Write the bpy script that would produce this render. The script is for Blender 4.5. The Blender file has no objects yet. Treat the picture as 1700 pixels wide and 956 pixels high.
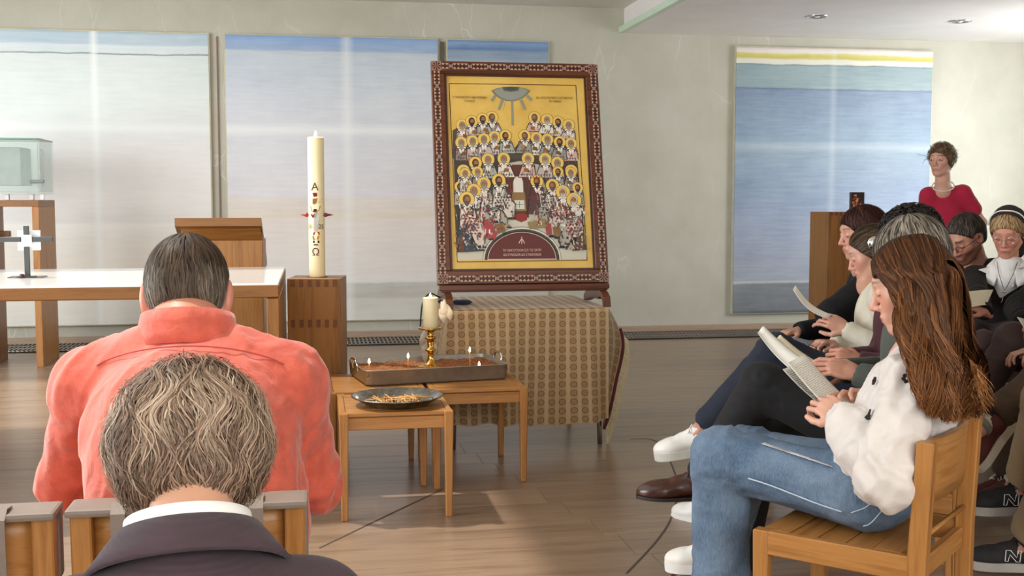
import bpy, bmesh, math, random
import numpy as np
from mathutils import Vector, Matrix
random.seed(7); rng = np.random.default_rng(7)
scn = bpy.context.scene
COL = scn.collection
PI = math.pi

# ------------------------------------------------------------------ camera
F = 1900.0; CH = 1.25
YAW = math.atan(330 / F); PT = math.atan(146 / F)
cam_d = bpy.data.cameras.new('camera'); cam = bpy.data.objects.new('camera', cam_d); COL.objects.link(cam)
cam_d.sensor_width = 36; cam_d.lens = F * 36 / 1700; cam_d.clip_start = 0.05; cam_d.clip_end = 100
cam.location = (0, 0, CH); cam.rotation_euler = (PI / 2 - PT, 0, -YAW)
scn.camera = cam

# ------------------------------------------------------------------ light
SUN_E, SUN_A = math.radians(62), math.radians(-36)      # elevation; heading of the beam in plan
w = bpy.data.worlds.new('sky'); scn.world = w; w.use_nodes = True
wn = w.node_tree.nodes; bg = wn['Background']
bg.inputs[0].default_value = (0.93, 0.97, 1.0, 1); bg.inputs[1].default_value = 1.0
sun_d = bpy.data.lights.new('sun', 'SUN'); sun_d.energy = 2.0; sun_d.angle = math.radians(2.5); sun_d.color = (1, .95, .87)
sun = bpy.data.objects.new('sun', sun_d); COL.objects.link(sun)
sd = Vector((math.cos(SUN_A) * math.cos(SUN_E), math.sin(SUN_A) * math.cos(SUN_E), -math.sin(SUN_E)))
sun.rotation_euler = sd.to_track_quat('-Z', 'Y').to_euler(); sun.location = (-4, 3, 6)
def area(name, loc, target, sx, sy, power, color):
    d = bpy.data.lights.new(name, 'AREA'); d.shape = 'RECTANGLE'; d.size = sx; d.size_y = sy; d.energy = power; d.color = color
    o = bpy.data.objects.new(name, d); COL.objects.link(o); o.location = loc
    o.rotation_euler = (Vector(target) - Vector(loc)).to_track_quat('-Z', 'Y').to_euler(); return o
area('window_light_right', (7.05, 8.4, 1.6), (5.9, 10.4, 1.4), 1.6, 2.2, 58, (.98, 1, 1))
area('window_light_left', (-5.3, 4.0, 1.6), (0.5, 6.0, .9), 4.0, 2.4, 170, (.95, .98, 1))
area('room_light_behind', (1.2, -2.6, 2.5), (1.8, 5.0, .9), 5.0, 1.6, 95, (1, .95, .88))
scn.view_settings.view_transform = 'Standard'; scn.view_settings.look = 'None'
scn.view_settings.gamma = 1; scn.view_settings.use_curve_mapping = False
scn.view_settings.exposure = 0.78
scn.cycles.max_bounces = 6; scn.cycles.diffuse_bounces = 4; scn.cycles.glossy_bounces = 3
scn.cycles.transmission_bounces = 5; scn.cycles.transparent_max_bounces = 8
scn.cycles.caustics_reflective = False; scn.cycles.caustics_refractive = False
scn.cycles.sample_clamp_indirect = 6

# ------------------------------------------------------------------ measuring helpers (pixel of the photograph -> point in the room)
fw = np.array([math.sin(YAW) * math.cos(PT), math.cos(YAW) * math.cos(PT), -math.sin(PT)])
rt = np.array([math.cos(YAW), -math.sin(YAW), 0.0]); up = np.cross(rt, fw); C0 = np.array([0, 0, CH])
def ray(u, v): return fw + rt * (u - 850) / F - up * (v - 478) / F
def PZ(u, v, z): d = ray(u, v); return C0 + d * (z - CH) / d[2]
def PY(u, v, y): d = ray(u, v); return C0 + d * y / d[1]
def PD(u, v, r): return C0 + ray(u, v) * r
def proj(p):
    q = np.array(p) - C0; d = q @ fw
    return (850 + F * (q @ rt) / d, 478 - F * (q @ up) / d, d)

# ------------------------------------------------------------------ objects and labels
def tag(o, label, cat, group=None):
    o['label'] = label; o['category'] = cat
    if group: o['group'] = group
    return o
def thing(name, label, cat, loc=(0, 0, 0), rz=0, group=None):
    o = bpy.data.objects.new(name, None); COL.objects.link(o); o.empty_display_size = .05
    o.location = tuple(float(c) for c in loc); o.rotation_euler = (0, 0, rz); return tag(o, label, cat, group)
def link(name, me, m=None, parent=None, label=None, kind=None):
    o = bpy.data.objects.new(name, me); COL.objects.link(o)
    if m is not None:
        me.materials.clear()
        for x in (m if isinstance(m, (list, tuple)) else [m]): me.materials.append(x)
    if parent: o.parent = parent
    if label: o['label'] = label
    if kind: o['kind'] = kind
    return o
def struct(name, me, m, parent=None): return link(name, me, m, parent, kind='structure')

def bm_me(bm, name, smooth=False):
    me = bpy.data.meshes.new(name); bm.normal_update(); bm.to_mesh(me); bm.free()
    if smooth: me.polygons.foreach_set('use_smooth', [True] * len(me.polygons))
    return me
def box(size, c=(0, 0, 0), bev=0.0, rot=None, seg=1, bm=None, taper=None):
    own = bm is None
    if own: bm = bmesh.new()
    r = bmesh.ops.create_cube(bm, size=1); vs = r['verts']
    for v in vs:
        x, y, z = v.co.x * size[0], v.co.y * size[1], v.co.z * size[2]
        if taper and v.co.z < 0: x *= taper; y *= taper
        v.co = Vector((x, y, z))
    if bev > 0:
        es = list({e for v in vs for e in v.link_edges})
        g = bmesh.ops.bevel(bm, geom=es, offset=bev, segments=seg, affect='EDGES', profile=.6)
        vs = list({v for f in g['faces'] for v in f.verts} | {v for v in vs if v.is_valid})
    if rot is not None:
        R = rot if isinstance(rot, Matrix) else Matrix.Rotation(rot, 3, 'Z')
        for v in vs: v.co = R @ v.co
    for v in vs: v.co += Vector([float(a) for a in c])
    return bm_me(bm, 'box') if own else bm
def boxes(lst):
    bm = bmesh.new()
    for a in lst: box(*a, bm=bm) if isinstance(a, tuple) else box(bm=bm, **a)
    return bm_me(bm, 'boxes')
def lathe(prof, n=32, c=(0, 0, 0), bm=None, cap=True):
    own = bm is None
    if own: bm = bmesh.new()
    rings = []
    for r, z in prof:
        rings.append([bm.verts.new((c[0] + r * math.cos(2 * PI * i / n), c[1] + r * math.sin(2 * PI * i / n), c[2] + z)) for i in range(n)])
    for a, b in zip(rings, rings[1:]):
        for i in range(n): bm.faces.new((a[i], a[(i + 1) % n], b[(i + 1) % n], b[i]))
    if cap:
        if prof[0][0] > 1e-5: bm.faces.new(rings[0][::-1])
        if prof[-1][0] > 1e-5: bm.faces.new(rings[-1])
    bmesh.ops.remove_doubles(bm, verts=[v for r in rings for v in r], dist=1e-6)
    return bm_me(bm, 'lathe', True) if own else bm
def tube(pts, rad, n=8, bm=None, closed=False, caps=True):
    own = bm is None
    if own: bm = bmesh.new()
    P = [Vector([float(a) for a in p]) for p in pts]; rings = []; nrm = None
    for i, p in enumerate(P):
        if closed: t = (P[(i + 1) % len(P)] - P[i - 1]).normalized()
        else: t = (P[min(i + 1, len(P) - 1)] - P[max(i - 1, 0)]).normalized()
        if nrm is None:
            nrm = t.cross(Vector((0, 0, 1)))
            if nrm.length < .1: nrm = t.cross(Vector((1, 0, 0)))
        nrm = (nrm - t * nrm.dot(t)).normalized(); b = t.cross(nrm)
        r = rad[i] if isinstance(rad, (list, tuple)) else rad
        rings.append([bm.verts.new(p + (nrm * math.cos(2 * PI * k / n) + b * math.sin(2 * PI * k / n)) * r) for k in range(n)])
    pr = list(zip(rings, rings[1:]))
    if closed: pr.append((rings[-1], rings[0]))
    for a, c in pr:
        for k in range(n): bm.faces.new((a[k], a[(k + 1) % n], c[(k + 1) % n], c[k]))
    if caps and not closed: bm.faces.new(rings[0][::-1]); bm.faces.new(rings[-1])
    return bm_me(bm, 'tube', True) if own else bm
def prism(pts, z0, z1, bm=None, M=None):
    own = bm is None
    if own: bm = bmesh.new()
    T = M if M is not None else Matrix.Identity(4)
    a = [bm.verts.new(T @ Vector((x, y, z0))) for x, y in pts]; b = [bm.verts.new(T @ Vector((x, y, z1))) for x, y in pts]
    bm.faces.new(a[::-1]); bm.faces.new(b); n = len(pts)
    for i in range(n): bm.faces.new((a[i], a[(i + 1) % n], b[(i + 1) % n], b[i]))
    return bm_me(bm, 'prism') if own else bm
def grid_me(fn, nu, nv, thick=0.0, smooth=True):
    """sheet from fn(s,t)->(x,y,z); thick gives it a back"""
    vs = [tuple(float(a) for a in fn(i / nu, j / nv)) for j in range(nv + 1) for i in range(nu + 1)]
    fs = [(j * (nu + 1) + i, j * (nu + 1) + i + 1, (j + 1) * (nu + 1) + i + 1, (j + 1) * (nu + 1) + i) for j in range(nv) for i in range(nu)]
    me = bpy.data.meshes.new('sheet'); me.from_pydata(vs, [], fs)
    uv = me.uv_layers.new(name='UV')
    for p in me.polygons:
        for li, vi in zip(p.loop_indices, p.vertices): uv.data[li].uv = ((vi % (nu + 1)) / nu, (vi // (nu + 1)) / nv)
    if thick:
        bm = bmesh.new(); bm.from_mesh(me); bmesh.ops.solidify(bm, geom=bm.faces[:], thickness=thick); bm.to_mesh(me); bm.free()
    if smooth: me.polygons.foreach_set('use_smooth', [True] * len(me.polygons))
    return me
def np_mesh(V, Q, name='mesh', cols=None, smooth=True, tri=False):
    me = bpy.data.meshes.new(name); k = 3 if tri else 4
    me.vertices.add(len(V)); me.vertices.foreach_set('co', np.asarray(V, np.float32).ravel())
    me.loops.add(len(Q) * k); me.loops.foreach_set('vertex_index', np.asarray(Q, np.int32).ravel())
    me.polygons.add(len(Q)); me.polygons.foreach_set('loop_start', np.arange(0, len(Q) * k, k, dtype=np.int32))
    me.polygons.foreach_set('use_smooth', np.full(len(Q), smooth))
    if cols is not None:
        a = me.attributes.new('Col', 'FLOAT_COLOR', 'POINT'); c = np.ones((len(V), 4), np.float32); c[:, :3] = cols; a.data.foreach_set('color', c.ravel())
    me.update(calc_edges=True); me.validate(); return me

# ------------------------------------------------------------------ materials
def lin(h):
    if not isinstance(h, str): return tuple(h[:3])
    h = h.lstrip('#'); out = []
    for i in (0, 2, 4):
        c = int(h[i:i + 2], 16) / 255; out.append(c / 12.92 if c <= .04045 else ((c + .055) / 1.055) ** 2.4)
    return tuple(out)
def new_mat(name):
    m = bpy.data.materials.new(name); m.use_nodes = True; nt = m.node_tree
    return m, nt, nt.nodes['Principled BSDF']
def nd(nt, t, **kw):
    n = nt.nodes.new(t)
    for k, v in kw.items():
        if k in n.inputs: n.inputs[k].default_value = v
        else: setattr(n, k, v)
    return n
def ramp(nt, fac, stops, interp='LINEAR'):
    r = nt.nodes.new('ShaderNodeValToRGB'); r.color_ramp.interpolation = interp; e = r.color_ramp.elements
    while len(e) < len(stops): e.new(.5)
    for el, (p, c) in zip(e, sorted(stops)): el.position = p; el.color = (*lin(c), 1)
    nt.links.new(fac, r.inputs[0]); return r.outputs[0]
def mixc(nt, fac, a, b, mode='MIX'):
    n = nt.nodes.new('ShaderNodeMix'); n.data_type = 'RGBA'; n.blend_type = mode
    for sock, v in ((n.inputs[0], fac), (n.inputs[6], a), (n.inputs[7], b)):
        if hasattr(v, 'is_linked') or hasattr(v, 'links'): nt.links.new(v, sock)
        elif isinstance(v, (int, float)): sock.default_value = v
        else: sock.default_value = (*lin(v), 1)
    return n.outputs[2]
def math_n(nt, op, a, b=None, c=None):
    n = nt.nodes.new('ShaderNodeMath'); n.operation = op
    for i, v in enumerate((a, b, c)):
        if v is None: continue
        if hasattr(v, 'links'): nt.links.new(v, n.inputs[i])
        else: n.inputs[i].default_value = v
    return n.outputs[0]
def coords(nt, scale=(1, 1, 1), kind='Object', rot=(0, 0, 0)):
    tc = nt.nodes.new('ShaderNodeTexCoord'); mp = nt.nodes.new('ShaderNodeMapping')
    mp.inputs['Scale'].default_value = scale; mp.inputs['Rotation'].default_value = rot
    nt.links.new(tc.outputs[kind], mp.inputs[0]); return mp.outputs[0]
def noise(nt, vec, scale=5, detail=4, rough=.55, dist=0):
    n = nd(nt, 'ShaderNodeTexNoise', Scale=scale, Detail=detail, Roughness=rough, Distortion=dist); nt.links.new(vec, n.inputs['Vector']); return n.outputs[0]
def bump(nt, h, bs, strength=.3, dist=.01):
    b = nd(nt, 'ShaderNodeBump', Strength=strength, Distance=dist); nt.links.new(h, b.inputs['Height']); nt.links.new(b.outputs[0], bs.inputs['Normal'])
def plain(name, c, rough=.5, metal=0, var=.06, nscale=12, bmp=0, bscale=200, spec=None, trans=0, ior=None, alpha=None, coat=0, sss=0):
    m, nt, bs = new_mat(name); v = coords(nt)
    n = noise(nt, v, nscale, 3); c = lin(c)
    lo = tuple(x * (1 - var * 1.5) for x in c); hi = tuple(min(1, x * (1 + var * 1.5)) for x in c)
    nt.links.new(ramp(nt, n, [(.3, lo), (.7, hi)]), bs.inputs['Base Color'])
    bs.inputs['Roughness'].default_value = rough; bs.inputs['Metallic'].default_value = metal
    if spec is not None: bs.inputs['Specular IOR Level'].default_value = spec
    if trans: bs.inputs['Transmission Weight'].default_value = trans
    if ior: bs.inputs['IOR'].default_value = ior
    if coat: bs.inputs['Coat Weight'].default_value = coat
    if sss: bs.inputs['Subsurface Weight'].default_value = sss; bs.inputs['Subsurface Radius'].default_value = (.02, .01, .005)
    if bmp: bump(nt, noise(nt, v, bscale, 2), bs, bmp, .002)
    return m
def wood(name, c1, c2, axis=0, rough=.38, gs=1.0, dark=None, rnd=0.0, bmp=.08):
    """grain runs along the object axis given"""
    m, nt, bs = new_mat(name)
    sc = [26 * gs, 26 * gs, 26 * gs]; sc[axis] = 1.6 * gs
    v = coords(nt, tuple(sc)); oi = nt.nodes.new('ShaderNodeObjectInfo')
    off = nt.nodes.new('ShaderNodeVectorMath'); off.operation = 'MULTIPLY_ADD'; off.inputs[1].default_value = (1, 1, 1)
    nt.links.new(v, off.inputs[0]); cb = nt.nodes.new('ShaderNodeCombineXYZ')
    r37 = math_n(nt, 'MULTIPLY', oi.outputs['Random'], 37.0)
    for i in range(3): nt.links.new(r37, cb.inputs[i])
    nt.links.new(cb.outputs[0], off.inputs[2]); v = off.outputs[0]
    n1 = noise(nt, v, 1.0, 6, .6, .6); n2 = noise(nt, v, 4.5, 3, .6)
    f = math_n(nt, 'MULTIPLY_ADD', n2, .35, math_n(nt, 'MULTIPLY', n1, .75))
    c = ramp(nt, f, [(.34, c2), (.52, c1), (.72, dark or c2)])
    if rnd:
        hsv = nt.nodes.new('ShaderNodeHueSaturation'); nt.links.new(c, hsv.inputs['Color'])
        nt.links.new(math_n(nt, 'MULTIPLY_ADD', oi.outputs['Random'], rnd, 1 - rnd / 2), hsv.inputs['Value']); c = hsv.outputs[0]
    nt.links.new(c, bs.inputs['Base Color']); bs.inputs['Roughness'].default_value = rough
    if bmp: bump(nt, f, bs, bmp, .002)
    return m
def cloth(name, c, var=.1, weave=900, rough=.85, bmp=.25, sheen=.2, fold=0, c2=None, scale=9):
    m, nt, bs = new_mat(name); v = coords(nt); c = lin(c)
    n = noise(nt, v, scale, 5, .6)
    lo = lin(c2) if c2 else tuple(x * (1 - var) for x in c); hi = tuple(min(1, x * (1 + var)) for x in c)
    nt.links.new(ramp(nt, n, [(.32, lo), (.68, hi)]), bs.inputs['Base Color'])
    bs.inputs['Roughness'].default_value = rough; bs.inputs['Sheen Weight'].default_value = min(sheen, 1.2 * max(c)) if max(c) > .03 else .01
    h = noise(nt, v, weave, 1)
    if fold: h = math_n(nt, 'MULTIPLY_ADD', noise(nt, v, fold, 3, .5, 1.0), 3.0, math_n(nt, 'MULTIPLY', h, .25))
    bump(nt, h, bs, bmp, .004 if fold else .001)
    return m
def colmat(name, rough=.5, sss=0, sheen=0, bmp=0, bscale=300, spec=None, aniso=0):
    m, nt, bs = new_mat(name); a = nt.nodes.new('ShaderNodeVertexColor'); a.layer_name = 'Col'
    nt.links.new(a.outputs[0], bs.inputs['Base Color']); bs.inputs['Roughness'].default_value = rough
    if sss: bs.inputs['Subsurface Weight'].default_value = sss; bs.inputs['Subsurface Radius'].default_value = (.012, .005, .003); bs.inputs['Subsurface Scale'].default_value = .6
    if spec is not None: bs.inputs['Specular IOR Level'].default_value = spec
    if bmp: bump(nt, noise(nt, coords(nt), bscale, 2), bs, bmp, .001)
    return m
def emis(name, c, s):
    m, nt, bs = new_mat(name); bs.inputs['Emission Color'].default_value = (*lin(c), 1); bs.inputs['Emission Strength'].default_value = s
    bs.inputs['Base Color'].default_value = (*lin(c), 1); return m

M = {}
M['oak'] = wood('honey_oak', '#b07a40', '#9c672f', 2, dark='#8d5a26')
M['oak_x'] = wood('honey_oak_across', '#b47e44', '#a06b33', 0, dark='#905d29')
M['oak_y'] = wood('honey_oak_deep', '#b47e44', '#a06b33', 1, dark='#905d29')
M['oakd'] = wood('brown_oak', '#98652a', '#84551e', 2, dark='#764a18')
M['oakd_x'] = wood('brown_oak_across', '#8e5c24', '#7a4e1b', 0, dark='#6d4415')
M['oakd_y'] = wood('brown_oak_deep', '#b37436', '#93591f', 1, dark='#7c4817')
M['inlay'] = plain('dark_tenon_wood', '#6a3a15', .45)
M['steel'] = plain('brushed_aluminium', '#a8a49c', .42, .75, .08, 30, .05)
M['chrome'] = plain('chrome', '#d8d8d8', .12, 1)
M['brass'] = plain('polished_brass', '#cfa75a', .18, 1, .1)
M['wax'] = plain('ivory_wax', '#efe3b6', .35, 0, .03, sss=.25)
M['black'] = plain('black_paint', '#161616', .5)
M['white'] = plain('white_plastic', '#e9e8e4', .4)
M['flame'] = emis('candle_flame', '#ffd9a0', 26)
M['paint'] = colmat('painted_colours', .45)

# ================================================================== THE ROOM
YW = 10.45; XR = 7.30; XL = -5.4; YB = -3.0
Z_LEDGE = float(PY(600, 550, YW - .04)[2]); Z_SOF = float(PY(1033, 55, YW)[2]); Z_CEIL = float(PY(1030, 14, YW)[2])
X_SOF = float(PY(1036, 50, YW)[0])
# wall plaster with faint pale veins
def plaster():
    m, nt, bs = new_mat('sage_plaster'); v = coords(nt)
    base = ramp(nt, noise(nt, v, 2.2, 6, .6), [(.3, '#b6b4a4'), (.7, '#c5c2b5')])
    vv = coords(nt, (3.2, 1, .75)); vo = nd(nt, 'ShaderNodeTexVoronoi', feature='DISTANCE_TO_EDGE', Scale=1.0)
    wv = nt.nodes.new('ShaderNodeVectorMath'); wv.operation = 'MULTIPLY_ADD'
    nz = nd(nt, 'ShaderNodeTexNoise', Scale=1.3, Detail=5); nt.links.new(v, nz.inputs['Vector'])
    nt.links.new(nz.outputs[1], wv.inputs[0]); wv.inputs[1].default_value = (.8, .8, .8); nt.links.new(vv, wv.inputs[2]); nt.links.new(wv.outputs[0], vo.inputs['Vector'])
    line = ramp(nt, vo.outputs[0], [(0.0, '#ffffff'), (.012, '#000000')])
    gate = math_n(nt, 'MULTIPLY', line, math_n(nt, 'MULTIPLY', ramp(nt, noise(nt, v, 1.1, 2), [(.45, '#000000'), (.6, '#ffffff')]), .38))
    nt.links.new(mixc(nt, gate, base, '#efeee6'), bs.inputs['Base Color']); bs.inputs['Roughness'].default_value = .55
    bump(nt, noise(nt, v, 60, 3), bs, .05, .003); return m
M['plaster'] = plaster()
M['ceil'] = plain('ceiling_plaster', '#e6e4dc', .8, 0, .02, 3)
M['soff'] = plain('dropped_ceiling_paint', '#f6f2f0', .6, 0, .02, 3, .05, 40)
M['cove'] = plain('cove_edge_paint', '#d5ecd6', .5, 0, .02)  # green light on the cove steps, tinted into their colour
struct('wall_back', box((XR - XL + .2, .12, 3.6), ((XR + XL) / 2, YW + .06, 1.8)), M['plaster'])
# right wall: pier, tall window, rest
rw = struct('wall_right', boxes([dict(size=(.12, .9, 3.3), c=(XR + .06, YW - .45, 1.65)), dict(size=(.12, 10.8, 3.3), c=(XR + .06, 1.75, 1.65)),
        dict(size=(.12, 2.4, .5), c=(XR + .06, 8.35, .25)), dict(size=(.12, 2.4, .5), c=(XR + .06, 8.35, 3.05))]), M['plaster'])
# left wall with wide openings
struct('wall_left', boxes([dict(size=(.12, 13.6, .45), c=(XL - .06, 3.7, .225)), dict(size=(.12, 13.6, .7), c=(XL - .06, 3.7, 3.1))] +
       [dict(size=(.12, .35, 2.4), c=(XL - .06, y, 1.6)) for y in (-2.8, .4, 3.6, 6.8, 10.1)]), M['plaster'])
M['glass'] = plain('window_glass', '#f2fbf8', .02, 0, 0, trans=1, ior=1.1)
M['frame_w'] = plain('grey_window_frame', '#cfd3d0', .4)
for i, (xx, y0, y1) in enumerate([(XL - .06, .575, 3.425), (XL - .06, 3.775, 6.625), (XL - .06, 6.975, 9.925), (XR + .06, 7.15, 9.55)]):
    z0, z1 = (.45, 2.75) if i < 3 else (.5, 2.8); yc = (y0 + y1) / 2; fr = .05
    wd = struct('window_%d' % (i + 1), boxes([dict(size=(.07, y1 - y0, fr), c=(xx, yc, z0 + fr / 2)), dict(size=(.07, y1 - y0, fr), c=(xx, yc, z1 - fr / 2)),
        dict(size=(.07, fr, z1 - z0), c=(xx, y0 + fr / 2, (z0 + z1) / 2)), dict(size=(.07, fr, z1 - z0), c=(xx, y1 - fr / 2, (z0 + z1) / 2)), dict(size=(.07, fr, z1 - z0), c=(xx, yc, (z0 + z1) / 2))]), M['frame_w'])
# ceiling: two skylight bands open to the sky, a deep beam between them, dropped ceiling on the right
DXS, DYS = -math.cos(SUN_A) / math.tan(SUN_E), -math.sin(SUN_A) / math.tan(SUN_E)   # towards the sun per metre of height
by0, by1 = 5.38 + DYS * Z_CEIL, 6.59 + DYS * Z_CEIL
X0S, X1S = -4.9, -.55
def slab(x0, x1, y0, y1, z0, z1): return dict(size=(x1 - x0, y1 - y0, z1 - z0), c=((x0 + x1) / 2, (y0 + y1) / 2, (z0 + z1) / 2))
struct('ceiling', boxes([slab(X1S, XR, YB, YW, Z_CEIL, Z_CEIL + .12), slab(XL, X0S, YB, YW, Z_CEIL, Z_CEIL + .12),
       slab(X0S, X1S, 9.3, YW, Z_CEIL, Z_CEIL + .12), slab(X0S, X1S, by0, by1, Z_CEIL, Z_CEIL + .12), slab(X0S, X1S, YB, 2.0, Z_CEIL, Z_CEIL + .12)]), M['ceil'])
dc = struct('ceiling_dropped', box((XR - X_SOF, YW + 1.5, Z_CEIL - Z_SOF), ((XR + X_SOF) / 2, (YW - 1.5) / 2, (Z_SOF + Z_CEIL) / 2)), M['soff'])
for k, (dx, z0, z1) in enumerate([(.0, 0, .055), (.035, .055, .075), (.13, .075, .125)]):
    struct('trim_%d' % (k + 1), box((.05 + .002, YW + 1.5, z1 - z0), (X_SOF - .026 + dx - .0 , (YW - 1.5) / 2, Z_SOF + z0 + (z1 - z0) / 2), .003), M['cove'])
# baseboard (wooden ledge) and the heating grille in front of it
zb0, zb1 = float(PY(600, 563, YW - .07)[2]), Z_LEDGE
M['board'] = wood('pale_skirting_oak', '#b09680', '#9c836c', 0, .5)
struct('baseboard_back', box((XR - XL, .05, zb1), ((XR + XL) / 2, YW - .045, zb1 / 2), .003), M['board'])
YG0, YG1 = 9.87, YW - .08
gr = tag(link('heating_grille', box((XR - XL - .4, YG1 - YG0, .004), ((XR + XL) / 2, (YG0 + YG1) / 2, .006)), plain('grille_pit', '#23221f', .7)),
         'long floor grille with rows of small slots running along the foot of the back wall', 'grille')
bm = bmesh.new(); nb = 330; x0 = XL + .25
for i in range(nb):
    x = x0 + i * .0355; box((.013, YG1 - YG0, .006), (x, (YG0 + YG1) / 2, .012), bm=bm)
for j in range(4): box((XR - XL - .45, .008, .007), ((XR + XL) / 2, YG0 + .004 + j * (YG1 - YG0 - .008) / 3, .0125), bm=bm)
link('grille_bars', bm_me(bm, 'bars'), plain('grille_metal', '#a29a90', .35, .7), gr, kind='stuff')

# floor: base and planks
M['floorbase'] = plain('floor_joint_dark', '#4e443a', .8)
fl = struct('floor', box((XR - XL, YW - YB, .1), ((XR + XL) / 2, (YW + YB) / 2, -.056)), M['floorbase'])
M['plank'] = wood('greyed_oak_planks', '#947b65', '#846c57', 0, .28, .55, dark='#755f4c', rnd=.18, bmp=.05)
PWY, PLX = .245, 2.45
pm = box((PLX - .0016, PWY - .0016, .006), (0, 0, 0), .0006); pm.materials.append(M['plank'])
y = .4; row = 0
while y < YG0 - .01:
    wy = min(PWY, YG0 - y); x = XL + ((row * 977) % 1000) / 1000 * PLX * .97 - PLX
    while x < XR:
        if x + PLX > XL:
            a, b = max(x, XL), min(x + PLX, XR)
            if b - a > .1:
                p = link('plank', pm, None, fl); p.location = ((a + b) / 2, y + wy / 2, -.003); p.scale = ((b - a) / PLX, wy / PWY, 1)
        x += PLX
    y += PWY; row += 1
struct('floor_behind', box((XR - XL, .4 - YB, .006), ((XR + XL) / 2, (YB + .4) / 2, -.003)), M['plank'], fl)
# thin dark oval seam let into the floor
sp = [PZ(530, 910, 0), PZ(640, 857, 0), PZ(735, 812, 0), PZ(1046, 729, 0), PZ(1083, 730, 0), PZ(1105, 752, 0), PZ(1124, 800, 0), PZ(1118, 850, 0), PZ(1094, 893, 0), PZ(1040, 952, 0)]
M['seam'] = plain('seam_filler', '#4b3f35', .6)
bm = bmesh.new()
def strip(pts, wd, bm):
    P = [Vector((float(a[0]), float(a[1]), .0011)) for a in pts]; L = []
    for i, p in enumerate(P):
        t = (P[min(i + 1, len(P) - 1)] - P[max(i - 1, 0)]).normalized(); n = Vector((-t.y, t.x, 0)) * wd
        L.append((bm.verts.new(p + n), bm.verts.new(p - n)))
    for a, b in zip(L, L[1:]): bm.faces.new((a[0], b[0], b[1], a[1]))
def smoothpts(P, n=8):
    out = []; P = [np.array(p) for p in P]
    for i in range(len(P) - 1):
        p0 = P[max(i - 1, 0)]; p1 = P[i]; p2 = P[i + 1]; p3 = P[min(i + 2, len(P) - 1)]
        for k in range(n):
            t = k / n; out.append(.5 * ((2 * p1) + (-p0 + p2) * t + (2 * p0 - 5 * p1 + 4 * p2 - p3) * t * t + (-p0 + 3 * p1 - 3 * p2 + p3) * t ** 3))
    out.append(P[-1]); return out
strip(smoothpts(sp[:3]), .004, bm); strip(smoothpts(sp[3:]), .004, bm)
struct('floor_seam', bm_me(bm, 'seam'), M['seam'], fl)

# recessed ceiling lights
for i, (u, v, lab) in enumerate([(1357, 27, 'recessed chrome ceiling light above the right-hand painting'), (1594, 35, 'recessed chrome ceiling light nearest the bright curtain')]):
    p = PZ(u, v, Z_SOF); t = thing('ceiling_light', lab, 'ceiling light', (p[0], p[1], Z_SOF), 0, 'recessed ceiling lights')
    link('trim_ring', lathe([(.095, -.001), (.095, -.008), (.075, -.01), (.068, -.002)], 28, cap=False), M['chrome'], t)
    link('reflector', lathe([(.069, -.003), (.045, -.0025), (.03, -.002), (0, -.002)], 28, cap=False), M['steel'], t)
    link('bulb', lathe([(.0, -.014), (.02, -.012), (.024, -.003)], 16, cap=False), plain('lamp_glass', '#f2eee4', .1), t)

# curtain by the right wall
def cur(s, t):
    y = 7.6 + s * 2.75; return (XR - .16 + .035 * math.sin(s * 62) + .012 * math.sin(s * 23 + 1), y, .03 + t * (Z_SOF - .05))
m_c, nt, bs = new_mat('sheer_white_curtain'); bs.inputs['Base Color'].default_value = (.82, .86, .86, 1); bs.inputs['Roughness'].default_value = .8
tl = nt.nodes.new('ShaderNodeBsdfTranslucent'); tl.inputs[0].default_value = (.85, .9, .9, 1); mx = nt.nodes.new('ShaderNodeMixShader'); mx.inputs[0].default_value = .45
nt.links.new(bs.outputs[0], mx.inputs[1]); nt.links.new(tl.outputs[0], mx.inputs[2]); nt.links.new(mx.outputs[0], nt.nodes['Material Output'].inputs[0])
tag(link('curtain', grid_me(cur, 220, 2), m_c), 'pale sheer curtain hanging in folds at the far right wall', 'curtain')

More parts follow.
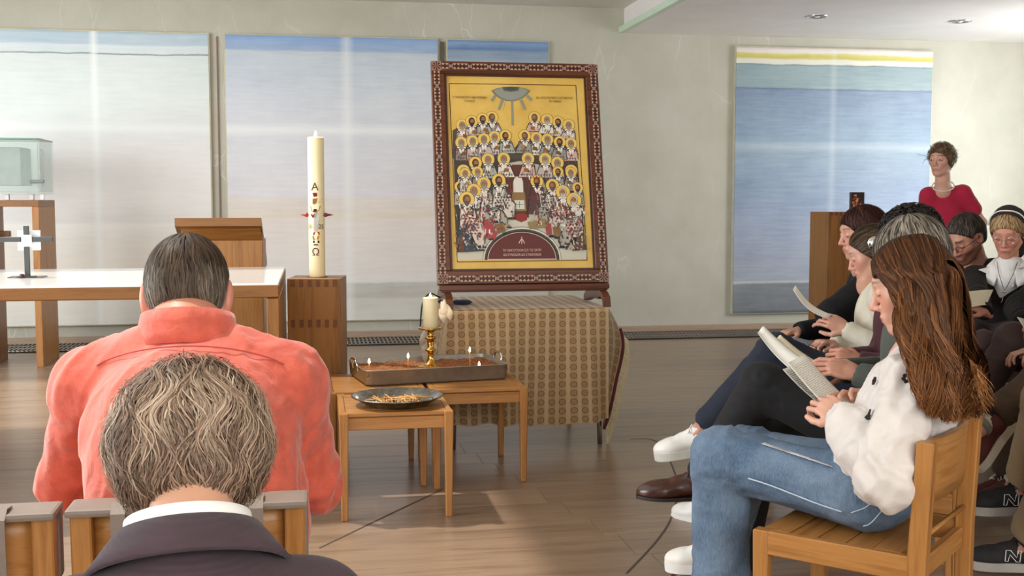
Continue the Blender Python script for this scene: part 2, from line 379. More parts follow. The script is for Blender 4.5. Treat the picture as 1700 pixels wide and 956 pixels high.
# ------------------------------------------------------------------ the colour-field paintings
HZ = lambda v: float(PY(600, v, YW - .045)[2]) - .156
def painting(name, label, u0, u1, vt, vb, stops, crosses, grp=None, edge='#cfc7a8', yv=None, gam=.72):
    y = YW - .045; uc = (u0 + u1) / 2
    a = PY(u0, vt, y); b = PY(u1, vb, y); z1, z0 = yv if yv else (2.701, .156)
    W_, H_ = b[0] - a[0], z1 - z0
    stops = [(p_, tuple(q_ ** gam for q_ in lin(c_))) for p_, c_ in stops]
    t = thing(name, label, 'painting', ((a[0] + b[0]) / 2, YW, z0))
    m, nt, bs = new_mat(name + '_paint')
    tc = nt.nodes.new('ShaderNodeTexCoord'); sp_ = nt.nodes.new('ShaderNodeSeparateXYZ'); nt.links.new(tc.outputs['Object'], sp_.inputs[0])
    vs = coords(nt, (1.2, 1, 14)); n1 = noise(nt, vs, 2.2, 6, .65); n2 = noise(nt, coords(nt), 2.6, 6, .62)
    zz = math_n(nt, 'DIVIDE', sp_.outputs[2], H_)
    zz = math_n(nt, 'ADD', zz, math_n(nt, 'MULTIPLY', math_n(nt, 'SUBTRACT', n2, .5), .018))
    c = ramp(nt, zz, stops)
    c = mixc(nt, .22, c, ramp(nt, n1, [(.35, '#a0a5aa'), (.65, '#fffdf4')]), 'SOFT_LIGHT')
    c = mixc(nt, .4, c, ramp(nt, n2, [(.3, '#a6aab2'), (.7, '#efeee8')]), 'SOFT_LIGHT')
    for kind, pos, wd, st in crosses:       # stretcher bars showing through the canvas
        d = math_n(nt, 'ABSOLUTE', math_n(nt, 'SUBTRACT', sp_.outputs[0 if kind == 'v' else 2], pos))
        g = math_n(nt, 'MULTIPLY', math_n(nt, 'SMOOTH_MIN', 1.0, math_n(nt, 'MAXIMUM', math_n(nt, 'SUBTRACT', 1.0, math_n(nt, 'DIVIDE', d, wd)), 0.0), .2), st)
        c = mixc(nt, g, c, '#f4f8f6')
    nt.links.new(c, bs.inputs['Base Color']); bs.inputs['Roughness'].default_value = .42
    bump(nt, n1, bs, .08, .004)
    link('canvas', box((W_ - .02, .006, H_ - .02), (0, -.046, H_ / 2), .001), m, t)
    link('stretcher_frame', box((W_, .042, H_), (0, -.021, H_ / 2), .003), plain(name + '_edge', edge, .6), t)
    return t, W_, H_
L = [(0, '#d8d2c2'), (.16, '#e2d5bf'), (.17, '#e8dcc6'), (.30, '#ddd5c8'), (.345, '#eae4d8'), (.36, '#d2d0ca'), (.40, '#dad6d0'), (.55, '#dbd9d4'), (.75, '#c7d1cd'), (.92, '#bccbc8'), (.921, '#3a4a55'), (.924, '#3a4a55'), (.926, '#b7c6c8'), (.95, '#b7c8cf'), (.955, '#86a0b6'), (.985, '#8ea8bb'), (1, '#5d7f92')]
w1 = PY(357, 53, YW - .045)[0] - PY(-260, 53, YW - .045)[0]
painting('abstract_painting', 'pale grey-blue abstract canvas behind the glass case, leftmost on the wall', -260, 357, 45, 544, L,
         [('v', float(PY(161, 100, YW - .045)[0] - (PY(357, 53, YW - .045)[0] + PY(-260, 53, YW - .045)[0]) / 2), .045, .8), ('h', HZ(217), .06, .62)], edge='#d9cfae', gam=.58)
L2 = [(0, '#c9c5ba'), (.08, '#bdb9ae'), (.085, '#a9a69c'), (.135, '#aeaba2'), (.14, '#dcd6d0'), (.36, '#dccfc6'), (.37, '#d6c8b6'), (.44, '#d8cdc6'), (.445, '#d4d2d8'), (.7, '#c5c9d4'), (.9, '#aab8c8'), (.942, '#a8b6c4'), (.948, '#7792b8'), (.975, '#6e8fc4'), (.99, '#6286c2'), (1, '#50719e')]
painting('abstract_painting', 'abstract canvas with blue top stripe and lilac field behind the tall candle', 371, 730, 54, 531, L2, [('v', .12, .07, .5), ('h', HZ(217), .07, .7)], gam=.72)
L3 = [(0, '#c5c0b6'), (.2, '#bdb9b2'), (.6, '#c9ccd2'), (.9, '#b7c2cc'), (.925, '#8d9fb4'), (.96, '#7f95ae'), (.963, '#5b78a8'), (.985, '#7b9ac2'), (1, '#5577a6')]
painting('abstract_painting', 'blue-topped abstract canvas mostly hidden behind the gold icon', 741, 911, 66, 531, L3, [('h', HZ(217), .06, .4)], gam=1.0)
L4 = [(0, '#5a5e66'), (.012, '#6f747c'), (.015, '#7d8187'), (.115, '#83888e'), (.12, '#c2c4c6'), (.128, '#9fa6b4'), (.3, '#9ba6bb'), (.45, '#8f9fb8'), (.62, '#93a5b6'), (.65, '#8fa4b8'), (.84, '#8494ac'), (.845, '#5f6f88'), (.848, '#98a9ae'), (.93, '#94a7ad'), (.935, '#6f8186'), (.937, '#dedcd2'), (.952, '#e2dfd2'), (.958, '#c9be68'), (.972, '#d2c878'), (.98, '#e6e2da'), (.992, '#e0d4ce'), (1, '#a08b88')]
painting('abstract_painting', 'grey-blue abstract canvas with yellow stripe along its top, beside the standing woman', 1221, 1538, 78, 520, L4, [('v', -.02, .05, .16), ('h', HZ(232) - .03, .06, .22)], edge='#c9c9b2', gam=1.15)

for i, (ua, ub) in enumerate([(358.5, 369.5), (731.5, 739.5)]):      # brown battens in the gaps between the canvases
    a, b = PY(ua, 55, YW - .02), PY(ub, 531, YW - .02)
    struct('trim_%d' % (4 + i), box((b[0] - a[0], .02, 2.50), ((a[0] + b[0]) / 2, YW - .012, .176 + 1.25), .002), plain('brown_batten', '#9a7a66' if i == 0 else '#5e5a50', .6))
# ================================================================== FURNITURE ON THE LEFT
# glass case on its wooden stand
yn = 9.0; xr_ = float(PZ(73, 609, 0)[0]); zt = float(PY(64, 332, yn)[2]); dp = .54; th = .05
t = thing('tabernacle_stand', 'tall honey oak frame stand carrying the glass case at the far left', 'stand', (xr_ - .52, yn + dp / 2, 0))
Wst = 1.04 * .64
xl_ = -Wst / 2 + (.52 - Wst / 2)
for sx in (-1, 1): pass
link('side_panel', box((th, dp, zt - th), (.52 - th / 2, 0, (zt - th) / 2), .003), M['oak'], t)
link('side_panel', box((th, dp, zt - th), (.52 - th / 2 - .385, 0, (zt - th) / 2), .003), M['oakd'], t)
link('top_board', box((.385 + th, dp, th), (.52 - (.385 + th) / 2, 0, zt - th / 2), .003), M['oakd_x'], t)
lr = thing('wooden_arm', 'low dark wooden rail passing behind the altar cross at the left edge', 'rail', (PY(15, 386, 9.25)[0] - .25, 9.25, 0))
link('rail', box((.62, .05, .045), (-.05, 0, PY(15, 388, 9.25)[2]), .003), M['oakd_x'], lr)
link('post', box((.06, .05, PY(15, 388, 9.25)[2]), (-.33, 0, PY(15, 388, 9.25)[2] / 2), .003), M['oakd'], lr)
# glass case
gt = thing('glass_tabernacle', 'greenish frosted glass case with metal clasp on top of the oak stand', 'glass case', (xr_, yn + dp / 2, zt))
m_g, nt, bs = new_mat('pale_green_glass'); bs.inputs['Base Color'].default_value = (.80, .95, .89, 1); bs.inputs['Roughness'].default_value = .12
bs.inputs['Transmission Weight'].default_value = .55; bs.inputs['IOR'].default_value = 1.12; bs.inputs['Alpha'].default_value = .38
m_f = plain('frosted_glass', '#dfe6df', .5, trans=.3, ior=1.1); m_e = plain('glass_edge', '#7fae9c', .15, trans=.3)
gx1 = float(PY(67, 300, yn + .04)[0]) - xr_; gz0 = .045; gz1 = float(PY(60, 229, yn + .04)[2]) - zt; gw = .98
gzb = float(PY(60, 322, yn + .04)[2]) - zt; yf = -dp / 2 + .04; yb = dp / 2 - .04
gz0 = gzb
for nm, sz, c in [('base_pane', (gw, yb - yf, .012), (gx1 - gw / 2, 0, gz0 + .006)), ('top_pane', (gw, yb - yf, .012), (gx1 - gw / 2, 0, gz1 - .006)),
                  ('side_pane', (.012, yb - yf, gz1 - gz0 - .03), (gx1 - .006, 0, (gz0 + gz1) / 2)), ('back_pane', (gw - .03, .01, gz1 - gz0 - .03), (gx1 - gw / 2, yb - .006, (gz0 + gz1) / 2)),
                  ('front_pane', (gw - .03, .012, gz1 - gz0 - .03), (gx1 - gw / 2, yf + .006, (gz0 + gz1) / 2))]:
    link(nm, box(sz, c, .002), m_g if nm != 'top_pane' else m_e, gt)
link('inner_box', box((gw - .2, yb - yf - .12, gz1 - gz0 - .13), (gx1 - gw / 2 - .05, 0, (gz0 + gz1) / 2 + .0), .004), m_f, gt)
link('clasp', box((.10, .02, .024), (PY(60, 301, yn)[0] - xr_, yf - .01, PY(60, 301, yn)[2] - zt), .003), plain('grey_clasp', '#6d7370', .4, .6), gt)
for uu in (12, 53, 70): link('foot', box((.03, .03, gz0), (PY(uu, 325, yn + .1)[0] - xr_, yf + .06, gz0 / 2), .002), M['white'], gt)

# altar
ya0, ya1, za = 4.70, 5.80, .915
ax1 = float(PD(463, 470, (CH - za) * 1 / ((470 - 332) / F))[0]); pa = PZ(463, 470.5, za); ax1 = float(pa[0]); ya0 = float(pa[1]); ya1 = float(PZ(474, 443, za)[1]); ax0 = ax1 - 2.5
t = thing('altar_table', 'long altar table with glossy top coloured white with glare and brown oak legs behind the man in coral', 'table', ((ax0 + ax1) / 2, (ya0 + ya1) / 2, 0))
aw, ad = ax1 - ax0, ya1 - ya0
link('tabletop', box((aw, ad, .05), (0, 0, za - .032), .004), M['oakd_x'], t)
M['altartop'] = plain('glare_white_wood', '#f3f1ec', .12, 0, .01)  # glare on the glossy wooden top, put into its white base colour
link('glare_white_top', box((aw - .004, ad - .004, .010), (0, 0, za - .004), .003), M['altartop'], t)
for sx in (-1, 1):
    link('leg_panel', box((.05, ad, za - .06), (sx * (aw / 2 - .025), 0, (za - .06) / 2), .003), M['oakd'], t)

# altar cross
p = PZ(46, 461, za); t = thing('altar_cross', 'dark slate cross with white square centre standing on the altar', 'cross', (p[0], p[1], za))
s = p[1] / F * 1.0; s = float(proj(p)[2]) / F
zb = (461 - 375) * s
m_cr = plain('dark_slate', '#45484a', .5); m_w = plain('milky_acrylic', '#eceeed', .25)
bw = 8 * s
link('cross_upright', box((bw, bw * .8, zb * .58), (0, 0, zb * .31), .001), m_cr, t)
link('cross_upright', box((bw, bw * .8, zb * .17), (0, 0, zb * .915), .001), m_cr, t)
for sx in (-1, 1): link('cross_arm', box((33 * s, bw * .8, bw), (sx * 25 * s, 0, zb * .74), .001), m_cr, t)
link('white_square', box((16 * s, bw * 1.0, 15 * s), (1 * s, 0, zb * .74), .001), m_w, t)
link('white_square', box((36 * s, bw * .3, 33 * s), (3 * s, bw * .7, zb * .72), .001), m_w, t)
bm = bmesh.new()
for xx, yy, ww, dd in [(0, 0, 56, 30), (-2, 6, 26, 18)]:
    q = [(xx - ww / 2, yy - dd / 2), (xx + ww / 2, yy - dd / 2), (xx + ww / 2, yy + dd / 2), (xx - ww / 2, yy + dd / 2)]
    tube([(a * s, b * s, .004) for a, b in q], .0018, 6, bm, closed=True)
link('wire_base', bm_me(bm, 'wire'), M['black'], t); link('base_block', box((26 * s, 14 * s, .008), (0, 0, .004), .001), m_cr, t)
link('small_bead', lathe([(.0, 0), (.012, .004), (.010, .016), (0, .02)], 14, c=(-6 * s, -12 * s, 0)), plain('dark_red_bead', '#4a1c16', .3), t)

# lectern
yl = 6.6
lx0, lx1 = float(PY(317, 450, yl)[0]), float(PY(437, 450, yl)[0])
t = thing('lectern', 'oak lectern with sloping top behind the altar and the man in coral', 'lectern', ((lx0 + lx1) / 2, yl + .2, 0))
zl0 = float(PY(380, 399, yl)[2]); hw = (lx1 - lx0) / 2
link('front_panel', box((hw * 2, .04, zl0), (0, -.18, zl0 / 2), .003), M['oak'], t)
for sx in (-1, 1): link('side_panel', box((.04, .40, zl0), (sx * (hw - .02), .02, zl0 / 2), .003), M['oak'], t)
# sloping desk: front (altar side) edge high
zt1 = float(PY(290, 362, yl - .12)[2]); u0x = float(PY(290, 368, yl - .12)[0]) - (lx0 + lx1) / 2; u1x = float(PY(434, 368, yl - .12)[0]) - (lx0 + lx1) / 2
bm = bmesh.new()
pr = [(-.32, zt1), (-.32, zt1 - .045), (.34, zt1 - .30), (.34, zt1 - .255)]
a = [bm.verts.new((u0x, y_, z_)) for y_, z_ in pr]; b = [bm.verts.new((u1x, y_, z_)) for y_, z_ in pr]
bm.faces.new(a); bm.faces.new(b[::-1])
for i in range(4): bm.faces.new((a[i], b[i], b[(i + 1) % 4], a[(i + 1) % 4]))
bmesh.ops.recalc_face_normals(bm, faces=bm.faces)
link('sloping_desk', bm_me(bm, 'desk'), M['oakd_x'], t)
bm = bmesh.new(); pr = [(-.30, zt1 - .048), (-.18, zl0 + .0), (.02, zl0), (.02, zt1 - .19)]
a = [bm.verts.new((u0x + .02, pr[0][0], pr[0][1])), bm.verts.new((-hw, pr[1][0], pr[1][1])), bm.verts.new((-hw, pr[2][0], pr[2][1])), bm.verts.new((u0x + .02, pr[3][0], pr[3][1]))]
b = [bm.verts.new((u1x - .01, pr[0][0], pr[0][1])), bm.verts.new((hw, pr[1][0], pr[1][1])), bm.verts.new((hw, pr[2][0], pr[2][1])), bm.verts.new((u1x - .01, pr[3][0], pr[3][1]))]
bm.faces.new(a); bm.faces.new(b[::-1])
for i in range(4): bm.faces.new((a[i], b[i], b[(i + 1) % 4], a[(i + 1) % 4]))
bmesh.ops.recalc_face_normals(bm, faces=bm.faces)
link('desk_support', bm_me(bm, 'sup'), M['oak_x'], t)

# candle stand
pl, pr_ = PZ(480, 765, 0), PZ(567, 765, 0); sw = float(np.linalg.norm(pr_ - pl)) ; sa = math.atan2(pr_[1] - pl[1], pr_[0] - pl[0])
cx, cy = (pl[0] + pr_[0]) / 2 + .125 * -math.sin(sa), (pl[1] + pr_[1]) / 2 + .125 * math.cos(sa)
zs = float(PD(523, 463, 5.42)[2]); sdp = .25
t = thing('candle_pedestal', 'square oak pillar with dark tenon marks carrying the tall Easter candle', 'pedestal', (cx, cy, 0), sa + .03)
link('pillar_body', box((sw, sdp, zs), (0, 0, zs / 2), .002), M['oakd'], t)
for zz, hh in ((zs - .004, .034), (zs - .195, .037)):
    for k in range(6):
        link('tenon', box((sw * .075, .004, hh), ((k - 2.5) * sw * .158, -sdp / 2 - .001, zz - hh / 2)), M['inlay'], t)
link('socket', lathe([(.05, 0), (.05, .003), (.041, .003), (.041, 0)], 28, c=(0, 0, zs), cap=False), M['inlay'], t)
# paschal candle
cs = 5.45 / F
t = thing('easter_candle', 'very tall ivory candle with red star nails and painted signs on the oak pillar', 'candle', (cx, cy, zs), sa)
hc = (463 - 228) * cs; rc = 13.6 * cs
m_cw, nt, bs = new_mat('glowing_candle_wax')
tcn = nt.nodes.new('ShaderNodeTexCoord'); sx_ = nt.nodes.new('ShaderNodeSeparateXYZ'); nt.links.new(tcn.outputs['Object'], sx_.inputs[0])
bs.inputs['Base Color'].default_value = (*lin('#ede0b4'), 1); bs.inputs['Roughness'].default_value = .35; bs.inputs['Subsurface Weight'].default_value = .3; bs.inputs['Subsurface Radius'].default_value = (.03, .02, .008)
link('wax_body', lathe([(rc * .98, 0), (rc, .004), (rc, hc - .006), (rc * .93, hc), (rc * .75, hc - .004), (rc * .3, hc - .012), (0, hc - .012)], 40), m_cw, t)
link('wick', tube([(0, 0, hc - .012), (.001, 0, hc + .004)], .0015, 6), M['black'], t)
def flame(parent, c, h, name='flame'):
    return link(name, lathe([(0, 0), (h * .17, h * .15), (h * .21, h * .32), (h * .15, h * .6), (h * .06, h * .85), (0, h)], 12, c=c), M['flame'], parent)
flame(t, (0, 0, hc - .004), .036)
m_red = plain('red_wax', '#9d1f26', .35); m_gold = plain('gold_wax', '#c48a2c', .3, .3); m_brn = plain('brown_wax', '#4d2318', .4)
def zc(v): return (463 - v) * cs
def onc(x, v, out=.0012):      # a point on the candle's front
    a = math.asin(max(-.98, min(.98, x * cs / rc))); return Vector((math.sin(a) * (rc + out), -math.cos(a) * (rc + out), zc(v)))
def text_me(s, size, depth=.0005):
    cu = bpy.data.curves.new('lettering', 'FONT'); cu.body = s; cu.size = size; cu.extrude = depth; cu.align_x = 'CENTER'; cu.resolution_u = 3
    o = bpy.data.objects.new('lettering', cu); COL.objects.link(o); dg = bpy.context.evaluated_depsgraph_get()
    me = bpy.data.meshes.new_from_object(o.evaluated_get(dg)); bpy.data.objects.remove(o); bpy.data.curves.remove(cu); return me
def letter(s, size, parent, loc, rx=PI / 2, rz=0, m=None, name='lettering', sx=1, M3=None):
    me = text_me(s, size); o = link(name, me, m, parent)
    if M3 is not None: o.matrix_local = M3
    else: o.location = loc; o.rotation_euler = (rx, 0, rz); o.scale = (sx, 1, 1)
    return o
def wrap(pts, wd, m, nm, parent, flat=None):
    link(nm, tube([onc(x, v) for x, v in pts], wd, 5), m, parent)
letter('A', 15 * cs * 1.25, t, onc(0, 317), m=m_brn); letter('Ω', 14 * cs * 1.25, t, onc(0, 426), m=m_brn)
letter('25', 8 * cs * 1.3, t, onc(9, 381, .002), rz=.75, m=m_brn); letter('20', 8 * cs * 1.3, t, onc(-9, 381, .002), rz=-.75, m=plain('gold_numerals', '#b59a66', .4))
def patch(name, pts, m, out=.0022):
    bm = bmesh.new(); vs = [bm.verts.new(onc(x, v, out)) for x, v in pts]; f = bm.faces.new(vs)
    bmesh.ops.solidify(bm, geom=[f], thickness=.0016); bmesh.ops.recalc_face_normals(bm, faces=bm.faces); link(name, bm_me(bm, name), m, t)
patch('red_block', [(-4, 321), (3.5, 321), (3.5, 327), (-2, 328)], m_red)
patch('gold_flourish', [(-4, 331), (4, 330), (2, 339), (-4, 340)], m_gold); wrap([(-4, 336), (11, 331)], .0012, m_brn, 'stroke', t); wrap([(-2, 341), (8, 336)], .0012, m_brn, 'stroke', t)
wrap([(-8, 343), (-6, 351), (0, 354), (6, 350), (8, 343)], .0022, m_gold, 'gold_ring', t); patch('dark_face', [(-2.5, 348), (2.5, 348), (3, 354), (-3, 354)], m_brn)
patch('red_block', [(-8, 357), (1, 355), (0, 362), (-4, 363)], m_red)
patch('white_robe', [(0, 354), (7, 353), (8, 366), (3, 386), (-3, 386), (-3, 370)], plain('white_wax', '#e9e6dd', .4), .003)
patch('orange_flame', [(-3, 387), (6, 386), (7, 391), (-4, 392)], plain('orange_wax', '#cf4a1e', .35)); patch('yellow_sun', [(-5, 393), (6, 392), (5, 399), (-4, 400)], plain('yellow_wax', '#cf9a3a', .35))
patch('dark_block', [(-4, 401), (6, 401), (6, 405), (-4, 405)], m_brn); patch('dark_bar', [(-3, 407), (4, 407), (4, 409), (-3, 409)], m_brn)
for sx, l, dk in ((-1, 12, 0), (1, 15, 1)):
    link('red_nail', lathe([(0, -.004), (.008, 0), (.0105, .008), (.006, .02), (0, l * cs + .004)], 10), m_red if not dk else plain('dark_red_wax', '#6b1220', .4), t).matrix_local = Matrix.Translation((sx * (rc - .001), -.012, zc(358))) @ Matrix.Rotation(sx * PI / 2, 4, 'Y')

# ================================================================== CHAIRS AND STOOLS
def chair_parts(t, back=True, strap=False, w=.43, d=.42, h=.43, bh=.70, taper=.72):
    lw = .036
    for sx in (-1, 1):
        for sy in (-1, 1):
            rear = sy < 0 and back
            if rear:
                bm = bmesh.new(); box((lw * .92, .055, h), (sx * (w / 2 - lw / 2), -d / 2 + .0275, h / 2), .002, bm=bm)
                for v in bm.verts:
                    if v.co.z < .05: v.co.y -= .02
                box((lw * .92, .055, bh - h + .01), (0, 0, 0), .003, bm=bm, rot=Matrix.Rotation(math.radians(9), 3, 'X'), )
                vs = bm.verts[:][-0:]
                bm2 = bmesh.new(); pts = [(-d / 2, 0), (-d / 2 + .03, 0), (-d / 2 + .04, h - .03), (-d / 2 + .04, h + .02), (-d / 2 + .026, bh), (-d / 2 - .014, bh), (-d / 2 - .002, h)]
                bm.free(); Mx = Matrix.Translation((sx * (w / 2 - lw / 2), 0, 0)) @ Matrix(((0, 0, 1, 0), (1, 0, 0, 0), (0, 1, 0, 0), (0, 0, 0, 1)))
                prism(pts, -lw / 2, lw / 2, bm2, Mx); bmesh.ops.recalc_face_normals(bm2, faces=bm2.faces)
                bmesh.ops.bevel(bm2, geom=bm2.edges[:], offset=.003, segments=1, affect='EDGES'); link('back_post', bm_me(bm2, 'post'), M['oak'], t)
            else:
                link('leg', box((lw, lw * 1.15, h), (sx * (w / 2 - lw / 2), sy * (d / 2 - lw / 2), h / 2), .003, taper=taper), M['oak'], t)
    for sx in (-1, 1): link('side_rail', box((.024, d - .07, .06), (sx * (w / 2 - .014), 0, h - .030), .003), M['oak_y'], t)
    link('front_rail', box((w - .06, .022, .05), (0, d / 2 - .022, h - .045), .003), M['oak_x'], t)
    link('rear_rail', box((w - .06, .022, .05), (0, -d / 2 + .03, h - .045), .003), M['oak_x'], t)
    n = 5 if back else 6; span = d - .02 - (.05 if back else 0); sw_ = span / n
    for k in range(n):
        yy = (-d / 2 + (.06 if back else .01)) + sw_ * (k + .5)
        link('seat_slat', box((w - .054, sw_ - .004, .016), (0, yy, h - .009 - (.004 if back and 0 < k < n - 1 else 0)), .002), M['oak_x'], t)
    if back:
        def bp(s_, t_):
            x = (s_ - .5) * (w - .06); z = bh - .155 + t_ * .15
            return (x, -d / 2 + .026 - (z - h) * .05 - .022 * (1 - (2 * s_ - 1) ** 2), z)
        me = grid_me(bp, 12, 4, .018); link('backrest_board', me, M['oak_x'], t)
        link('stretcher', tube([(-w / 2 + .03, -d / 2 + .02, h + .035), (w / 2 - .03, -d / 2 + .02, h + .035)], .006, 8), M['oak_x'], t)
    if strap:
        pad = link('back_pad', boxes([dict(size=(w + .010, .03, .13), c=(0, -d / 2 + .042, bh - .058), bev=.008, seg=2), dict(size=(w + .012, .088, .014), c=(0, -d / 2 + .014, bh + .004), bev=.006, seg=2)]), M['pad'], t)
        pad.location = (0, -.0, .0)
        for sx in (-1, 1):
            sb = bmesh.new(); y0 = -d / 2; x_ = sx * .118
            pts = [(-d / 2 + .02, bh + .012), (-d / 2 - .015, bh + .016), (-d / 2 - .034, bh + .002), (-d / 2 - .034, bh - .02), (-d / 2 - .030, bh - .105)]
            for a_, b_ in zip(pts, pts[1:]):
                q = [(a_[0], a_[1]), (b_[0], b_[1])]; vs = [sb.verts.new((x_ - .0125, *q[0])), sb.verts.new((x_ + .0125, *q[0])), sb.verts.new((x_ + .0125, *q[1])), sb.verts.new((x_ - .0125, *q[1]))]; sb.faces.new(vs)
            bmesh.ops.remove_doubles(sb, verts=sb.verts, dist=1e-5); bmesh.ops.solidify(sb, geom=sb.faces[:], thickness=.003); link('pad_strap', bm_me(sb, 'strap'), M['pad'], pad)
M['pad'] = plain('taupe_leather', '#82756a', .55, 0, .04, 20, .1, 500)
def chair(label, x, y, face_deg, group='oak chairs of the congregation', **k):
    t = thing('oak_chair', label, 'chair', (x, y, 0), math.radians(face_deg - 90), group); chair_parts(t, **k); return t
CA = (1.375, 2.66, 134)
chair('oak chair under the long-haired woman in the white blouse, nearest at right', *CA)
# the coral man's chair and its neighbour
q0, q1 = PZ(102, 856, .705), PZ(513, 838, .705)
am = math.degrees(math.atan2(q1[1] - q0[1], q1[0] - q0[0])) + 90
cxm, cym = (q0[0] + q1[0]) / 2, (q0[1] + q1[1]) / 2
fx, fy = math.cos(math.radians(am)), math.sin(math.radians(am))
CM = (cxm + fx * .245, cym + fy * .245, am); wm = float(np.linalg.norm(q1 - q0)) - .016
chair('oak chair with taupe pad straps that the man in coral sits on', *CM, strap=True, w=wm)
chair('empty oak chair with taupe pad strap at the lower left corner', CM[0] - fy * (wm + .03), CM[1] + fx * (wm + .03) - .012, am + 1, strap=True, w=wm)
def stool(label, x, y, w, d, rz, h=.425):
    t = thing('slatted_stool', label, 'stool', (x, y, 0), rz, 'slatted oak stools'); chair_parts(t, back=False, w=w, d=d, h=h, taper=.68); return t
s1 = stool('oak slatted stool in front, carrying the round tray of tapers', .312, 4.655, .445, .47, .0)
s2 = stool('oak slatted stool at right under the rectangular metal sand tray', .705, 5.20, .43, .56, .03)
s3 = stool('oak slatted stool at left under the sand tray, behind the front stool', .262, 5.20, .43, .56, .02)

# sand tray
r0, r1 = PZ(607, 617, .493), PZ(846, 605, .493); r2 = PZ(592, 590, .493); r3 = PZ(833, 583, .493)
tw = float(np.linalg.norm(r1 - r0)); ta = math.atan2(r1[1] - r0[1], r1[0] - r0[0]); td = .40
nx, ny = -math.sin(ta), math.cos(ta); tcx, tcy = (r0[0] + r1[0]) / 2 + nx * td / 2, (r0[1] + r1[1]) / 2 + ny * td / 2
t = thing('sand_tray', 'rectangular aluminium roasting tray filled with reddish sand on two stools', 'tray', (tcx, tcy, .426), ta)
def rrect(w_, d_, r, n=5):
    P = []
    for cx_, cy_, a0 in ((w_ / 2 - r, d_ / 2 - r, 0), (-w_ / 2 + r, d_ / 2 - r, 90), (-w_ / 2 + r, -d_ / 2 + r, 180), (w_ / 2 - r, -d_ / 2 + r, 270)):
        for k in range(n + 1): a = math.radians(a0 + 90 * k / n); P.append((cx_ + r * math.cos(a), cy_ + r * math.sin(a)))
    return P
bm = bmesh.new(); rr = []
for w_, d_, r, z in ((tw - .02, td - .02, .03, 0), (tw - .006, td - .006, .035, .008), (tw, td, .035, .066), (tw + .008, td + .008, .037, .068), (tw + .004, td + .004, .036, .0705), (tw - .004, td - .004, .034, .067), (tw - .010, td - .010, .033, .010), (tw - .03, td - .03, .03, .004)):
    rr.append([bm.verts.new((a, b, z)) for a, b in rrect(w_, d_, r)])
for a, b in zip(rr, rr[1:]):
    for i in range(len(a)): bm.faces.new((a[i], a[(i + 1) % len(a)], b[(i + 1) % len(a)], b[i]))
bm.faces.new(rr[0][::-1]); bm.faces.new(rr[-1])
link('pan', bm_me(bm, 'pan', True), M['steel'], t)
for sx in (-1, 1):
    hp = [(sx * (tw / 2 + .002), -.055, .05), (sx * (tw / 2 + .012), -.052, .085), (sx * (tw / 2 + .012), -.03, .098), (sx * (tw / 2 + .012), .03, .098), (sx * (tw / 2 + .012), .052, .085), (sx * (tw / 2 + .002), .055, .05)]
    link('handle', tube(smoothpts(hp, 5), .006, 8), M['chrome'], t)
m_s, nt, bs = new_mat('red_brown_sand'); v = coords(nt); n = noise(nt, v, 90, 5, .7)
nt.links.new(ramp(nt, n, [(.35, '#6f3a1d'), (.65, '#b0703f')]), bs.inputs['Base Color']); bs.inputs['Roughness'].default_value = .95; bump(nt, n, bs, .8, .006)
zsand = .046
def sf(s_, t_):
    x = (s_ - .5) * (tw - .012); y = (t_ - .5) * (td - .012)
    return (x, y, zsand + .004 * math.sin(x * 70 + 3 * math.sin(y * 30)) + .004 * math.sin(y * 90 + x * 33) + .003 * math.sin(x * 211 + y * 170))
sd_o = link('sand', grid_me(sf, 70, 44), m_s, t, kind='stuff')
# tapers burning in the sand
def taper(u, vtop, y_frac, lab):
    # stand at chosen depth in the tray
    ly = (y_frac - .5) * td; c = np.array([tcx + nx * ly, tcy + ny * ly]);
    d0 = None; best = None
    for k in range(101):
        lx = (k / 100 - .5) * tw; px = (c[0] + math.cos(ta) * lx, c[1] + math.sin(ta) * lx, .426 + zsand)
        q = proj(px)
        if best is None or abs(q[0] - u) < best[0]: best = (abs(q[0] - u), px, q)
    px, q = best[1], best[2]; hgt = max(.012, (q[1] - vtop) * q[2] / F)
    t = thing('beeswax_taper', lab, 'taper', px); link('wax_stick', tube([(0, 0, -.01), (0, 0, hgt)], .0028, 8), plain('beeswax', '#c98e3c', .4), t)
    flame(t, (0, 0, hgt), .024)
    return t
taper(614, 603, .12, 'short burning beeswax taper at the left end of the sand tray')
taper(677, 594, .22, 'burning beeswax taper standing in the sand left of the brass candlestick')
taper(779, 584, .30, 'tallest burning beeswax taper, right of the brass candlestick')
taper(796, 608, .10, 'short stub of burning taper at the right front of the sand tray')
# brass candlestick and pillar candle
q = PZ(715, 607, .426 + zsand + .004); zc0 = .426 + zsand
t = thing('brass_candlestick', 'turned brass candlestick standing in the sand tray', 'candlestick', (q[0], q[1], zc0))
k = float(proj(q)[2]) / F; hb = (607 - 543) * k
prof = [(22, -1), (21, 1.5), (14, 4), (9, 6), (7.5, 10), (5.5, 14), (5, 22), (6.5, 25), (10, 27), (10, 29), (6, 31), (5.5, 35), (6.5, 40), (6.5, 45), (10.5, 47), (10.5, 49), (6, 51), (5.5, 57), (8, 59), (12, 61), (20, 63), (21, 65), (20, 66), (15, 65), (0, 65)]
link('turned_stem', lathe([(r * k * (1 if r > 15 else .92), z * k) for r, z in prof], 32), M['brass'], t)
t2 = thing('pillar_candle', 'thick ivory pillar candle burning on the brass candlestick', 'candle', (q[0], q[1], zc0 + 65 * k))
rp, hp_ = 12.6 * k, 50 * k
link('wax_body', lathe([(rp * .97, 0), (rp, .003), (rp, hp_ - .004), (rp * .94, hp_), (rp * .6, hp_ - .008), (0, hp_ - .01)], 32), m_cw, t2)
link('wick', tube([(0, 0, hp_ - .01), (0, 0, hp_ + .004)], .0013, 6), M['black'], t2); flame(t2, (0, 0, hp_), .022)
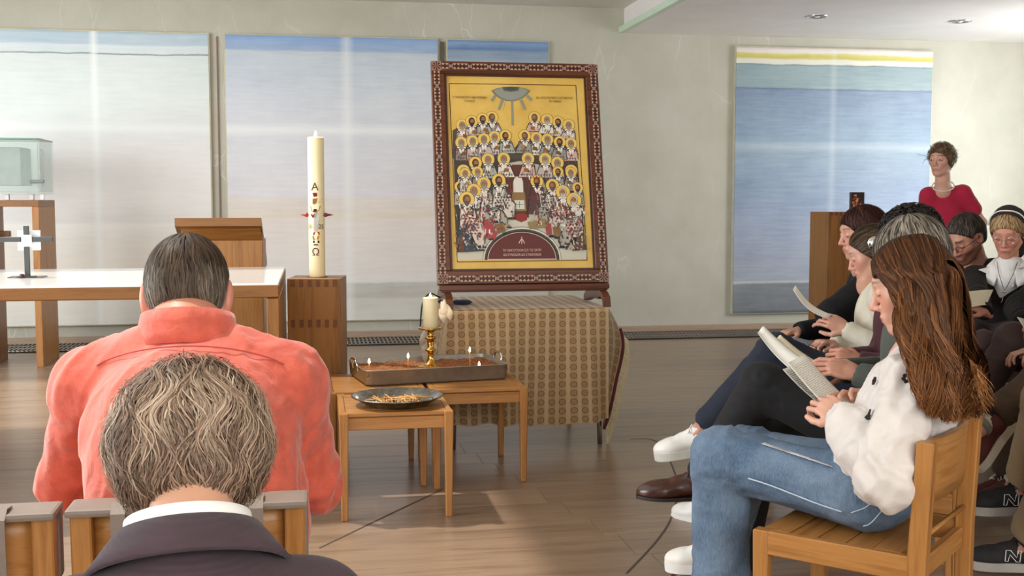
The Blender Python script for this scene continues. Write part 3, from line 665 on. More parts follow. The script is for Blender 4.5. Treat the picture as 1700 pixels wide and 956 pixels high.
def ptlight(name, loc, e, r=.01):
    d = bpy.data.lights.new(name, 'POINT'); d.energy = e; d.shadow_soft_size = r; d.color = (1, .62, .3); o = bpy.data.objects.new(name, d); COL.objects.link(o); o.location = loc
ptlight('candle_light', (q[0], q[1] - .0, zc0 + 65 * k + hp_ + .03), .5); ptlight('candle_light', (cx, cy, zs + hc + .05), .5)

# round tray with loose tapers
q = PZ(660, 668, .432); rt_w = 76 * float(proj(q)[2]) / F
t = thing('round_metal_tray', 'worn round metal tray on the front stool, heaped with tapers', 'tray', (q[0], q[1], .4265))
R_ = rt_w
m_tin, nt, bs = new_mat('tarnished_tin'); v = coords(nt); n = noise(nt, v, 22, 6, .7)
nt.links.new(ramp(nt, n, [(.3, '#4c4a42'), (.5, '#85827a'), (.7, '#b9b6ab')]), bs.inputs['Base Color']); bs.inputs['Metallic'].default_value = .9
nt.links.new(ramp(nt, n, [(.3, '#a0a0a0'), (.7, '#505050')]), bs.inputs['Roughness']); bump(nt, n, bs, .15, .003)
link('dish', lathe([(0, 0), (R_ * .66, 0), (R_ * .72, .006), (R_ * .98, .034), (R_, .034), (R_, .038), (R_ * .97, .038), (R_ * .70, .011), (R_ * .64, .005), (0, .005)], 56), m_tin, t)
m_bw = plain('beeswax_stick', '#c69352', .45); m_bw2 = plain('pale_beeswax_stick', '#dcb274', .45)
tap_me = tube([(-.068, 0, 0), (.068, 0, 0)], .0027, 6)
for i in range(46):
    x = (rng.random() - .5) * R_ * 1.15; y = (rng.random() - .5) * R_ * .36; lay = i // 16
    if i < 40: a = PI / 2 + rng.normal(0, .22)
    else: a = rng.normal(.1, .25)
    o = link('loose_taper', tap_me, None, None); o.data = tap_me
    o.location = (q[0] + x * .8, q[1] + y, .4265 + .0095 + lay * .0062 + rng.random() * .002); o.rotation_euler = (0, rng.normal(0, .02), a)
    tag(o, 'thin unlit beeswax taper lying in the heap on the round metal tray', 'taper', 'unlit tapers heaped on the round tray')
tap_me.materials.append(m_bw)

# ================================================================== ICON TABLE, CLOTH AND ICON
zt_ = .70
fl_, fr_ = PZ(742, 516, zt_), PZ(1011, 513, zt_); yT0 = float((fl_[1] + fr_[1]) / 2); xT0, xT1 = float(fl_[0]), float(fr_[0]); dT = .78
t = thing('folding_table', 'folding table with metal legs hidden under the patterned cloth', 'table', ((xT0 + xT1) / 2, yT0 + dT / 2, 0))
wT = xT1 - xT0
link('tabletop', box((wT - .02, dT - .02, .03), (0, 0, zt_ - .02), .004), plain('table_laminate', '#b9ae9e', .5), t)
for sx in (-1, 1):
    for sy in (-1, 1): link('leg', tube([(sx * (wT / 2 - .03), sy * (dT / 2 - .03), 0), (sx * (wT / 2 - .05), sy * (dT / 2 - .05), zt_ - .035)], .013, 10), M['chrome'], t)
# cloth: top, front, left side, flaring right side
m_cl, nt, bs = new_mat('rosette_tablecloth')
uvn = nt.nodes.new('ShaderNodeUVMap'); uvn.uv_map = 'UV'; sxy = nt.nodes.new('ShaderNodeSeparateXYZ'); nt.links.new(uvn.outputs[0], sxy.inputs[0])
PX, PYy = .0515, .0435      # rosette spacing in metres
def cell(s, p): return math_n(nt, 'SUBTRACT', math_n(nt, 'FRACT', math_n(nt, 'DIVIDE', s, p)), .5)
cx_ = cell(sxy.outputs[0], PX); cy_ = cell(sxy.outputs[1], PYy)
ex = math_n(nt, 'MULTIPLY', cx_, PX / .0172); ey = math_n(nt, 'MULTIPLY', cy_, PYy / .016)
r2_ = math_n(nt, 'SQRT', math_n(nt, 'ADD', math_n(nt, 'MULTIPLY', ex, ex), math_n(nt, 'MULTIPLY', ey, ey)))
ang = math_n(nt, 'ARCTAN2', ey, ex); pet = math_n(nt, 'SINE', math_n(nt, 'MULTIPLY', ang, 6.0))
msk = ramp(nt, r2_, [(0, '#b0b0b0'), (.2, '#8a8a8a'), (.30, '#ffffff'), (.42, '#7a7a7a'), (.62, '#808080'), (.74, '#ffffff'), (.95, '#ffffff'), (1.0, '#000000')])
msk = math_n(nt, 'MULTIPLY', msk, math_n(nt, 'MULTIPLY_ADD', pet, .10, .78))
stripe = ramp(nt, math_n(nt, 'ABSOLUTE', cx_), [(.30, '#000000'), (.36, '#ffffff')])
base = mixc(nt, stripe, '#ac8f66', '#bfa67f'); base = mixc(nt, math_n(nt, 'MULTIPLY', noise(nt, coords(nt), 40, 3), .35), base, '#9a7c50')
nt.links.new(mixc(nt, math_n(nt, 'MULTIPLY', msk, .95), base, '#6b3f22'), bs.inputs['Base Color']); bs.inputs['Roughness'].default_value = .8; bs.inputs['Sheen Weight'].default_value = .15
bump(nt, noise(nt, coords(nt), 700, 1), bs, .25, .001)
t = thing('tablecloth', 'cream tablecloth with rows of brown rosettes and fringe, draped on the icon table', 'tablecloth', (xT0, yT0, 0))
def cloth_mesh(fn, uvfn, nu, nv):
    me = grid_me(fn, nu, nv); uv = me.uv_layers['UV']
    for l_ in uv.data:
        l_.uv = uvfn(*l_.uv)
    return me
zb_ = .125; gap = .004
def fold(s, d):     # front panel ripple grows downwards
    x = s * wT
    return d * (.020 * math.sin(x * 14.5 + .6) + .010 * math.sin(x * 31 + 2) + .006 * math.sin(x * 57)) - .02 * d * (1 + math.cos(x * 3.1))
def front(s, t_):
    d = 1 - t_; x = s * wT; z = zb_ + (zt_ + gap - zb_) * t_
    return (x + (.012 * d * math.sin(s * 9)) - (.01 * d if s == 0 else 0), -.006 + fold(s, d) - .01 * (d > 0.02), z + (.010 * math.sin(x * 9) + .006 * math.sin(x * 41)) * d ** 6)
link('front_drop', cloth_mesh(front, lambda a, b: (a * wT + .012, b * (zt_ - zb_)), 110, 46), m_cl, t)
link('top_cloth', cloth_mesh(lambda s, q_: (s * wT, -.006 + q_ * (dT + .01), zt_ + gap + .0015), lambda a, b: (a * wT + .012, (zt_ - zb_) + b * dT), 20, 10), m_cl, t)
def leftd(s, t_):
    d = 1 - t_; y = s * dT; z = zb_ + .03 + (zt_ + gap - zb_ - .03) * t_
    x = -.02 * d - d * (.03 * math.sin(y * 19 + 1) + .045 * (1 - s)) - .055 * math.sin(s * PI * .5) * d
    if s == 0: x, yy = front(0, t_)[0], front(0, t_)[1]
    else: yy = y
    return (x, yy, z if s > 0 else front(0, t_)[2])
link('left_drop', cloth_mesh(leftd, lambda a, b: (.012 - a * dT, b * (zt_ - zb_)), 60, 40), m_cl, t)
# right side: hem runs outward and down from the top edge
hem_px = [(1012, 513), (1028, 545), (1033, 572), (1029, 600), (1022, 630), (1016, 660), (1009, 690), (1001, 712)]
hem = [PY(u, v, yT0 + .16 - .14 * (i / 7)) - np.array([xT0, yT0, 0]) for i, (u, v) in enumerate(hem_px)]
hem = smoothpts(hem, 6); nh = len(hem) - 1
def rightd(s, t_):
    k = t_ * nh; i = min(int(k), nh - 1); fpt = hem[nh - i] * (1 - (k - i)) + hem[nh - i - 1] * (k - i)
    a = np.array(front(1, t_)); p = a * (1 - s) + fpt * s
    p = p + np.array([0, .05 * math.sin(s * PI) * (1 - t_), 0]); return p
link('right_drop', cloth_mesh(rightd, lambda a, b: (wT + .012 + a * .10, b * (zt_ - zb_)), 14, 42), m_cl, t)
m_hem = cloth('dark_red_hem', '#5a1a22'); m_fr = cloth('cream_fringe', '#d6c8a4')
bm = bmesh.new(); tube([h + np.array([.0035, -.004, 0]) for h in hem[6:]], .0085, 6, bm); link('hem_stripe', bm_me(bm, 'hem', True), m_hem, t)
bm = bmesh.new()
for i in range(8, nh):
    for r_ in range(3):
        h = hem[i] * (1 - r_ / 3) + hem[min(i + 1, nh)] * (r_ / 3); ln = .07 + .02 * rng.random()
        ox = .045 * (1 - .45 * i / nh) + .012 * rng.random(); tube([h, h + np.array([ox * .7, 0, -ln * .35]), h + np.array([ox * .8, -.002, -ln])], .0028, 4, bm)
link('fringe', bm_me(bm, 'fringe'), m_fr, t, kind='stuff')

# pale dried leaves behind the brass candlestick
q = PY(712, 580, yT0 - .12); t = thing('dried_rose', 'pale dried rose with drooping leaves hanging by the left edge of the cloth', 'dried flower', (q[0], q[1], 0))
m_lf = cloth('dry_grey_leaf', '#b5ac98', .2); m_pt = cloth('cream_petal', '#e6dcc4', .1)
def leaf(name, u, v, u2, v2, wd, m):
    a = PY(u, v, q[1]) - np.array([q[0], q[1], 0]); b = PY(u2, v2, q[1] - .02) - np.array([q[0], q[1], 0]); ax = b - a; pn = np.cross(ax, [0, 1, 0]); pn = pn / np.linalg.norm(pn)
    def f(s, t_): return a + ax * s + pn * (t_ - .5) * wd * math.sin(PI * (.04 + .92 * s)) ** .8 + np.array([0, -.02 * math.sin(PI * s) + .012 * abs(t_ - .5), 0])
    link(name, grid_me(f, 8, 4), m, t)
for a_ in [(706, 548, 699, 575), (708, 560, 703, 590), (712, 555, 716, 592), (704, 570, 708, 605), (716, 565, 722, 588)]: leaf('leaf', *a_, .036, m_lf)
for a_ in [(733, 500, 741, 528), (738, 497, 734, 530), (742, 505, 748, 532), (730, 512, 738, 536)]: leaf('petal', *a_, .032, m_pt)
stx = lambda u, v: PY(u, v, q[1]) - np.array([q[0], q[1], 0])
link('stem', tube([stx(738, 520), stx(727, 545), stx(712, 552), stx(705, 600), stx(706, 640)], .0025, 6), plain('dry_stem', '#8a7f60', .7), t)
# blue thing and black cable behind the icon foot
link('spare', box((.01, .01, .01)), M['black'], None) if False else None

# ------------------------------------------------------------------ the icon
yI = yT0 + .18
bl, br = PY(726, 474, yI), PY(1010, 469, yI); zi = float((bl[2] + br[2]) / 2); WI = float(br[0] - bl[0]); tilt = math.radians(13.5)
# width at the top in pixels fixes nothing more than the height
HI = 1.0
for hh in np.linspace(1.0, 1.5, 501):
    if proj((bl[0], yI + math.sin(tilt) * hh, zi + math.cos(tilt) * hh))[1] < 103: HI = float(hh); break
t = thing('framed_icon', 'large gold-ground icon of seated bishops in inlaid brown frame on a cloth-covered table', 'icon', ((bl[0] + br[0]) / 2, yI, zi))
t.rotation_euler = (-tilt, 0, 0)
MI = Matrix.Translation(t.location) @ Matrix.Rotation(-tilt, 4, 'X')
MIi = MI.inverted()
def toI(u, v):      # photo pixel -> icon plane coordinates (x right from centre, z up from the bottom edge)
    o = MIi @ Vector(C0); d = (MIi.to_3x3() @ Vector(ray(u, v))); k = (-.024 - o.y) / d.y; p = o + d * k; return (p.x, p.z)
print('ICON', WI, HI, 'TL', toI(714, 101), 'TR', toI(985, 104), 'BL', toI(726, 474), 'BR', toI(1010, 469))
hw = WI / 2; fb = WI * .078
M['walnut'] = wood('walnut_frame', '#64341a', '#4a240e', 0, .3, dark='#3a1c0a')
for nm, sz, c in [('frame_rail', (WI, .04, fb), (0, 0, HI - fb / 2)), ('frame_rail', (WI, .04, fb), (0, 0, fb / 2)), ('frame_stile', (fb, .04, HI - 2 * fb), (-hw + fb / 2, 0, HI / 2)), ('frame_stile', (fb, .04, HI - 2 * fb), (hw - fb / 2, 0, HI / 2))]:
    link(nm, box(sz, c, .004), M['walnut'], t)
class Flat:
    """flat painted shapes; each a thin layer just above the last"""
    def __init__(s): s.v = []; s.f = []; s.c = []; s.z = 0.0
    def poly(s, pts, c, z=None):
        z = s.z if z is None else z; b = len(s.v); c = lin(c)
        s.v += [(x, z, y) for x, y in pts]; s.f.append(tuple(range(b, b + len(pts)))); s.c += [c] * len(pts)
    def circ(s, x, y, r, c, n=18, ry=None, z=None, a0=0, a1=360):
        ry = ry or r; s.poly([(x + r * math.cos(math.radians(a0 + (a1 - a0) * i / n)), y + ry * math.sin(math.radians(a0 + (a1 - a0) * i / n))) for i in range(n + (a1 - a0 < 360))], c, z)
    def line(s, a, b, w, c, z=None):
        d = Vector((b[0] - a[0], b[1] - a[1])); n = Vector((-d.y, d.x)).normalized() * w / 2
        s.poly([(a[0] + n.x, a[1] + n.y), (b[0] + n.x, b[1] + n.y), (b[0] - n.x, b[1] - n.y), (a[0] - n.x, a[1] - n.y)], c, z)
    def up(s, k=1): s.z -= 2.2e-5 * k
    def mesh(s, name, parent, m=None, y=0, kind=None):
        me = bpy.data.meshes.new(name); me.from_pydata(s.v, [], s.f); a = me.attributes.new('Col', 'FLOAT_COLOR', 'POINT')
        for i, c in enumerate(s.c): a.data[i].color = (*c, 1)
        bm = bmesh.new(); bm.from_mesh(me); bmesh.ops.triangulate(bm, faces=bm.faces[:])
        for f in bm.faces:
            if f.normal.y > 0: f.normal_flip()
        bm.to_mesh(me); bm.free(); o = link(name, me, m or M['paint'], parent, kind=kind); o.location = (0, y, 0); return o
# mosaic inlay band around the frame
fl2 = Flat(); bw_ = fb * .46; off = fb * .40
def diamond(x, y, r, c, z): fl2.poly([(x - r, y), (x, y - r), (x + r, y), (x, y + r)], c, z)
fl2.poly([(-hw + off - bw_ / 2, off - bw_ / 2), (hw - off + bw_ / 2, off - bw_ / 2), (hw - off + bw_ / 2, off + bw_ / 2), (-hw + off - bw_ / 2, off + bw_ / 2)], '#2c110b', 0)
fl2.poly([(-hw + off - bw_ / 2, HI - off - bw_ / 2), (hw - off + bw_ / 2, HI - off - bw_ / 2), (hw - off + bw_ / 2, HI - off + bw_ / 2), (-hw + off - bw_ / 2, HI - off + bw_ / 2)], '#2c110b', 0)
for sx in (-1, 1):
    X = sx * (hw - off); fl2.poly([(X - bw_ / 2, off), (X + bw_ / 2, off), (X + bw_ / 2, HI - off), (X - bw_ / 2, HI - off)], '#2c110b', -2e-5)
def band(x0, y0, x1, y1, n):
    for i in range(n):
        k = (i + .5) / n; x, y = x0 + (x1 - x0) * k, y0 + (y1 - y0) * k; st = (math.hypot(x1 - x0, y1 - y0) / n) / 2; b = bw_ / 2 * .94
        hz = abs(y1 - y0) < 1e-6
        def P(a, c): return (x + a, y + c) if hz else (x + c, y + a)
        z = -6e-5
        if i % 5 == 2:
            fl2.circ(x, y, b * .62, '#8a6e62', 8, z=z - 2e-5)
            for q_ in (-1, 1): fl2.poly([P(q_ * st, b), P(q_ * st * .25, 0), P(q_ * st, -b)], '#c09478', z)
        else:
            for q_ in (-1, 1):
                fl2.poly([P(-st * .9, q_ * b), P(st * .9, q_ * b), P(0, q_ * b * .12)], '#c09478', z)
            fl2.poly([P(-st * .55, 0), P(0, -b * .5), P(st * .55, 0), P(0, b * .5)], '#4a160e', z - 2e-5)
nbx = 39; nby = 57; e = off + fb * .35
band(-hw + e, off, hw - e, off, nbx); band(-hw + e, HI - off, hw - e, HI - off, nbx)
band(-hw + off, e, -hw + off, HI - e, nby); band(hw - off, e, hw - off, HI - e, nby)
for sx in (-1, 1):
    for yy in (off, HI - off):
        X = sx * (hw - off); r = fb * .36; fl2.poly([(X - r, yy - r), (X + r, yy - r), (X + r, yy + r), (X - r, yy + r)], '#96705e', -1e-4)
        for k in range(8):
            a = k * PI / 4; fl2.poly([(X, yy), (X + r * .95 * math.cos(a - .22), yy + r * .95 * math.sin(a - .22)), (X + r * .95 * math.cos(a + .22), yy + r * .95 * math.sin(a + .22))], '#3a120c', -1.3e-4)
fl2.mesh('inlay_band', t, y=-.0212)
link('inner_moulding', boxes([dict(size=(WI - 2 * fb + .004, .012, .010), c=(0, -.012, fb + .004)), dict(size=(WI - 2 * fb + .004, .012, .010), c=(0, -.012, HI - fb - .004)),
     dict(size=(.010, .012, HI - 2 * fb), c=(-hw + fb + .004, -.012, HI / 2)), dict(size=(.010, .012, HI - 2 * fb), c=(hw - fb - .004, -.012, HI / 2))]), plain('dark_moulding', '#3c1a0e', .35), t)
m_gd, nt, bs = new_mat('gold_ground'); n = noise(nt, coords(nt), 7, 5, .6)
nt.links.new(ramp(nt, n, [(.3, '#cfa545'), (.7, '#e0bc62')]), bs.inputs['Base Color']); bs.inputs['Roughness'].default_value = .42
link('gold_panel', box((WI - 2 * fb + .01, .02, HI - 2 * fb + .01), (0, .002, HI / 2)), m_gd, t)
YP = -.0085
# painted scene
A = Flat(); ix = lambda u, v: toI(u, v)
def P_(lst): return [ix(u, v) for u, v in lst]
k1 = WI / 284.0     # metres per pixel on the icon
# field line
rect = [(746, 137), (957, 140), (976, 431), (760, 434)]; rc_ = P_(rect)
for i in range(4): A.line(rc_[i], rc_[(i + 1) % 4], 1.3 * k1, '#3a2418')
A.up()
# glory and rays
gx, gy = ix(849, 143)
def seg(cu, cv, r, a0, a1, n=14): return [(cu + r * math.cos(math.radians(a0 + (a1 - a0) * i / n)), cv + r * math.sin(math.radians(a0 + (a1 - a0) * i / n))) for i in range(n + 1)]
for (u1, v1, u2, v2, w_) in [(823, 157, 817, 166, 5), (835, 164, 829, 181, 5), (851, 165, 852, 207, 4.2), (866, 164, 873, 181, 5), (876, 157, 884, 165, 5)]: A.line(ix(u1, v1), ix(u2, v2), w_ * k1, '#8b8975')
for (u1, v1, u2, v2) in [(825, 158, 820, 168), (840, 165, 836, 182), (863, 165, 868, 182), (874, 159, 881, 168)]: A.line(ix(u1, v1), ix(u2, v2), 1.0 * k1, '#b59a4e')
A.up()
lens = lambda s, c: A.poly(P_([(849 + s * x, 150 + s * y) for x, y in [(-33, -1), (-24, -5), (-12, -7.5), (0, -8), (12, -7.5), (24, -5), (33, -1), (27, 6), (19, 12), (8, 16), (0, 17), (-8, 16), (-19, 12), (-27, 6)]]), c)
lens(1, '#77765f'); A.up(); lens(.86, '#8b8f85'); A.up()
A.poly(P_([(834, 143), (849, 142), (864, 143), (861, 149), (849, 151), (837, 149)]), '#54584f'); A.up()
A.poly(P_([(838, 143.5), (849, 143), (860, 143.5), (856, 147), (849, 148.5), (842, 147)]), '#3f4440'); A.up()
# stepped platform and arcs at the bottom
A.poly(P_([(752, 215), (770, 205), (849, 262), (925, 205), (955, 215), (975, 428), (760, 431)]), '#3d342c'); A.up(); A.poly(P_([(752, 215), (768, 205), (836, 236), (849, 252), (862, 236), (930, 205), (955, 215), (960, 262), (752, 262)]), '#4a4038'); A.up()
A.poly(P_([(815, 330), (830, 272), (864, 266), (896, 272), (912, 330), (915, 380), (815, 380)]), '#b9b29c'); A.up(); A.poly(P_([(838, 350), (840, 280), (852, 272), (872, 272), (884, 280), (886, 350)]), '#5a2c1c'); A.up()
A.poly(P_([(770, 431), (790, 395), (820, 372), (867, 362), (915, 372), (945, 395), (965, 428)]), '#c8c3b0'); A.up()
A.poly(P_([(760, 431), (760, 418), (800, 416), (935, 414), (975, 414), (975, 429)]), '#c8c3b0'); A.up()
cxu, cvv, ru = 867.5, 432, 1.0
def dome(rx, ry, c): A.poly([ix(cxu + rx * math.cos(math.radians(a)), cvv - 1.5 - ry * math.sin(math.radians(a))) for a in range(0, 181, 9)], c); A.up()
dome(66, 56, '#9a937f'); dome(64.5, 54, '#d8d4c6'); dome(62.5, 51.5, '#2c2823'); dome(60.8, 50, '#55503f'); dome(60, 49, '#221a16'); dome(57.5, 46.5, '#cdb6a6'); dome(56.3, 45.5, '#5c1d18')
A.line(ix(811, 430), ix(924, 429), 1.6 * k1, '#cdb6a6'); A.up()
for (a, b) in [((867, 392), (867, 404)), ((866, 396), (862, 403)), ((868, 396), (872, 403))]: A.line(ix(*a), ix(*b), 1.3 * k1, '#d9b9a8')
A.up()
# throne
A.poly(P_([(846, 298), (852, 288), (862, 286), (872, 288), (877, 298), (879, 360), (844, 361)]), '#4e2a1a'); A.up()
A.poly(P_([(853, 300), (856, 292), (866, 292), (869, 300), (870, 322), (853, 322)]), '#d9d5c8'); A.up()
A.poly(P_([(851, 318), (872, 318), (875, 349), (849, 350)]), '#8c6a3a'); A.up(); A.poly(P_([(855, 331), (871, 331), (872, 346), (855, 346)]), '#cfd2c2'); A.up()
A.line(ix(863, 333), ix(863.5, 344), 1 * k1, '#6c7468'); A.line(ix(857, 338.5), ix(870, 338.3), 1 * k1, '#6c7468'); A.up()
A.poly(P_([(856, 355), (862, 353), (870, 353), (876, 356), (876, 364), (866, 368), (857, 364)]), '#8d2420'); A.up()
rs = random.Random(3)
ROBE = ['#c9c3b6', '#8e8f88', '#b9aaa2', '#a3a396', '#caa79c', '#8a7d70', '#d6cfc2']
def cross(x, y, r, c, rot=0.0, w=.34):
    for a in (rot, rot + PI / 2): A.line((x - r * math.cos(a), y - r * math.sin(a)), (x + r * math.cos(a), y + r * math.sin(a)), r * w * 1.3, c)
def saint(u, v, sc=1.0, hair=None, robe=None, body=24, front=False, side=0, zbase=0, crown=False, seated=False):
    rb2 = rs.choice(['#c9b7aa', '#b5aca0', '#d3c6b8', '#a9a69a'])
    A.z = zbase; x, y = ix(u, v); k = k1 * sc
    A.circ(x, y + 1 * k, 10.6 * k, '#6b4a1c', 20); A.up(); A.circ(x, y + 1 * k, 10.0 * k, '#e2bd5c', 20); A.up()
    rb = robe or rs.choice(ROBE); dk = '#2b2422'; hc_ = hair or rs.choice(['#8d8474', '#a79c8a', '#5b4a3a', '#3a2a20', '#948a7c', '#c0b8a8'])
    bd = body * k; lean = side * 3 * k
    A.poly([(x - 5 * k, y - 5 * k), (x - 10.6 * k, y - 9 * k), (x - 14.5 * k + lean, y - bd), (x + 14.5 * k + lean, y - bd), (x + 10.6 * k, y - 9 * k), (x + 5 * k, y - 5 * k)], dk); A.up()
    A.poly([(x - 4.5 * k, y - 5.5 * k), (x - 9 * k, y - 9.6 * k), (x - 13.4 * k + lean, y - bd + k), (x + 13.4 * k + lean, y - bd + k), (x + 9 * k, y - 9.6 * k), (x + 4.5 * k, y - 5.5 * k)], rb); A.up()
    # folds, pallium and crosses
    if seated:
        sd = side; A.poly([(x - 8 * k * sd, y - 20 * k), (x + 16 * k * sd, y - 26 * k), (x + 24 * k * sd, y - 34 * k), (x + 22 * k * sd, y - bd - 12 * k), (x + 10 * k * sd, y - bd - 12 * k), (x + 2 * k * sd, y - 44 * k), (x - 12 * k * sd, y - 40 * k)], dk); A.up()
        A.poly([(x - 7 * k * sd, y - 21 * k), (x + 15 * k * sd, y - 27 * k), (x + 22.6 * k * sd, y - 35 * k), (x + 20.6 * k * sd, y - bd - 10 * k), (x + 11 * k * sd, y - bd - 11 * k), (x + 4 * k * sd, y - 43 * k), (x - 11 * k * sd, y - 39 * k)], rb2); A.up()
        for q_ in range(26):
            a_, b_ = rs.random(), rs.random(); px_, py_ = x + (-6 + 26 * a_) * k * sd, y - (27 + 8 * a_ + b_ * (bd - 32 if a_ > .6 else 12)) * k; cross(px_, py_, 1.9 * k, rs.choice(['#8f2b2e', '#f0eadc', '#4c4844']), rs.random() * .4, .6)
        A.up()
        for q_ in range(5): A.line((x + (2 + q_ * 4) * k * sd, y - (28 + q_) * k), (x + (10 + q_ * 2.6) * k * sd, y - (bd + 2) * k), .8 * k, rs.choice(['#5b4a3c', '#efe9dc', '#7d4038']))
        A.poly([(x + 9 * k * sd, y - bd - 11 * k), (x + 22 * k * sd, y - bd - 11 * k), (x + 24 * k * sd, y - bd - 14 * k), (x + 12 * k * sd, y - bd - 14 * k)], '#17191d')
    for q_ in range(9):
        fx_ = x + (rs.random() - .5) * 18 * k; fy_ = y - (12 + rs.random() * (body - 14)) * k
        A.line((fx_, fy_), (fx_ + (rs.random() - .5) * 8 * k, fy_ - 7 * k), (.8 + rs.random() * 1.3) * k, rs.choice(['#57504a', '#efe9dc', '#6e4a34', '#7d7468', '#a5564e']))
    A.up()
    A.poly([(x - 7.5 * k, y - 7 * k), (x - 4 * k, y - 6 * k), (x + 2 * k, y - 17 * k), (x - 1.5 * k, y - 18 * k)], '#e9e3d6'); A.poly([(x + 7.5 * k, y - 7 * k), (x + 4 * k, y - 6 * k), (x - 2 * k, y - 17 * k), (x + 1.5 * k, y - 18 * k)], '#e2dacb'); A.up()
    cc = rs.choice(['#1d1a1c', '#1d1a1c', '#232832', '#5c1820'])
    cross(x - 6.2 * k, y - 10.5 * k, 3.5 * k, cc, .6); cross(x + 6.2 * k, y - 10.5 * k, 3.5 * k, cc, 1.0)
    if body > 26:
        cross(x, y - 19.5 * k, 2.6 * k, cc, 0)
        for r_ in range(int((body - 24) / 4)):
            for c_ in range(-2, 3): cross(x + lean + (c_ * 4.4 + (r_ % 2) * 2.2) * k, y - (25 + r_ * 4) * k, 1.7 * k, '#8f2b2e' if front else '#4c4844', 0, .5)
    # a book or scroll in the hands
    if rs.random() < .55: A.up(); bx = x + side * 4 * k; by = y - 17 * k; A.poly([(bx - 4 * k, by - 3 * k), (bx + 3 * k, by - 4 * k), (bx + 4 * k, by + 2 * k), (bx - 3 * k, by + 3 * k)], rs.choice(['#8a5a26', '#6f4a22', '#a37a3a']))
    A.up()
    # hair, head, beard
    A.circ(x, y + .8 * k, 5.4 * k, dk, 14, 6.8 * k); A.up(); A.circ(x, y + 1.2 * k, 4.9 * k, hc_, 14, 6.2 * k); A.up()
    A.circ(x + side * .5 * k, y + .4 * k, 3.7 * k, '#7a4c2c', 12, 4.9 * k); A.up(); A.circ(x + side * .8 * k, y + .8 * k, 2.9 * k, '#a87448', 10, 3.6 * k); A.up()
    A.poly([(x - 3.6 * k, y - 1.2 * k), (x + 3.6 * k, y - 1.2 * k), (x + 2.6 * k, y - 6.5 * k), (x, y - 9 * k), (x - 2.6 * k, y - 6.5 * k)], hc_); A.up()
    A.line((x - 2.4 * k + side * .6 * k, y + 1.5 * k), (x - .6 * k + side * .6 * k, y + 1.6 * k), .7 * k, dk); A.line((x + .6 * k + side * .6 * k, y + 1.6 * k), (x + 2.4 * k + side * .6 * k, y + 1.5 * k), .7 * k, dk)
    A.line((x + side * .8 * k, y + 1.2 * k), (x + side * .8 * k, y - 1 * k), .6 * k, '#5b3018'); A.line((x - 1.4 * k, y - 2 * k), (x + 1.4 * k, y - 2 * k), .6 * k, '#4a2414')
    if crown: A.up(); A.poly([(x - 5 * k, y + 5 * k), (x + 5 * k, y + 5 * k), (x + 6 * k, y + 9.5 * k), (x + 2.5 * k, y + 7 * k), (x, y + 10 * k), (x - 2.5 * k, y + 7 * k), (x - 6 * k, y + 9.5 * k)], '#7a3a1a')
c1 = lambda x, y: (700 + x / 4.781, 90 + y / 4.781); c2 = lambda x, y: (700 + x / 3.984, 280 + y / 3.984)
rows = [
    ([c1(*p) for p in [(325, 560), (400, 530), (488, 512), (562, 497), (900, 499), (1000, 517), (1088, 536), (1172, 560)]], 24, 1.0),
    ([c1(*p) for p in [(318, 700), (408, 688), (497, 672), (582, 655), (668, 645), (822, 645), (916, 662), (1003, 674), (1100, 695), (1190, 706)]], 30, 1.0),
    ([c1(*p) for p in [(335, 925), (430, 862), (530, 835), (655, 828), (848, 828), (985, 832), (1082, 862), (1192, 925)]], 30, 1.05),
    ([c2(*p) for p in [(255, 118), (290, 30), (372, 20), (905, 20), (990, 26), (1035, 125)]], 34, .9),
    ([c2(*p) for p in [(414, 100), (512, 78), (868, 112)]], 44, 1.12),
    ([c2(*p) for p in [(347, 148), (937, 156)]], 50, 1.18),
    ([c2(*p) for p in [(300, 204), (1010, 210)]], 50, 1.25)]
zr = A.z - 1e-4
for ri, (pts, bd, sc) in enumerate(rows):
    for j, (u, v) in enumerate(pts):
        base = zr - ri * 1.05e-3 - (j % 3) * 3.4e-4
        if ri < 1: base = zr - (j % 3) * 3.4e-4
        saint(u, v, sc, body=bd, front=ri >= 5, side=1 if u < 860 else -1, zbase=base, seated=ri >= 4, hair='#2c1a14' if (ri, j) in ((0, 1), (1, 8)) else None,
              robe=('#d8cfc6' if ri >= 5 else None))
u, v = c2(764, 84); saint(u, v, 1.05, hair='#2c1a14', robe='#5a2020', body=52, side=-1, zbase=zr - 4.9e-3, crown=True)
A.z = zr - 9.5e-3
for (pts, c) in [([(760, 385), (775, 372), (782, 400), (800, 416), (770, 418)], '#2b3442'), ([(800, 366), (812, 362), (826, 385), (822, 398), (806, 394)], '#a33a3c'),
                 ([(968, 385), (958, 395), (950, 416), (973, 414)], '#5d3a20'), ([(762, 392), (768, 388), (772, 418), (762, 418)], '#54341e'), ([(905, 372), (915, 370), (917, 388), (908, 390)], '#a33a3c'),
                 ([(822, 372), (836, 370), (840, 384), (826, 386)], '#7d5c30'), ([(918, 376), (930, 376), (932, 392), (920, 392)], '#7d5c30'), ([(876, 368), (905, 362), (908, 376), (880, 380)], '#8d7a4a')]:
    A.poly(P_(pts), c); A.up()
for (u, v) in [(815, 396), (838, 386), (845, 376), (924, 394), (940, 404), (800, 414), (958, 412)]: A.poly(P_([(u - 4, v), (u + 4, v - 1), (u + 5, v + 2), (u - 3, v + 2)]), '#17191d')
A.up(4)
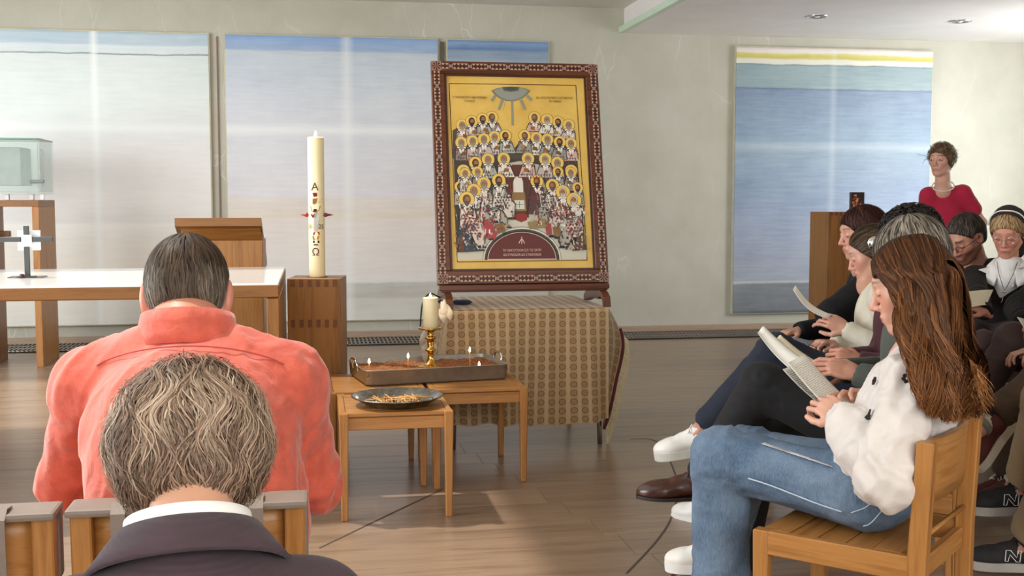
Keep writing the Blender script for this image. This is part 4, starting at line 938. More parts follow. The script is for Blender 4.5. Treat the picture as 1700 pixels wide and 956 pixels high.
for k in range(420):
    lft = k % 2; u_ = 757 + 95 * rs.random() if lft else 884 + 90 * rs.random(); v_ = 338 + 76 * rs.random() ** .9
    if ((u_ - 867.5) / 68) ** 2 + ((v_ - 431) / 60) ** 2 < 1 or v_ < 338 + abs(u_ - (765 if lft else 965)) * .12: continue
    if any(math.hypot(u_ - c2(*q_)[0], v_ - c2(*q_)[1]) < 12 for q_ in [(300, 204), (1010, 210), (347, 148), (937, 156), (414, 100), (868, 112)]): continue
    x_, y_ = ix(u_, v_); c_ = rs.choice(['#8f2b2e', '#efe6d8', '#5d5a54', '#2a2624', '#7a5a34', '#c9beb0', '#a06a5c', '#46586a', '#b8a48c'])
    if k % 3: A.line((x_, y_), (x_ + rs.uniform(-3.5, 3.5) * k1, y_ + rs.uniform(3, 9) * k1), rs.uniform(1.0, 2.4) * k1, c_)
    else: cross(x_, y_, rs.uniform(1.6, 2.4) * k1, c_, rs.random(), .7)
A.mesh('painted_scene', t, y=YP)
def itext(s, size, u, v, m, wid=None):
    x, y = ix(u, v); o = letter(s, size, t, (x, YP - .0098, y), m=m)
    if wid:
        wd = max(vv.co.x for vv in o.data.vertices) - min(vv.co.x for vv in o.data.vertices); o.scale = (wid * k1 / wd, 1, 1)
    return o
m_t1 = plain('brown_icon_lettering', '#6f5222', .5, 0, 0); m_t2 = plain('pale_icon_lettering', '#d9b0a2', .5, 0, 0)
itext('Η ΠΑΝΑΓΙΩΤΑΤΗ ΟΙΚΟΥΜΕΝΙΚΗ', 5 * k1, 780, 162.5, m_t1, 56); itext('ΣΥΝΟΔΟΣ', 4.6 * k1, 780, 168.5, m_t1, 17)
itext('ΚΑΙ ΑΓΙΟΙ ΠΑΤΕΡΕΣ ΤΗΣ ΠΡΩΤΗΣ', 5 * k1, 921, 163.5, m_t1, 62); itext('ΕΝ ΝΙΚΑΙΑ', 4.6 * k1, 922, 169, m_t1, 20)
itext('ΤΟ ΟΜΟΟΥΣΙΟΝ ΣΟΙ ΤΩ ΠΑΤΡΙ', 6 * k1, 867, 417, m_t2, 64); itext('ΚΑΙ ΣΥΝΑΪΔΙΟΝ ΚΑΙ ΣΥΝΘΡΟΝΟΝ', 6 * k1, 867.5, 424.5, m_t2, 62)
# easel stand under the icon
t = thing('icon_stand', 'dark brown wooden stand with curved feet holding up the icon', 'stand', ((bl[0] + br[0]) / 2, yI, zt_ + .006))
hs = zi - zt_ - .006
link('ledge', box((WI * .97, .075, .03), (0, -.005, hs - .02), .004), M['walnut'], t)
link('front_lip', box((WI * .985, .012, .028), (0, -.044, hs - .012), .003), M['walnut'], t)
for sx in (-1, 1):
    pts = [(-.16, 0), (-.13, 0), (-.12, .028), (-.09, .045), (-.05, .045), (-.02, .03), (.12, .03), (.26, .0), (.29, .0), (.29, .03), (.2, hs - .035), (.0, hs - .035), (-.04, hs - .032), (-.10, hs - .04), (-.145, .05)]
    bm = bmesh.new(); Mx = Matrix.Translation((sx * (WI / 2 - .045), 0, 0)) @ Matrix(((0, 0, 1, 0), (1, 0, 0, 0), (0, 1, 0, 0), (0, 0, 0, 1)))
    prism(pts, -.018, .018, bm, Mx); bmesh.ops.recalc_face_normals(bm, faces=bm.faces); bmesh.ops.triangulate(bm, faces=[f for f in bm.faces if len(f.verts) > 4]); link('curved_foot', bm_me(bm, 'foot'), M['walnut'], t)
q = PY(768, 488, yI + .1); t = thing('blue_bundle', 'small dark blue bundle with black cable under the icon stand', 'bundle', (q[0], yI + .12, zt_ + .006))
link('pouch', lathe([(0, 0), (.04, .002), (.055, .012), (.04, .022), (0, .026)], 20), cloth('navy_pouch', '#1f2c4a'), t)
link('cable', tube(smoothpts([np.array(p) for p in [(-.03, 0, .012), (-.11, 0, .035), (-.17, -.02, .06), (-.21, -.03, .01), (-.225, -.04, -.12)]], 6), .004, 6), M['black'], t)

# ================================================================== right-hand pedestal with the small icon
yP = 8.2
a, b = PY(1376, 352, yP), PY(1424, 352, yP); zp = float(a[2])
t = thing('oak_pedestal', 'tall oak box pedestal with finger joints, before the grey-blue painting', 'pedestal', ((a[0] + b[0]) / 2 + .02, yP + .16, 0))
wp = float(b[0] - a[0]) + .05
link('pedestal_body', box((wp, .32, zp), (0, 0, zp / 2), .002), M['oakd'], t)
for k in range(7): link('finger_joint', box((wp * .07, .004, .025), ((k - 3) * wp * .135, -.161, zp - .0135)), M['inlay'], t)
a, b = PY(1413, 347, yP + .1), PY(1436, 319, yP + .1)
t = thing('small_icon', 'small red and gold icon block standing on the oak pedestal', 'icon', ((a[0] + b[0]) / 2, yP + .12, zp))
wi, hi = float(b[0] - a[0]), float(b[2] - zp)
link('block', box((wi, .03, hi), (0, 0, hi / 2), .002), plain('icon_block', '#3b2013', .5), t)
Fq = Flat(); Fq.poly([(-wi / 2 + .006, .006), (wi / 2 - .006, .006), (wi / 2 - .006, hi - .006), (-wi / 2 + .006, hi - .006)], '#2a1a14'); Fq.up(4)
rs2 = random.Random(5)
for k in range(26):
    x, y = (rs2.random() - .5) * wi * .7, .02 + rs2.random() * (hi - .04); Fq.circ(x, y, .004 + rs2.random() * .007, rs2.choice(['#c9772e', '#d89a4c', '#a5322a', '#e0b070', '#7a2a20'])); Fq.up(2)
Fq.poly([(-wi * .3, .01), (wi * .12, .01), (wi * .08, hi * .38), (-wi * .2, hi * .42)], '#a8382e'); Fq.up(); Fq.circ(-wi * .08, hi * .55, .012, '#d79a5c')
Fq.mesh('painted_face', t, y=-.0155)
# ================================================================== BODIES AND CLOTHES: smooth unions of tapered limbs, meshed together
def smin(a, b, k):
    if k <= 0: return np.minimum(a, b)
    h = np.clip(.5 + .5 * (b - a) / k, 0, 1); return b + (a - b) * h - k * h * (1 - h)
def unit(v): v = np.asarray(v, float); return v / (np.linalg.norm(v) + 1e-12)
class Sdf:
    def __init__(s): s.ops = []; s.lo = np.full(3, 1e9); s.hi = -s.lo; s.nz = None
    def _bb(s, lo, hi, add=True):
        if add: s.lo = np.minimum(s.lo, lo); s.hi = np.maximum(s.hi, hi)
        return lo, hi
    def cone(s, a, b, ra, rb, k=.02, flat=None, sub=False):
        a, b = np.asarray(a, float), np.asarray(b, float); r = max(ra, rb)
        lo, hi = s._bb(np.minimum(a, b) - r, np.maximum(a, b) + r, not sub); ab = b - a; L2 = ab @ ab + 1e-12
        def f(X, Y, Z):
            px, py, pz = X - a[0], Y - a[1], Z - a[2]; t = np.clip((px * ab[0] + py * ab[1] + pz * ab[2]) / L2, 0, 1)
            qx, qy, qz = px - t * ab[0], py - t * ab[1], pz - t * ab[2]
            if flat is not None:
                n, sc = flat; d = qx * n[0] + qy * n[1] + qz * n[2]; g = d * (1 / sc - 1); qx, qy, qz = qx + n[0] * g, qy + n[1] * g, qz + n[2] * g
            return np.sqrt(qx * qx + qy * qy + qz * qz) - (ra + (rb - ra) * t)
        s.ops.append(('sub' if sub else 'add', f, lo, hi, k)); return s
    def ell(s, c, rad, R=None, k=.02, sub=False):
        c = np.asarray(c, float); rad = np.asarray(rad, float); R = np.eye(3) if R is None else np.asarray(R); ext = np.sqrt((R ** 2) @ (rad ** 2))
        lo, hi = s._bb(c - ext, c + ext, not sub)
        def f(X, Y, Z):
            px, py, pz = X - c[0], Y - c[1], Z - c[2]; k0 = 0; k1 = 0
            for i in range(3):
                q = (px * R[0, i] + py * R[1, i] + pz * R[2, i]) / rad[i]; k0 = k0 + q * q; k1 = k1 + (q / rad[i]) ** 2
            k0 = np.sqrt(k0); k1 = np.sqrt(k1) + 1e-9; return k0 * (k0 - 1) / k1
        s.ops.append(('sub' if sub else 'add', f, lo, hi, k)); return s
    def cut(s, p, n):      # keep the side the normal points away from
        p, n = np.asarray(p, float), unit(n); s.ops.append(('cut', lambda X, Y, Z: (X - p[0]) * n[0] + (Y - p[1]) * n[1] + (Z - p[2]) * n[2], None, None, 0)); return s
    def field(s, fn): s.ops.append(('disp', fn, None, None, 0)); return s
    def build(s, h, pad=None, slit=None):
        pad = pad or 3 * h + .012; o = s.lo - pad; n = np.ceil((s.hi - s.lo + 2 * pad) / h).astype(int) + 1
        ax = [(o[i] + h * np.arange(n[i])).astype(np.float32) for i in range(3)]; f = np.full(n, .5, np.float32)
        for kind, fn, lo, hi, k in s.ops:
            if lo is None: sl = [slice(0, n[i]) for i in range(3)]
            else:
                m = k + 3 * h + .02; a = np.clip(np.floor((lo - m - o) / h).astype(int), 0, n - 1); b = np.clip(np.ceil((hi + m - o) / h).astype(int) + 1, 1, n); sl = [slice(a[i], b[i]) for i in range(3)]
            X, Y, Z = ax[0][sl[0]][:, None, None], ax[1][sl[1]][None, :, None], ax[2][sl[2]][None, None, :]
            d = fn(X, Y, Z); v = f[sl[0], sl[1], sl[2]]
            if kind == 'add': v = smin(v, d, k)
            elif kind == 'sub': v = -smin(-v, d, k)
            elif kind == 'cut': v = np.maximum(v, d)
            else: v = v + d
            f[sl[0], sl[1], sl[2]] = v
        s.f, s.o, s.h = f, o, h
        return nets(f, o, h)
    def sample(s, P):
        q = (np.asarray(P) - s.o) / s.h; q = np.clip(q, 0, np.array(s.f.shape) - 1.001); i = q.astype(int); t = q - i; r = 0
        for a in (0, 1):
            for b in (0, 1):
                for c in (0, 1):
                    r = r + s.f[i[..., 0] + a, i[..., 1] + b, i[..., 2] + c] * np.abs(1 - a - t[..., 0]) * np.abs(1 - b - t[..., 1]) * np.abs(1 - c - t[..., 2])
        return r
def nets(f, o, h):
    s = f < 0; n = np.array(f.shape); c = np.zeros(n - 1, np.int8)
    for a in (0, 1):
        for b in (0, 1):
            for d in (0, 1): c += s[a:n[0] - 1 + a, b:n[1] - 1 + b, d:n[2] - 1 + d]
    act = (c > 0) & (c < 8); idx = np.argwhere(act); vid = np.full(n - 1, -1, np.int32); vid[act] = np.arange(len(idx)); i, j, k = idx.T
    acc = np.zeros((len(idx), 3)); cnt = np.zeros(len(idx)); cor = [(a, b, d) for a in (0, 1) for b in (0, 1) for d in (0, 1)]
    V = {q: f[i + q[0], j + q[1], k + q[2]] for q in cor}
    for q in cor:
        for ax in range(3):
            if q[ax] == 0:
                r = list(q); r[ax] = 1; r = tuple(r); va, vb = V[q], V[r]; m = (va < 0) != (vb < 0); t = va[m] / (va[m] - vb[m]); p = np.tile(np.array(q, float), (m.sum(), 1)); p[:, ax] = t; acc[m] += p; cnt[m] += 1
    pos = (idx + acc / cnt[:, None]) * h + o; Q = []
    for ax in range(3):
        b, d = (ax + 1) % 3, (ax + 2) % 3; sa = [slice(None)] * 3; sb = [slice(None)] * 3; sa[ax] = slice(0, -1); sb[ax] = slice(1, None)
        A_, B_ = s[tuple(sa)], s[tuple(sb)]; e = np.argwhere(A_ != B_); e = e[(e[:, b] > 0) & (e[:, d] > 0) & (e[:, b] < n[b] - 1) & (e[:, d] < n[d] - 1)]
        if not len(e): continue
        ins = A_[tuple(e.T)]
        def g(db, dd): q = e.copy(); q[:, b] += db; q[:, d] += dd; return vid[tuple(q.T)]
        v0, v1, v2, v3 = g(-1, -1), g(0, -1), g(0, 0), g(-1, 0); qd = np.stack([v0, v1, v2, v3], 1); qd[~ins] = qd[~ins][:, ::-1]; Q.append(qd)
    return pos, np.concatenate(Q)
# lattice noise for folds
_L = rng.random((32, 32, 32)).astype(np.float32)
def vnoise(x, y, z):
    x, y, z = np.broadcast_arrays(x, y, z); x0, y0, z0 = np.floor(x).astype(int), np.floor(y).astype(int), np.floor(z).astype(int); fx_, fy_, fz = x - x0, y - y0, z - z0
    fx_, fy_, fz = fx_ * fx_ * (3 - 2 * fx_), fy_ * fy_ * (3 - 2 * fy_), fz * fz * (3 - 2 * fz); r = 0
    for a in (0, 1):
        for b in (0, 1):
            for c in (0, 1): r = r + _L[(x0 + a) % 32, (y0 + b) % 32, (z0 + c) % 32] * (fx_ if a else 1 - fx_) * (fy_ if b else 1 - fy_) * (fz if c else 1 - fz)
    return r - .5
def folds(P, amp, seed=0, sc=16, along=None, st=.3, ridge=True):
    """fold height at points P; features stretched along a direction"""
    P = P + seed * 3.17; d = unit(along if along is not None else (0, 0, 1)); par = P @ d; Q = P + np.outer(par, d) * (st - 1)
    w_ = vnoise(Q[:, 0] * sc * .5 + 9, Q[:, 1] * sc * .5, Q[:, 2] * sc * .5) * 2.2
    a = vnoise(Q[:, 0] * sc + w_, Q[:, 1] * sc + w_, Q[:, 2] * sc); b = vnoise(Q[:, 0] * sc * 2.1 + 5, Q[:, 1] * sc * 2.1 + w_, Q[:, 2] * sc * 2.1)
    if ridge: a = (.25 - np.abs(a)) * 1.6; b = (.25 - np.abs(b)) * 1.2
    c = vnoise(Q[:, 0] * sc * 3.3 + 11, Q[:, 1] * sc * 3.3 + w_, Q[:, 2] * sc * 3.3); return amp * (a + .5 * b + .10 * (.25 - np.abs(c)))
def vnormals(V, Q):
    n = np.cross(V[Q[:, 2]] - V[Q[:, 0]], V[Q[:, 3]] - V[Q[:, 1]]); N = np.zeros_like(V)
    for i in range(4):
        for c in range(3): N[:, c] += np.bincount(Q[:, i], n[:, c], len(V))
    return N / (np.linalg.norm(N, axis=1, keepdims=True) + 1e-12)
def relax(V, Q, it=1, lam=.5):
    for _ in range(it):
        A_ = np.zeros_like(V); c = np.zeros(len(V))
        for i in range(4):
            for j in (1, 3):
                t_ = Q[:, (i + j) % 4]
                for q in range(3): A_[:, q] += np.bincount(Q[:, i], V[t_, q], len(V))
                c += np.bincount(Q[:, i], minlength=len(V))
        V = V * (1 - lam) + lam * A_ / np.maximum(c, 1)[:, None]
    return V

# ---- ribbons of hair
def strands(name, paths, cols, wd, parent, m, centre=None, taper=.35, kind=None):
    """paths: (n, k, 3); flat ribbons facing outwards from centre"""
    P = np.asarray(paths, float); n, k, _ = P.shape; T = np.gradient(P, axis=1); T /= np.linalg.norm(T, axis=2, keepdims=True) + 1e-9
    O = P - np.asarray(centre)[None, None] if np.ndim(centre) == 1 else P - centre
    S = np.cross(T, O); S /= np.linalg.norm(S, axis=2, keepdims=True) + 1e-9
    tt = np.linspace(0, 1, k); prof = np.clip(np.minimum(1, (1 - tt) * 3), taper, 1) * np.clip(tt * 6 + .3, 0, 1)
    W_ = (np.asarray(wd).reshape(-1, 1) * prof[None])[:, :, None] * .5; a, b = P - S * W_, P + S * W_
    V = np.stack([a, b], 2).reshape(-1, 3); base = (np.arange(n) * k * 2)[:, None] + (np.arange(k - 1) * 2)[None]
    Q = np.stack([base, base + 1, base + 3, base + 2], -1).reshape(-1, 4); C_ = np.repeat(np.asarray(cols), k * 2, axis=0)
    if C_.ndim == 2 and len(cols) == n: pass
    return link(name, np_mesh(V, Q, name, C_), m, parent, kind=kind)
def pal(hexes, n, jit=.12):
    c = np.array([lin(h) for h in hexes]); i = rng.integers(0, len(c), n); t = rng.random((n, 1)); j = rng.integers(0, len(c), n)
    return (c[i] * t + c[j] * (1 - t)) * (1 + jit * rng.normal(size=(n, 1))).clip(.5, 1.6)

M['skin'] = colmat('skin', .45, sss=.12, bmp=.12, bscale=500)
M['hair'] = colmat('hair_strands', .55, spec=.22)
M['eye'] = plain('eye_white', '#e4ddd6', .15, 0, 0); M['iris'] = plain('brown_iris', '#3a2a1e', .1, 0, 0)
M['lens'] = plain('spectacle_lens', '#ffffff', .03, 0, 0, trans=1, ior=1.02)
def frame(f, u):
    f = unit(f); u = np.asarray(u, float); l = unit(np.cross(u, f)); u = np.cross(f, l); return np.stack([f, l, u], 1)      # columns forward, left, up
def rotf(R, yaw=0, pitch=0, roll=0):
    cy_, sy_ = math.cos(yaw), math.sin(yaw); cp, sp_ = math.cos(pitch), math.sin(pitch); cr, sr = math.cos(roll), math.sin(roll)
    Ry = np.array([[cy_, -sy_, 0], [sy_, cy_, 0], [0, 0, 1]]); Rp = np.array([[cp, 0, sp_], [0, 1, 0], [-sp_, 0, cp]]); Rr = np.array([[1, 0, 0], [0, cr, -sr], [0, sr, cr]])
    return R @ Ry @ Rp @ Rr
def ik(a, c, l1, l2, hint):
    a, c = np.asarray(a, float), np.asarray(c, float); d = c - a; L = np.linalg.norm(d); dm = (l1 + l2) * .998
    if L > dm: c = a + d / L * dm; L = dm; d = c - a
    L = max(L, abs(l1 - l2) * 1.05 + 1e-4); x = (l1 * l1 - l2 * l2 + L * L) / (2 * L); y = math.sqrt(max(l1 * l1 - x * x, 0)); u = unit(d); h = np.asarray(hint, float) - a; h = h - u * (h @ u); return a + u * x + unit(h) * y, c

def face_sdf(S, c, R, s, female=True, ear=1.0):
    P = lambda x, y, z: c + R @ (np.array([x, y, z]) * s)
    S.ell(P(-.016, 0, .034), np.array([.094, .073, .080]) * s, R, .02)
    S.ell(P(.022, 0, .01), np.array([.064, .062, .082]) * s, R, .02)
    S.ell(P(.030, 0, -.045), np.array([.052, .050, .062]) * s, R, .02)
    for y in (-1, 1):
        S.cone(P(-.004, y * .050, -.050), P(.060, y * .016, -.094), .020 * s, .016 * s, .025 * s)
        S.cone(P(.048, y * .044, -.012), P(.062, y * .026, -.03), .020 * s, .018 * s, .02 * s)      # cheeks
    S.ell(P(.073, 0, -.093), np.array([.018, .021, .018]) * s, R, .018 * s)
    S.cone(P(.073, -.030, .032), P(.073, .030, .032), .013 * s, .013 * s, .016 * s)                 # brow
    for y in (-1, 1): S.ell(P(.094, y * .030, .010), np.array([.016, .019, .012]) * s, R, .012 * s, sub=True)
    for y in (-1, 1): S.ell(P(.0745, y * .0305, .008), np.array([.0135, .0150, .0125]) * s, R, .006 * s)
    nb_ = .0 if female else .002
    S.cone(P(.082, 0, .020), P(.104 + nb_, 0, -.022), .0075 * s, .0095 * s, .012 * s); S.ell(P(.107 + nb_, 0, -.027), np.array([.0105, .0105, .009]) * s, R, .008 * s)
    for y in (-1, 1): S.ell(P(.094, y * .0125, -.031), np.array([.011, .0070, .0075]) * s, R, .006 * s)
    for y in (-1, 1): S.ell(P(.1005, y * .0065, -.0385), np.array([.005, .0035, .0035]) * s, R, .002 * s, sub=True)
    S.ell(P(.078, 0, -.060), np.array([.019, .028, .022]) * s, R, .014 * s)                      # mouth mound
    S.ell(P(.0905, 0, -.0555), np.array([.0085, .021, .0055]) * s, R, .005 * s); S.ell(P(.0895, 0, -.0665), np.array([.0085, .018, .0062]) * s, R, .005 * s)
    S.cone(P(.100, -.019, -.0608), P(.100, .019, -.0608), .0018 * s, .0018 * s, .003 * s, sub=True)
    for y in (-1, 1):                                                                       # ears
        Re = rotf(R, y * -.25, -.12, 0); e = P(-.012, y * .073, .0 - (ear - 1) * .05); S.ell(e + R @ np.array([0, y * .004 * ear ** 3, 0]) * s, np.array([.019, .009 * ear, .033]) * s * ear, Re, .007 * s); S.ell(e + R @ np.array([.004, y * .006, .003]) * s, np.array([.009, .005, .018]) * s, Re, .004 * s, sub=True)
def skin_col(V, c, R, s, tone, female=True, brow='#3a2a20', beard=None, lips='#b0605a', hairline=None):
    q = ((V - c) @ R) / s; n = len(V); C_ = np.tile(np.array(lin(tone)), (n, 1)); red = np.array(lin('#c56a55'))
    def mixin(w_, col): nonlocal C_; w_ = np.clip(w_, 0, 1)[:, None]; C_ = C_ * (1 - w_) + np.array(col) * w_
    g = lambda x, y, z, r: np.exp(-(((q[:, 0] - x) / r) ** 2 + ((np.abs(q[:, 1]) - y) / r) ** 2 + ((q[:, 2] - z) / r) ** 2))
    mixin(.42 * g(.07, .038, -.022, .026), red); mixin(.35 * g(.108, 0, -.026, .014), red); mixin(.3 * g(-.012, .078, 0, .03), red)
    lip = (np.abs(q[:, 1]) < .0215 - np.abs(q[:, 2] + .061) * .9) & (np.abs(q[:, 2] + .061) < .0085) & (q[:, 0] > .078); mixin(.65 * lip, lin(lips))
    bz = .034 + .004 * np.cos((np.abs(q[:, 1]) - .032) * 60); mixin((.75 if female else .9) * np.exp(-((q[:, 2] - bz) / (.0036 if female else .0052)) ** 4) * np.clip((np.abs(q[:, 1]) - .010) * 250, 0, 1) * np.clip((.052 - np.abs(q[:, 1])) * 120, 0, 1) * (q[:, 0] > .05), lin(brow))
    lash = (np.abs(q[:, 2] - (.0015 - 14 * (np.abs(q[:, 1]) - .0305) ** 2 * -1 * .5)) < .0016) & (np.abs(np.abs(q[:, 1]) - .0305) < .0145) & (q[:, 0] > .066); mixin(.85 * lash, lin('#20140f'))
    if beard:
        w_ = ((q[:, 2] < -.030 - .35 * np.clip(q[:, 0] - .03, -.1, 1) * 0) & (q[:, 0] > -.012)).astype(float) * np.clip((-.022 - q[:, 2]) * 60, 0, 1); w_ *= 1 - lip; w_ *= (q[:, 2] > -.125); w_ *= (q[:, 0] > .0) | (q[:, 2] > -.09); mixin(.75 * w_, lin(beard))
    return C_
def hand(S, w_, d, n, side, s, curl=.5, spread=.12, thumb=.5, curls=None):
    """w_ wrist, d pointing to the fingers, n out of the back of the hand, side +1 when the thumb is on n x d"""
    d = unit(d); n = unit(np.asarray(n, float) - d * (np.asarray(n) @ d)); x = np.cross(n, d) * side     # x towards the thumb
    pc = w_ + d * .047 * s; R = np.stack([d, x, n], 1); S.ell(pc, np.array([.048, .038, .0145]) * s, R, .010 * s); S.cone(w_ - d * .03 * s, w_ + d * .02 * s, .0255 * s, .023 * s, .014 * s, flat=(n, .78))
    L_ = [(.030, .043, .027, .021, .0086), (.0105, .048, .030, .022, .0088), (-.0095, .044, .028, .021, .0084), (-.028, .034, .021, .018, .0076)]
    for i, (off, a, b, c, r) in enumerate(L_):
        cu = curls[i] if curls else curl + .06 * i; p = w_ + d * (.083 - .004 * abs(i - 1)) * s + x * off * s; ang = 0; sp = spread * (1.3 - i) * .6; q = unit(d + x * sp); S.cone(p - q * .02 * s, p, r * 1.12 * s, r * 1.1 * s, .007 * s)
        for ln, f_ in ((a, .8), (b, 1.15), (c, .8)):
            ang += cu * f_; v = q * math.cos(ang) - n * math.sin(ang); e = p + v * ln * s; S.cone(p, e, r * s, r * .9 * s, .0025 * s); p = e; r *= .93
    b = w_ + d * .018 * s + x * .022 * s; m1 = b + unit(d * .75 + x * .75 - n * thumb * .6) * .040 * s; m2 = m1 + unit(d * .95 + x * .2 - n * thumb) * .032 * s; m3 = m2 + unit(d * 1.0 - x * .05 - n * thumb * .9) * .026 * s
    S.cone(b, m1, .0145 * s, .0115 * s, .010 * s); S.cone(m1, m2, .0105 * s, .0098 * s, .004 * s); S.cone(m2, m3, .0098 * s, .0082 * s, .003 * s)

def hair_shell(S, c, R, s, grow=.012, back=.0, low=-.03, front=.075, side=.0):
    P = lambda x, y, z: c + R @ (np.array([x, y, z]) * s)
    S.ell(P(-.018, 0, .036), (np.array([.094, .074, .080]) + grow) * s, R, .02)
    S.ell(P(-.034 - back, 0, .0), (np.array([.074, .070, .078]) + grow) * s, R, .03)
    S.cut(P(front, 0, .05), R @ np.array([1, 0, -.75]))                        # hairline above the forehead
def cap_strands(S, c, R, s, n, k=10, whorl=(-.05, 0, .11), amax=2.3, wave=.0, lift=.002, wd=.0022, cols=None, seed=0, amin=.05, part=None, keep=None, len_=1.0, jit=.05):
    """strands lying over the hair volume S, from the whorl down"""
    g = np.random.default_rng(seed); w0 = unit(R @ np.array(whorl)); a = unit(np.cross(w0, R[:, 1])); b = np.cross(w0, a); cc = c + R @ np.array([-.02, 0, .02]) * s
    phi = g.random(n) * 2 * PI; th0 = amin + (g.random(n) ** .8) * (amax - .35); th1 = np.minimum(th0 + (.35 + .5 * g.random(n)) * len_, amax + .15 * g.random(n)); t = np.linspace(0, 1, k)
    th = th0[:, None] + (th1 - th0)[:, None] * t; ph = phi[:, None] + wave * np.sin(th * 9 + 2.5 * np.sin(phi * 5)[:, None] + g.random(n)[:, None] * 1.2) + jit * g.normal(size=(n, 1)) * t
    D = np.sin(th)[..., None] * (np.cos(ph)[..., None] * a + np.sin(ph)[..., None] * b) + np.cos(th)[..., None] * w0
    lo = np.full(th.shape, .03) * s; hi = np.full(th.shape, .20) * s          # bisect for the surface
    for _ in range(11):
        m = (lo + hi) / 2; ins = S.sample(cc + D * m[..., None]) < 0; lo = np.where(ins, m, lo); hi = np.where(ins, hi, m)
    r = lo + lift * (.3 + g.random((n, 1))) + .0; P = cc + D * r[..., None]; ok = (lo[:, -1] > .035 * s) & (lo[:, 0] > .035 * s)
    if keep is not None: q = ((P - c) @ R) / s; ok &= keep(q)
    P = P[ok]; return P, cc

def HP(u, d, z=.52): p = PD(u, 478, d); p[2] = z; return p
PEOPLE = {}
def human(spec):
    g = spec.get; s = g('s', .93); az = math.radians(g('az')); U_ = np.array([0, 0, 1.]); Fw = np.array([math.cos(az), math.sin(az), 0]); Lf = np.array([-math.sin(az), math.cos(az), 0])
    hip = np.asarray(g('hip'), float); hc_ = np.asarray(g('head'), float); hs = s * g('hs', 1.0); stand = g('stand', False)
    Rh = rotf(frame(Fw, U_), math.radians(g('yaw', 0)), math.radians(g('pitch', 0)), math.radians(g('roll', 0)))
    nb_ = hc_ + Rh @ np.array([-.035, 0, -.075]) * hs; nb_ = nb_ + unit((hip + U_ * .45 * s + Fw * g('nf', -.0)) - nb_) * .075 * s * g('neck', 1.0)
    if g('nb') is not None: nb_ = np.asarray(g('nb'), float)
    T = unit(nb_ - hip); bw = g('bw', 1.0); bd = g('bd', 1.0); curve = g('slump', .03)
    mid = hip * .55 + nb_ * .45 - Fw * curve; chest = hip * .36 + nb_ * .64 - Fw * curve * .7
    Rt = frame(np.cross(Lf, unit(nb_ - mid)) * 1.0, unit(nb_ - mid)); Rt = frame(Rt[:, 0], unit(nb_ - mid)); Rp_ = frame(Fw, unit(mid - hip))
    shw = g('shw', .165) * s * bw; drop = g('drop', .075) * s
    sh = {e: nb_ + Lf * e * shw - unit(nb_ - mid) * drop + Fw * g('shf', .0) for e in (1, -1)}
    for e, key in ((1, 'L'), (-1, 'R')):
        if g('sh' + key) is not None: sh[e] = np.asarray(g('sh' + key), float)
    J = dict(nb=nb_, mid=mid, chest=chest, hip=hip, sh=sh, Rh=Rh, head=hc_, Rt=Rt, Fw=Fw, Lf=Lf, hs=hs, s=s)
    al, fl_ = .285 * s, .255 * s; tl, sl = .435 * s, .425 * s
    arm = {}
    for e, key in ((1, 'L'), (-1, 'R')):
        h = g('hand' + key)
        if h is None: continue
        el = g('elb' + key); el = sh[e] - U_ * .3 * s - Fw * .05 + Lf * e * .12 if el is None else np.asarray(el, float)
        arm[e] = (el, np.asarray(h, float)) if g('fix' + key) else ik(sh[e], h, al, fl_, el)
    leg = {}
    for e, key in ((1, 'L'), (-1, 'R')):
        f_ = g('foot' + key)
        if f_ is None: continue
        kn = g('knee' + key); hp = hip + Lf * e * .085 * s * bw; kn = hp + Fw * .5 + U_ * .3 if kn is None else np.asarray(kn, float); leg[e] = (hp,) + ik(hp, f_, tl, sl, kn)
    J['arm'] = arm; J['leg'] = leg
    org = np.array([hip[0], hip[1], 0.0]); t = thing('person', g('label'), 'person', org, 0, g('group')); J['t'] = t; tone = g('tone', '#c99a80')
    def put(name, VQ, m, cols=None, fold=None, label=None, rel=0, fix=None):
        V, Q = VQ
        if rel: V = relax(V, Q, rel)
        if fold is not None: N = vnormals(V, Q); V = V + N * fold(V)[:, None]
        if fix is not None: V = fix(V)
        return link(name, np_mesh(V - org, Q, name, cols), m, t, label)
    J['put'] = put; J['org'] = org
    far = g('far', 1.0)
    # ---------- body: one continuous figure
    B = Sdf(); fl2_ = lambda n, k_: (n, k_)
    B.ell(hip + U_ * .03, np.array([.105, .15 * bw, .10]) * s * .92, Rp_, .04); B.ell(mid, np.array([.085, .115 * bw, .13]) * s * .95 * bd, Rt, .05); B.ell(chest, np.array([.092 * bd, .125 * bw, .13]) * s * .95, Rt, .05)
    B.cone(sh[1], sh[-1], .038 * s, .038 * s, .03); B.cone(nb_ - unit(nb_ - mid) * .05 * s, hc_ + Rh @ np.array([-.028, 0, -.045]) * hs, .056 * s * g('nk', 1), .053 * s * g('nk', 1), .03)
    for e in arm: B.cone(sh[e], arm[e][0], .042 * s, .035 * s, .03); B.cone(arm[e][0], arm[e][1], .037 * s, .026 * s, .02)
    for e in leg: B.cone(leg[e][0], leg[e][1], .075 * s, .048 * s, .04); B.cone(leg[e][1], leg[e][2], .046 * s, .034 * s, .03); B.cone(leg[e][2], leg[e][2] - U_ * .03 + Fw * .03, .034 * s, .03 * s, .02)
    V1, Q1 = B.build(.011 * far)
    # fine head and neck
    H = Sdf(); face_sdf(H, hc_, Rh, hs, g('female', True), g('ear', 1.0)); skull = hc_ + Rh @ np.array([-.030, 0, -.055]) * hs; H.cone(nb_ - unit(nb_ - mid) * .03 * s, skull, .055 * s * g('nk', 1), .051 * s * g('nk', 1), .022)
    H.cone(nb_ - unit(nb_ - mid) * .04 * s, nb_ - unit(nb_ - mid) * .04 * s + Fw * .03 * s, .06 * s, .06 * s, .03)
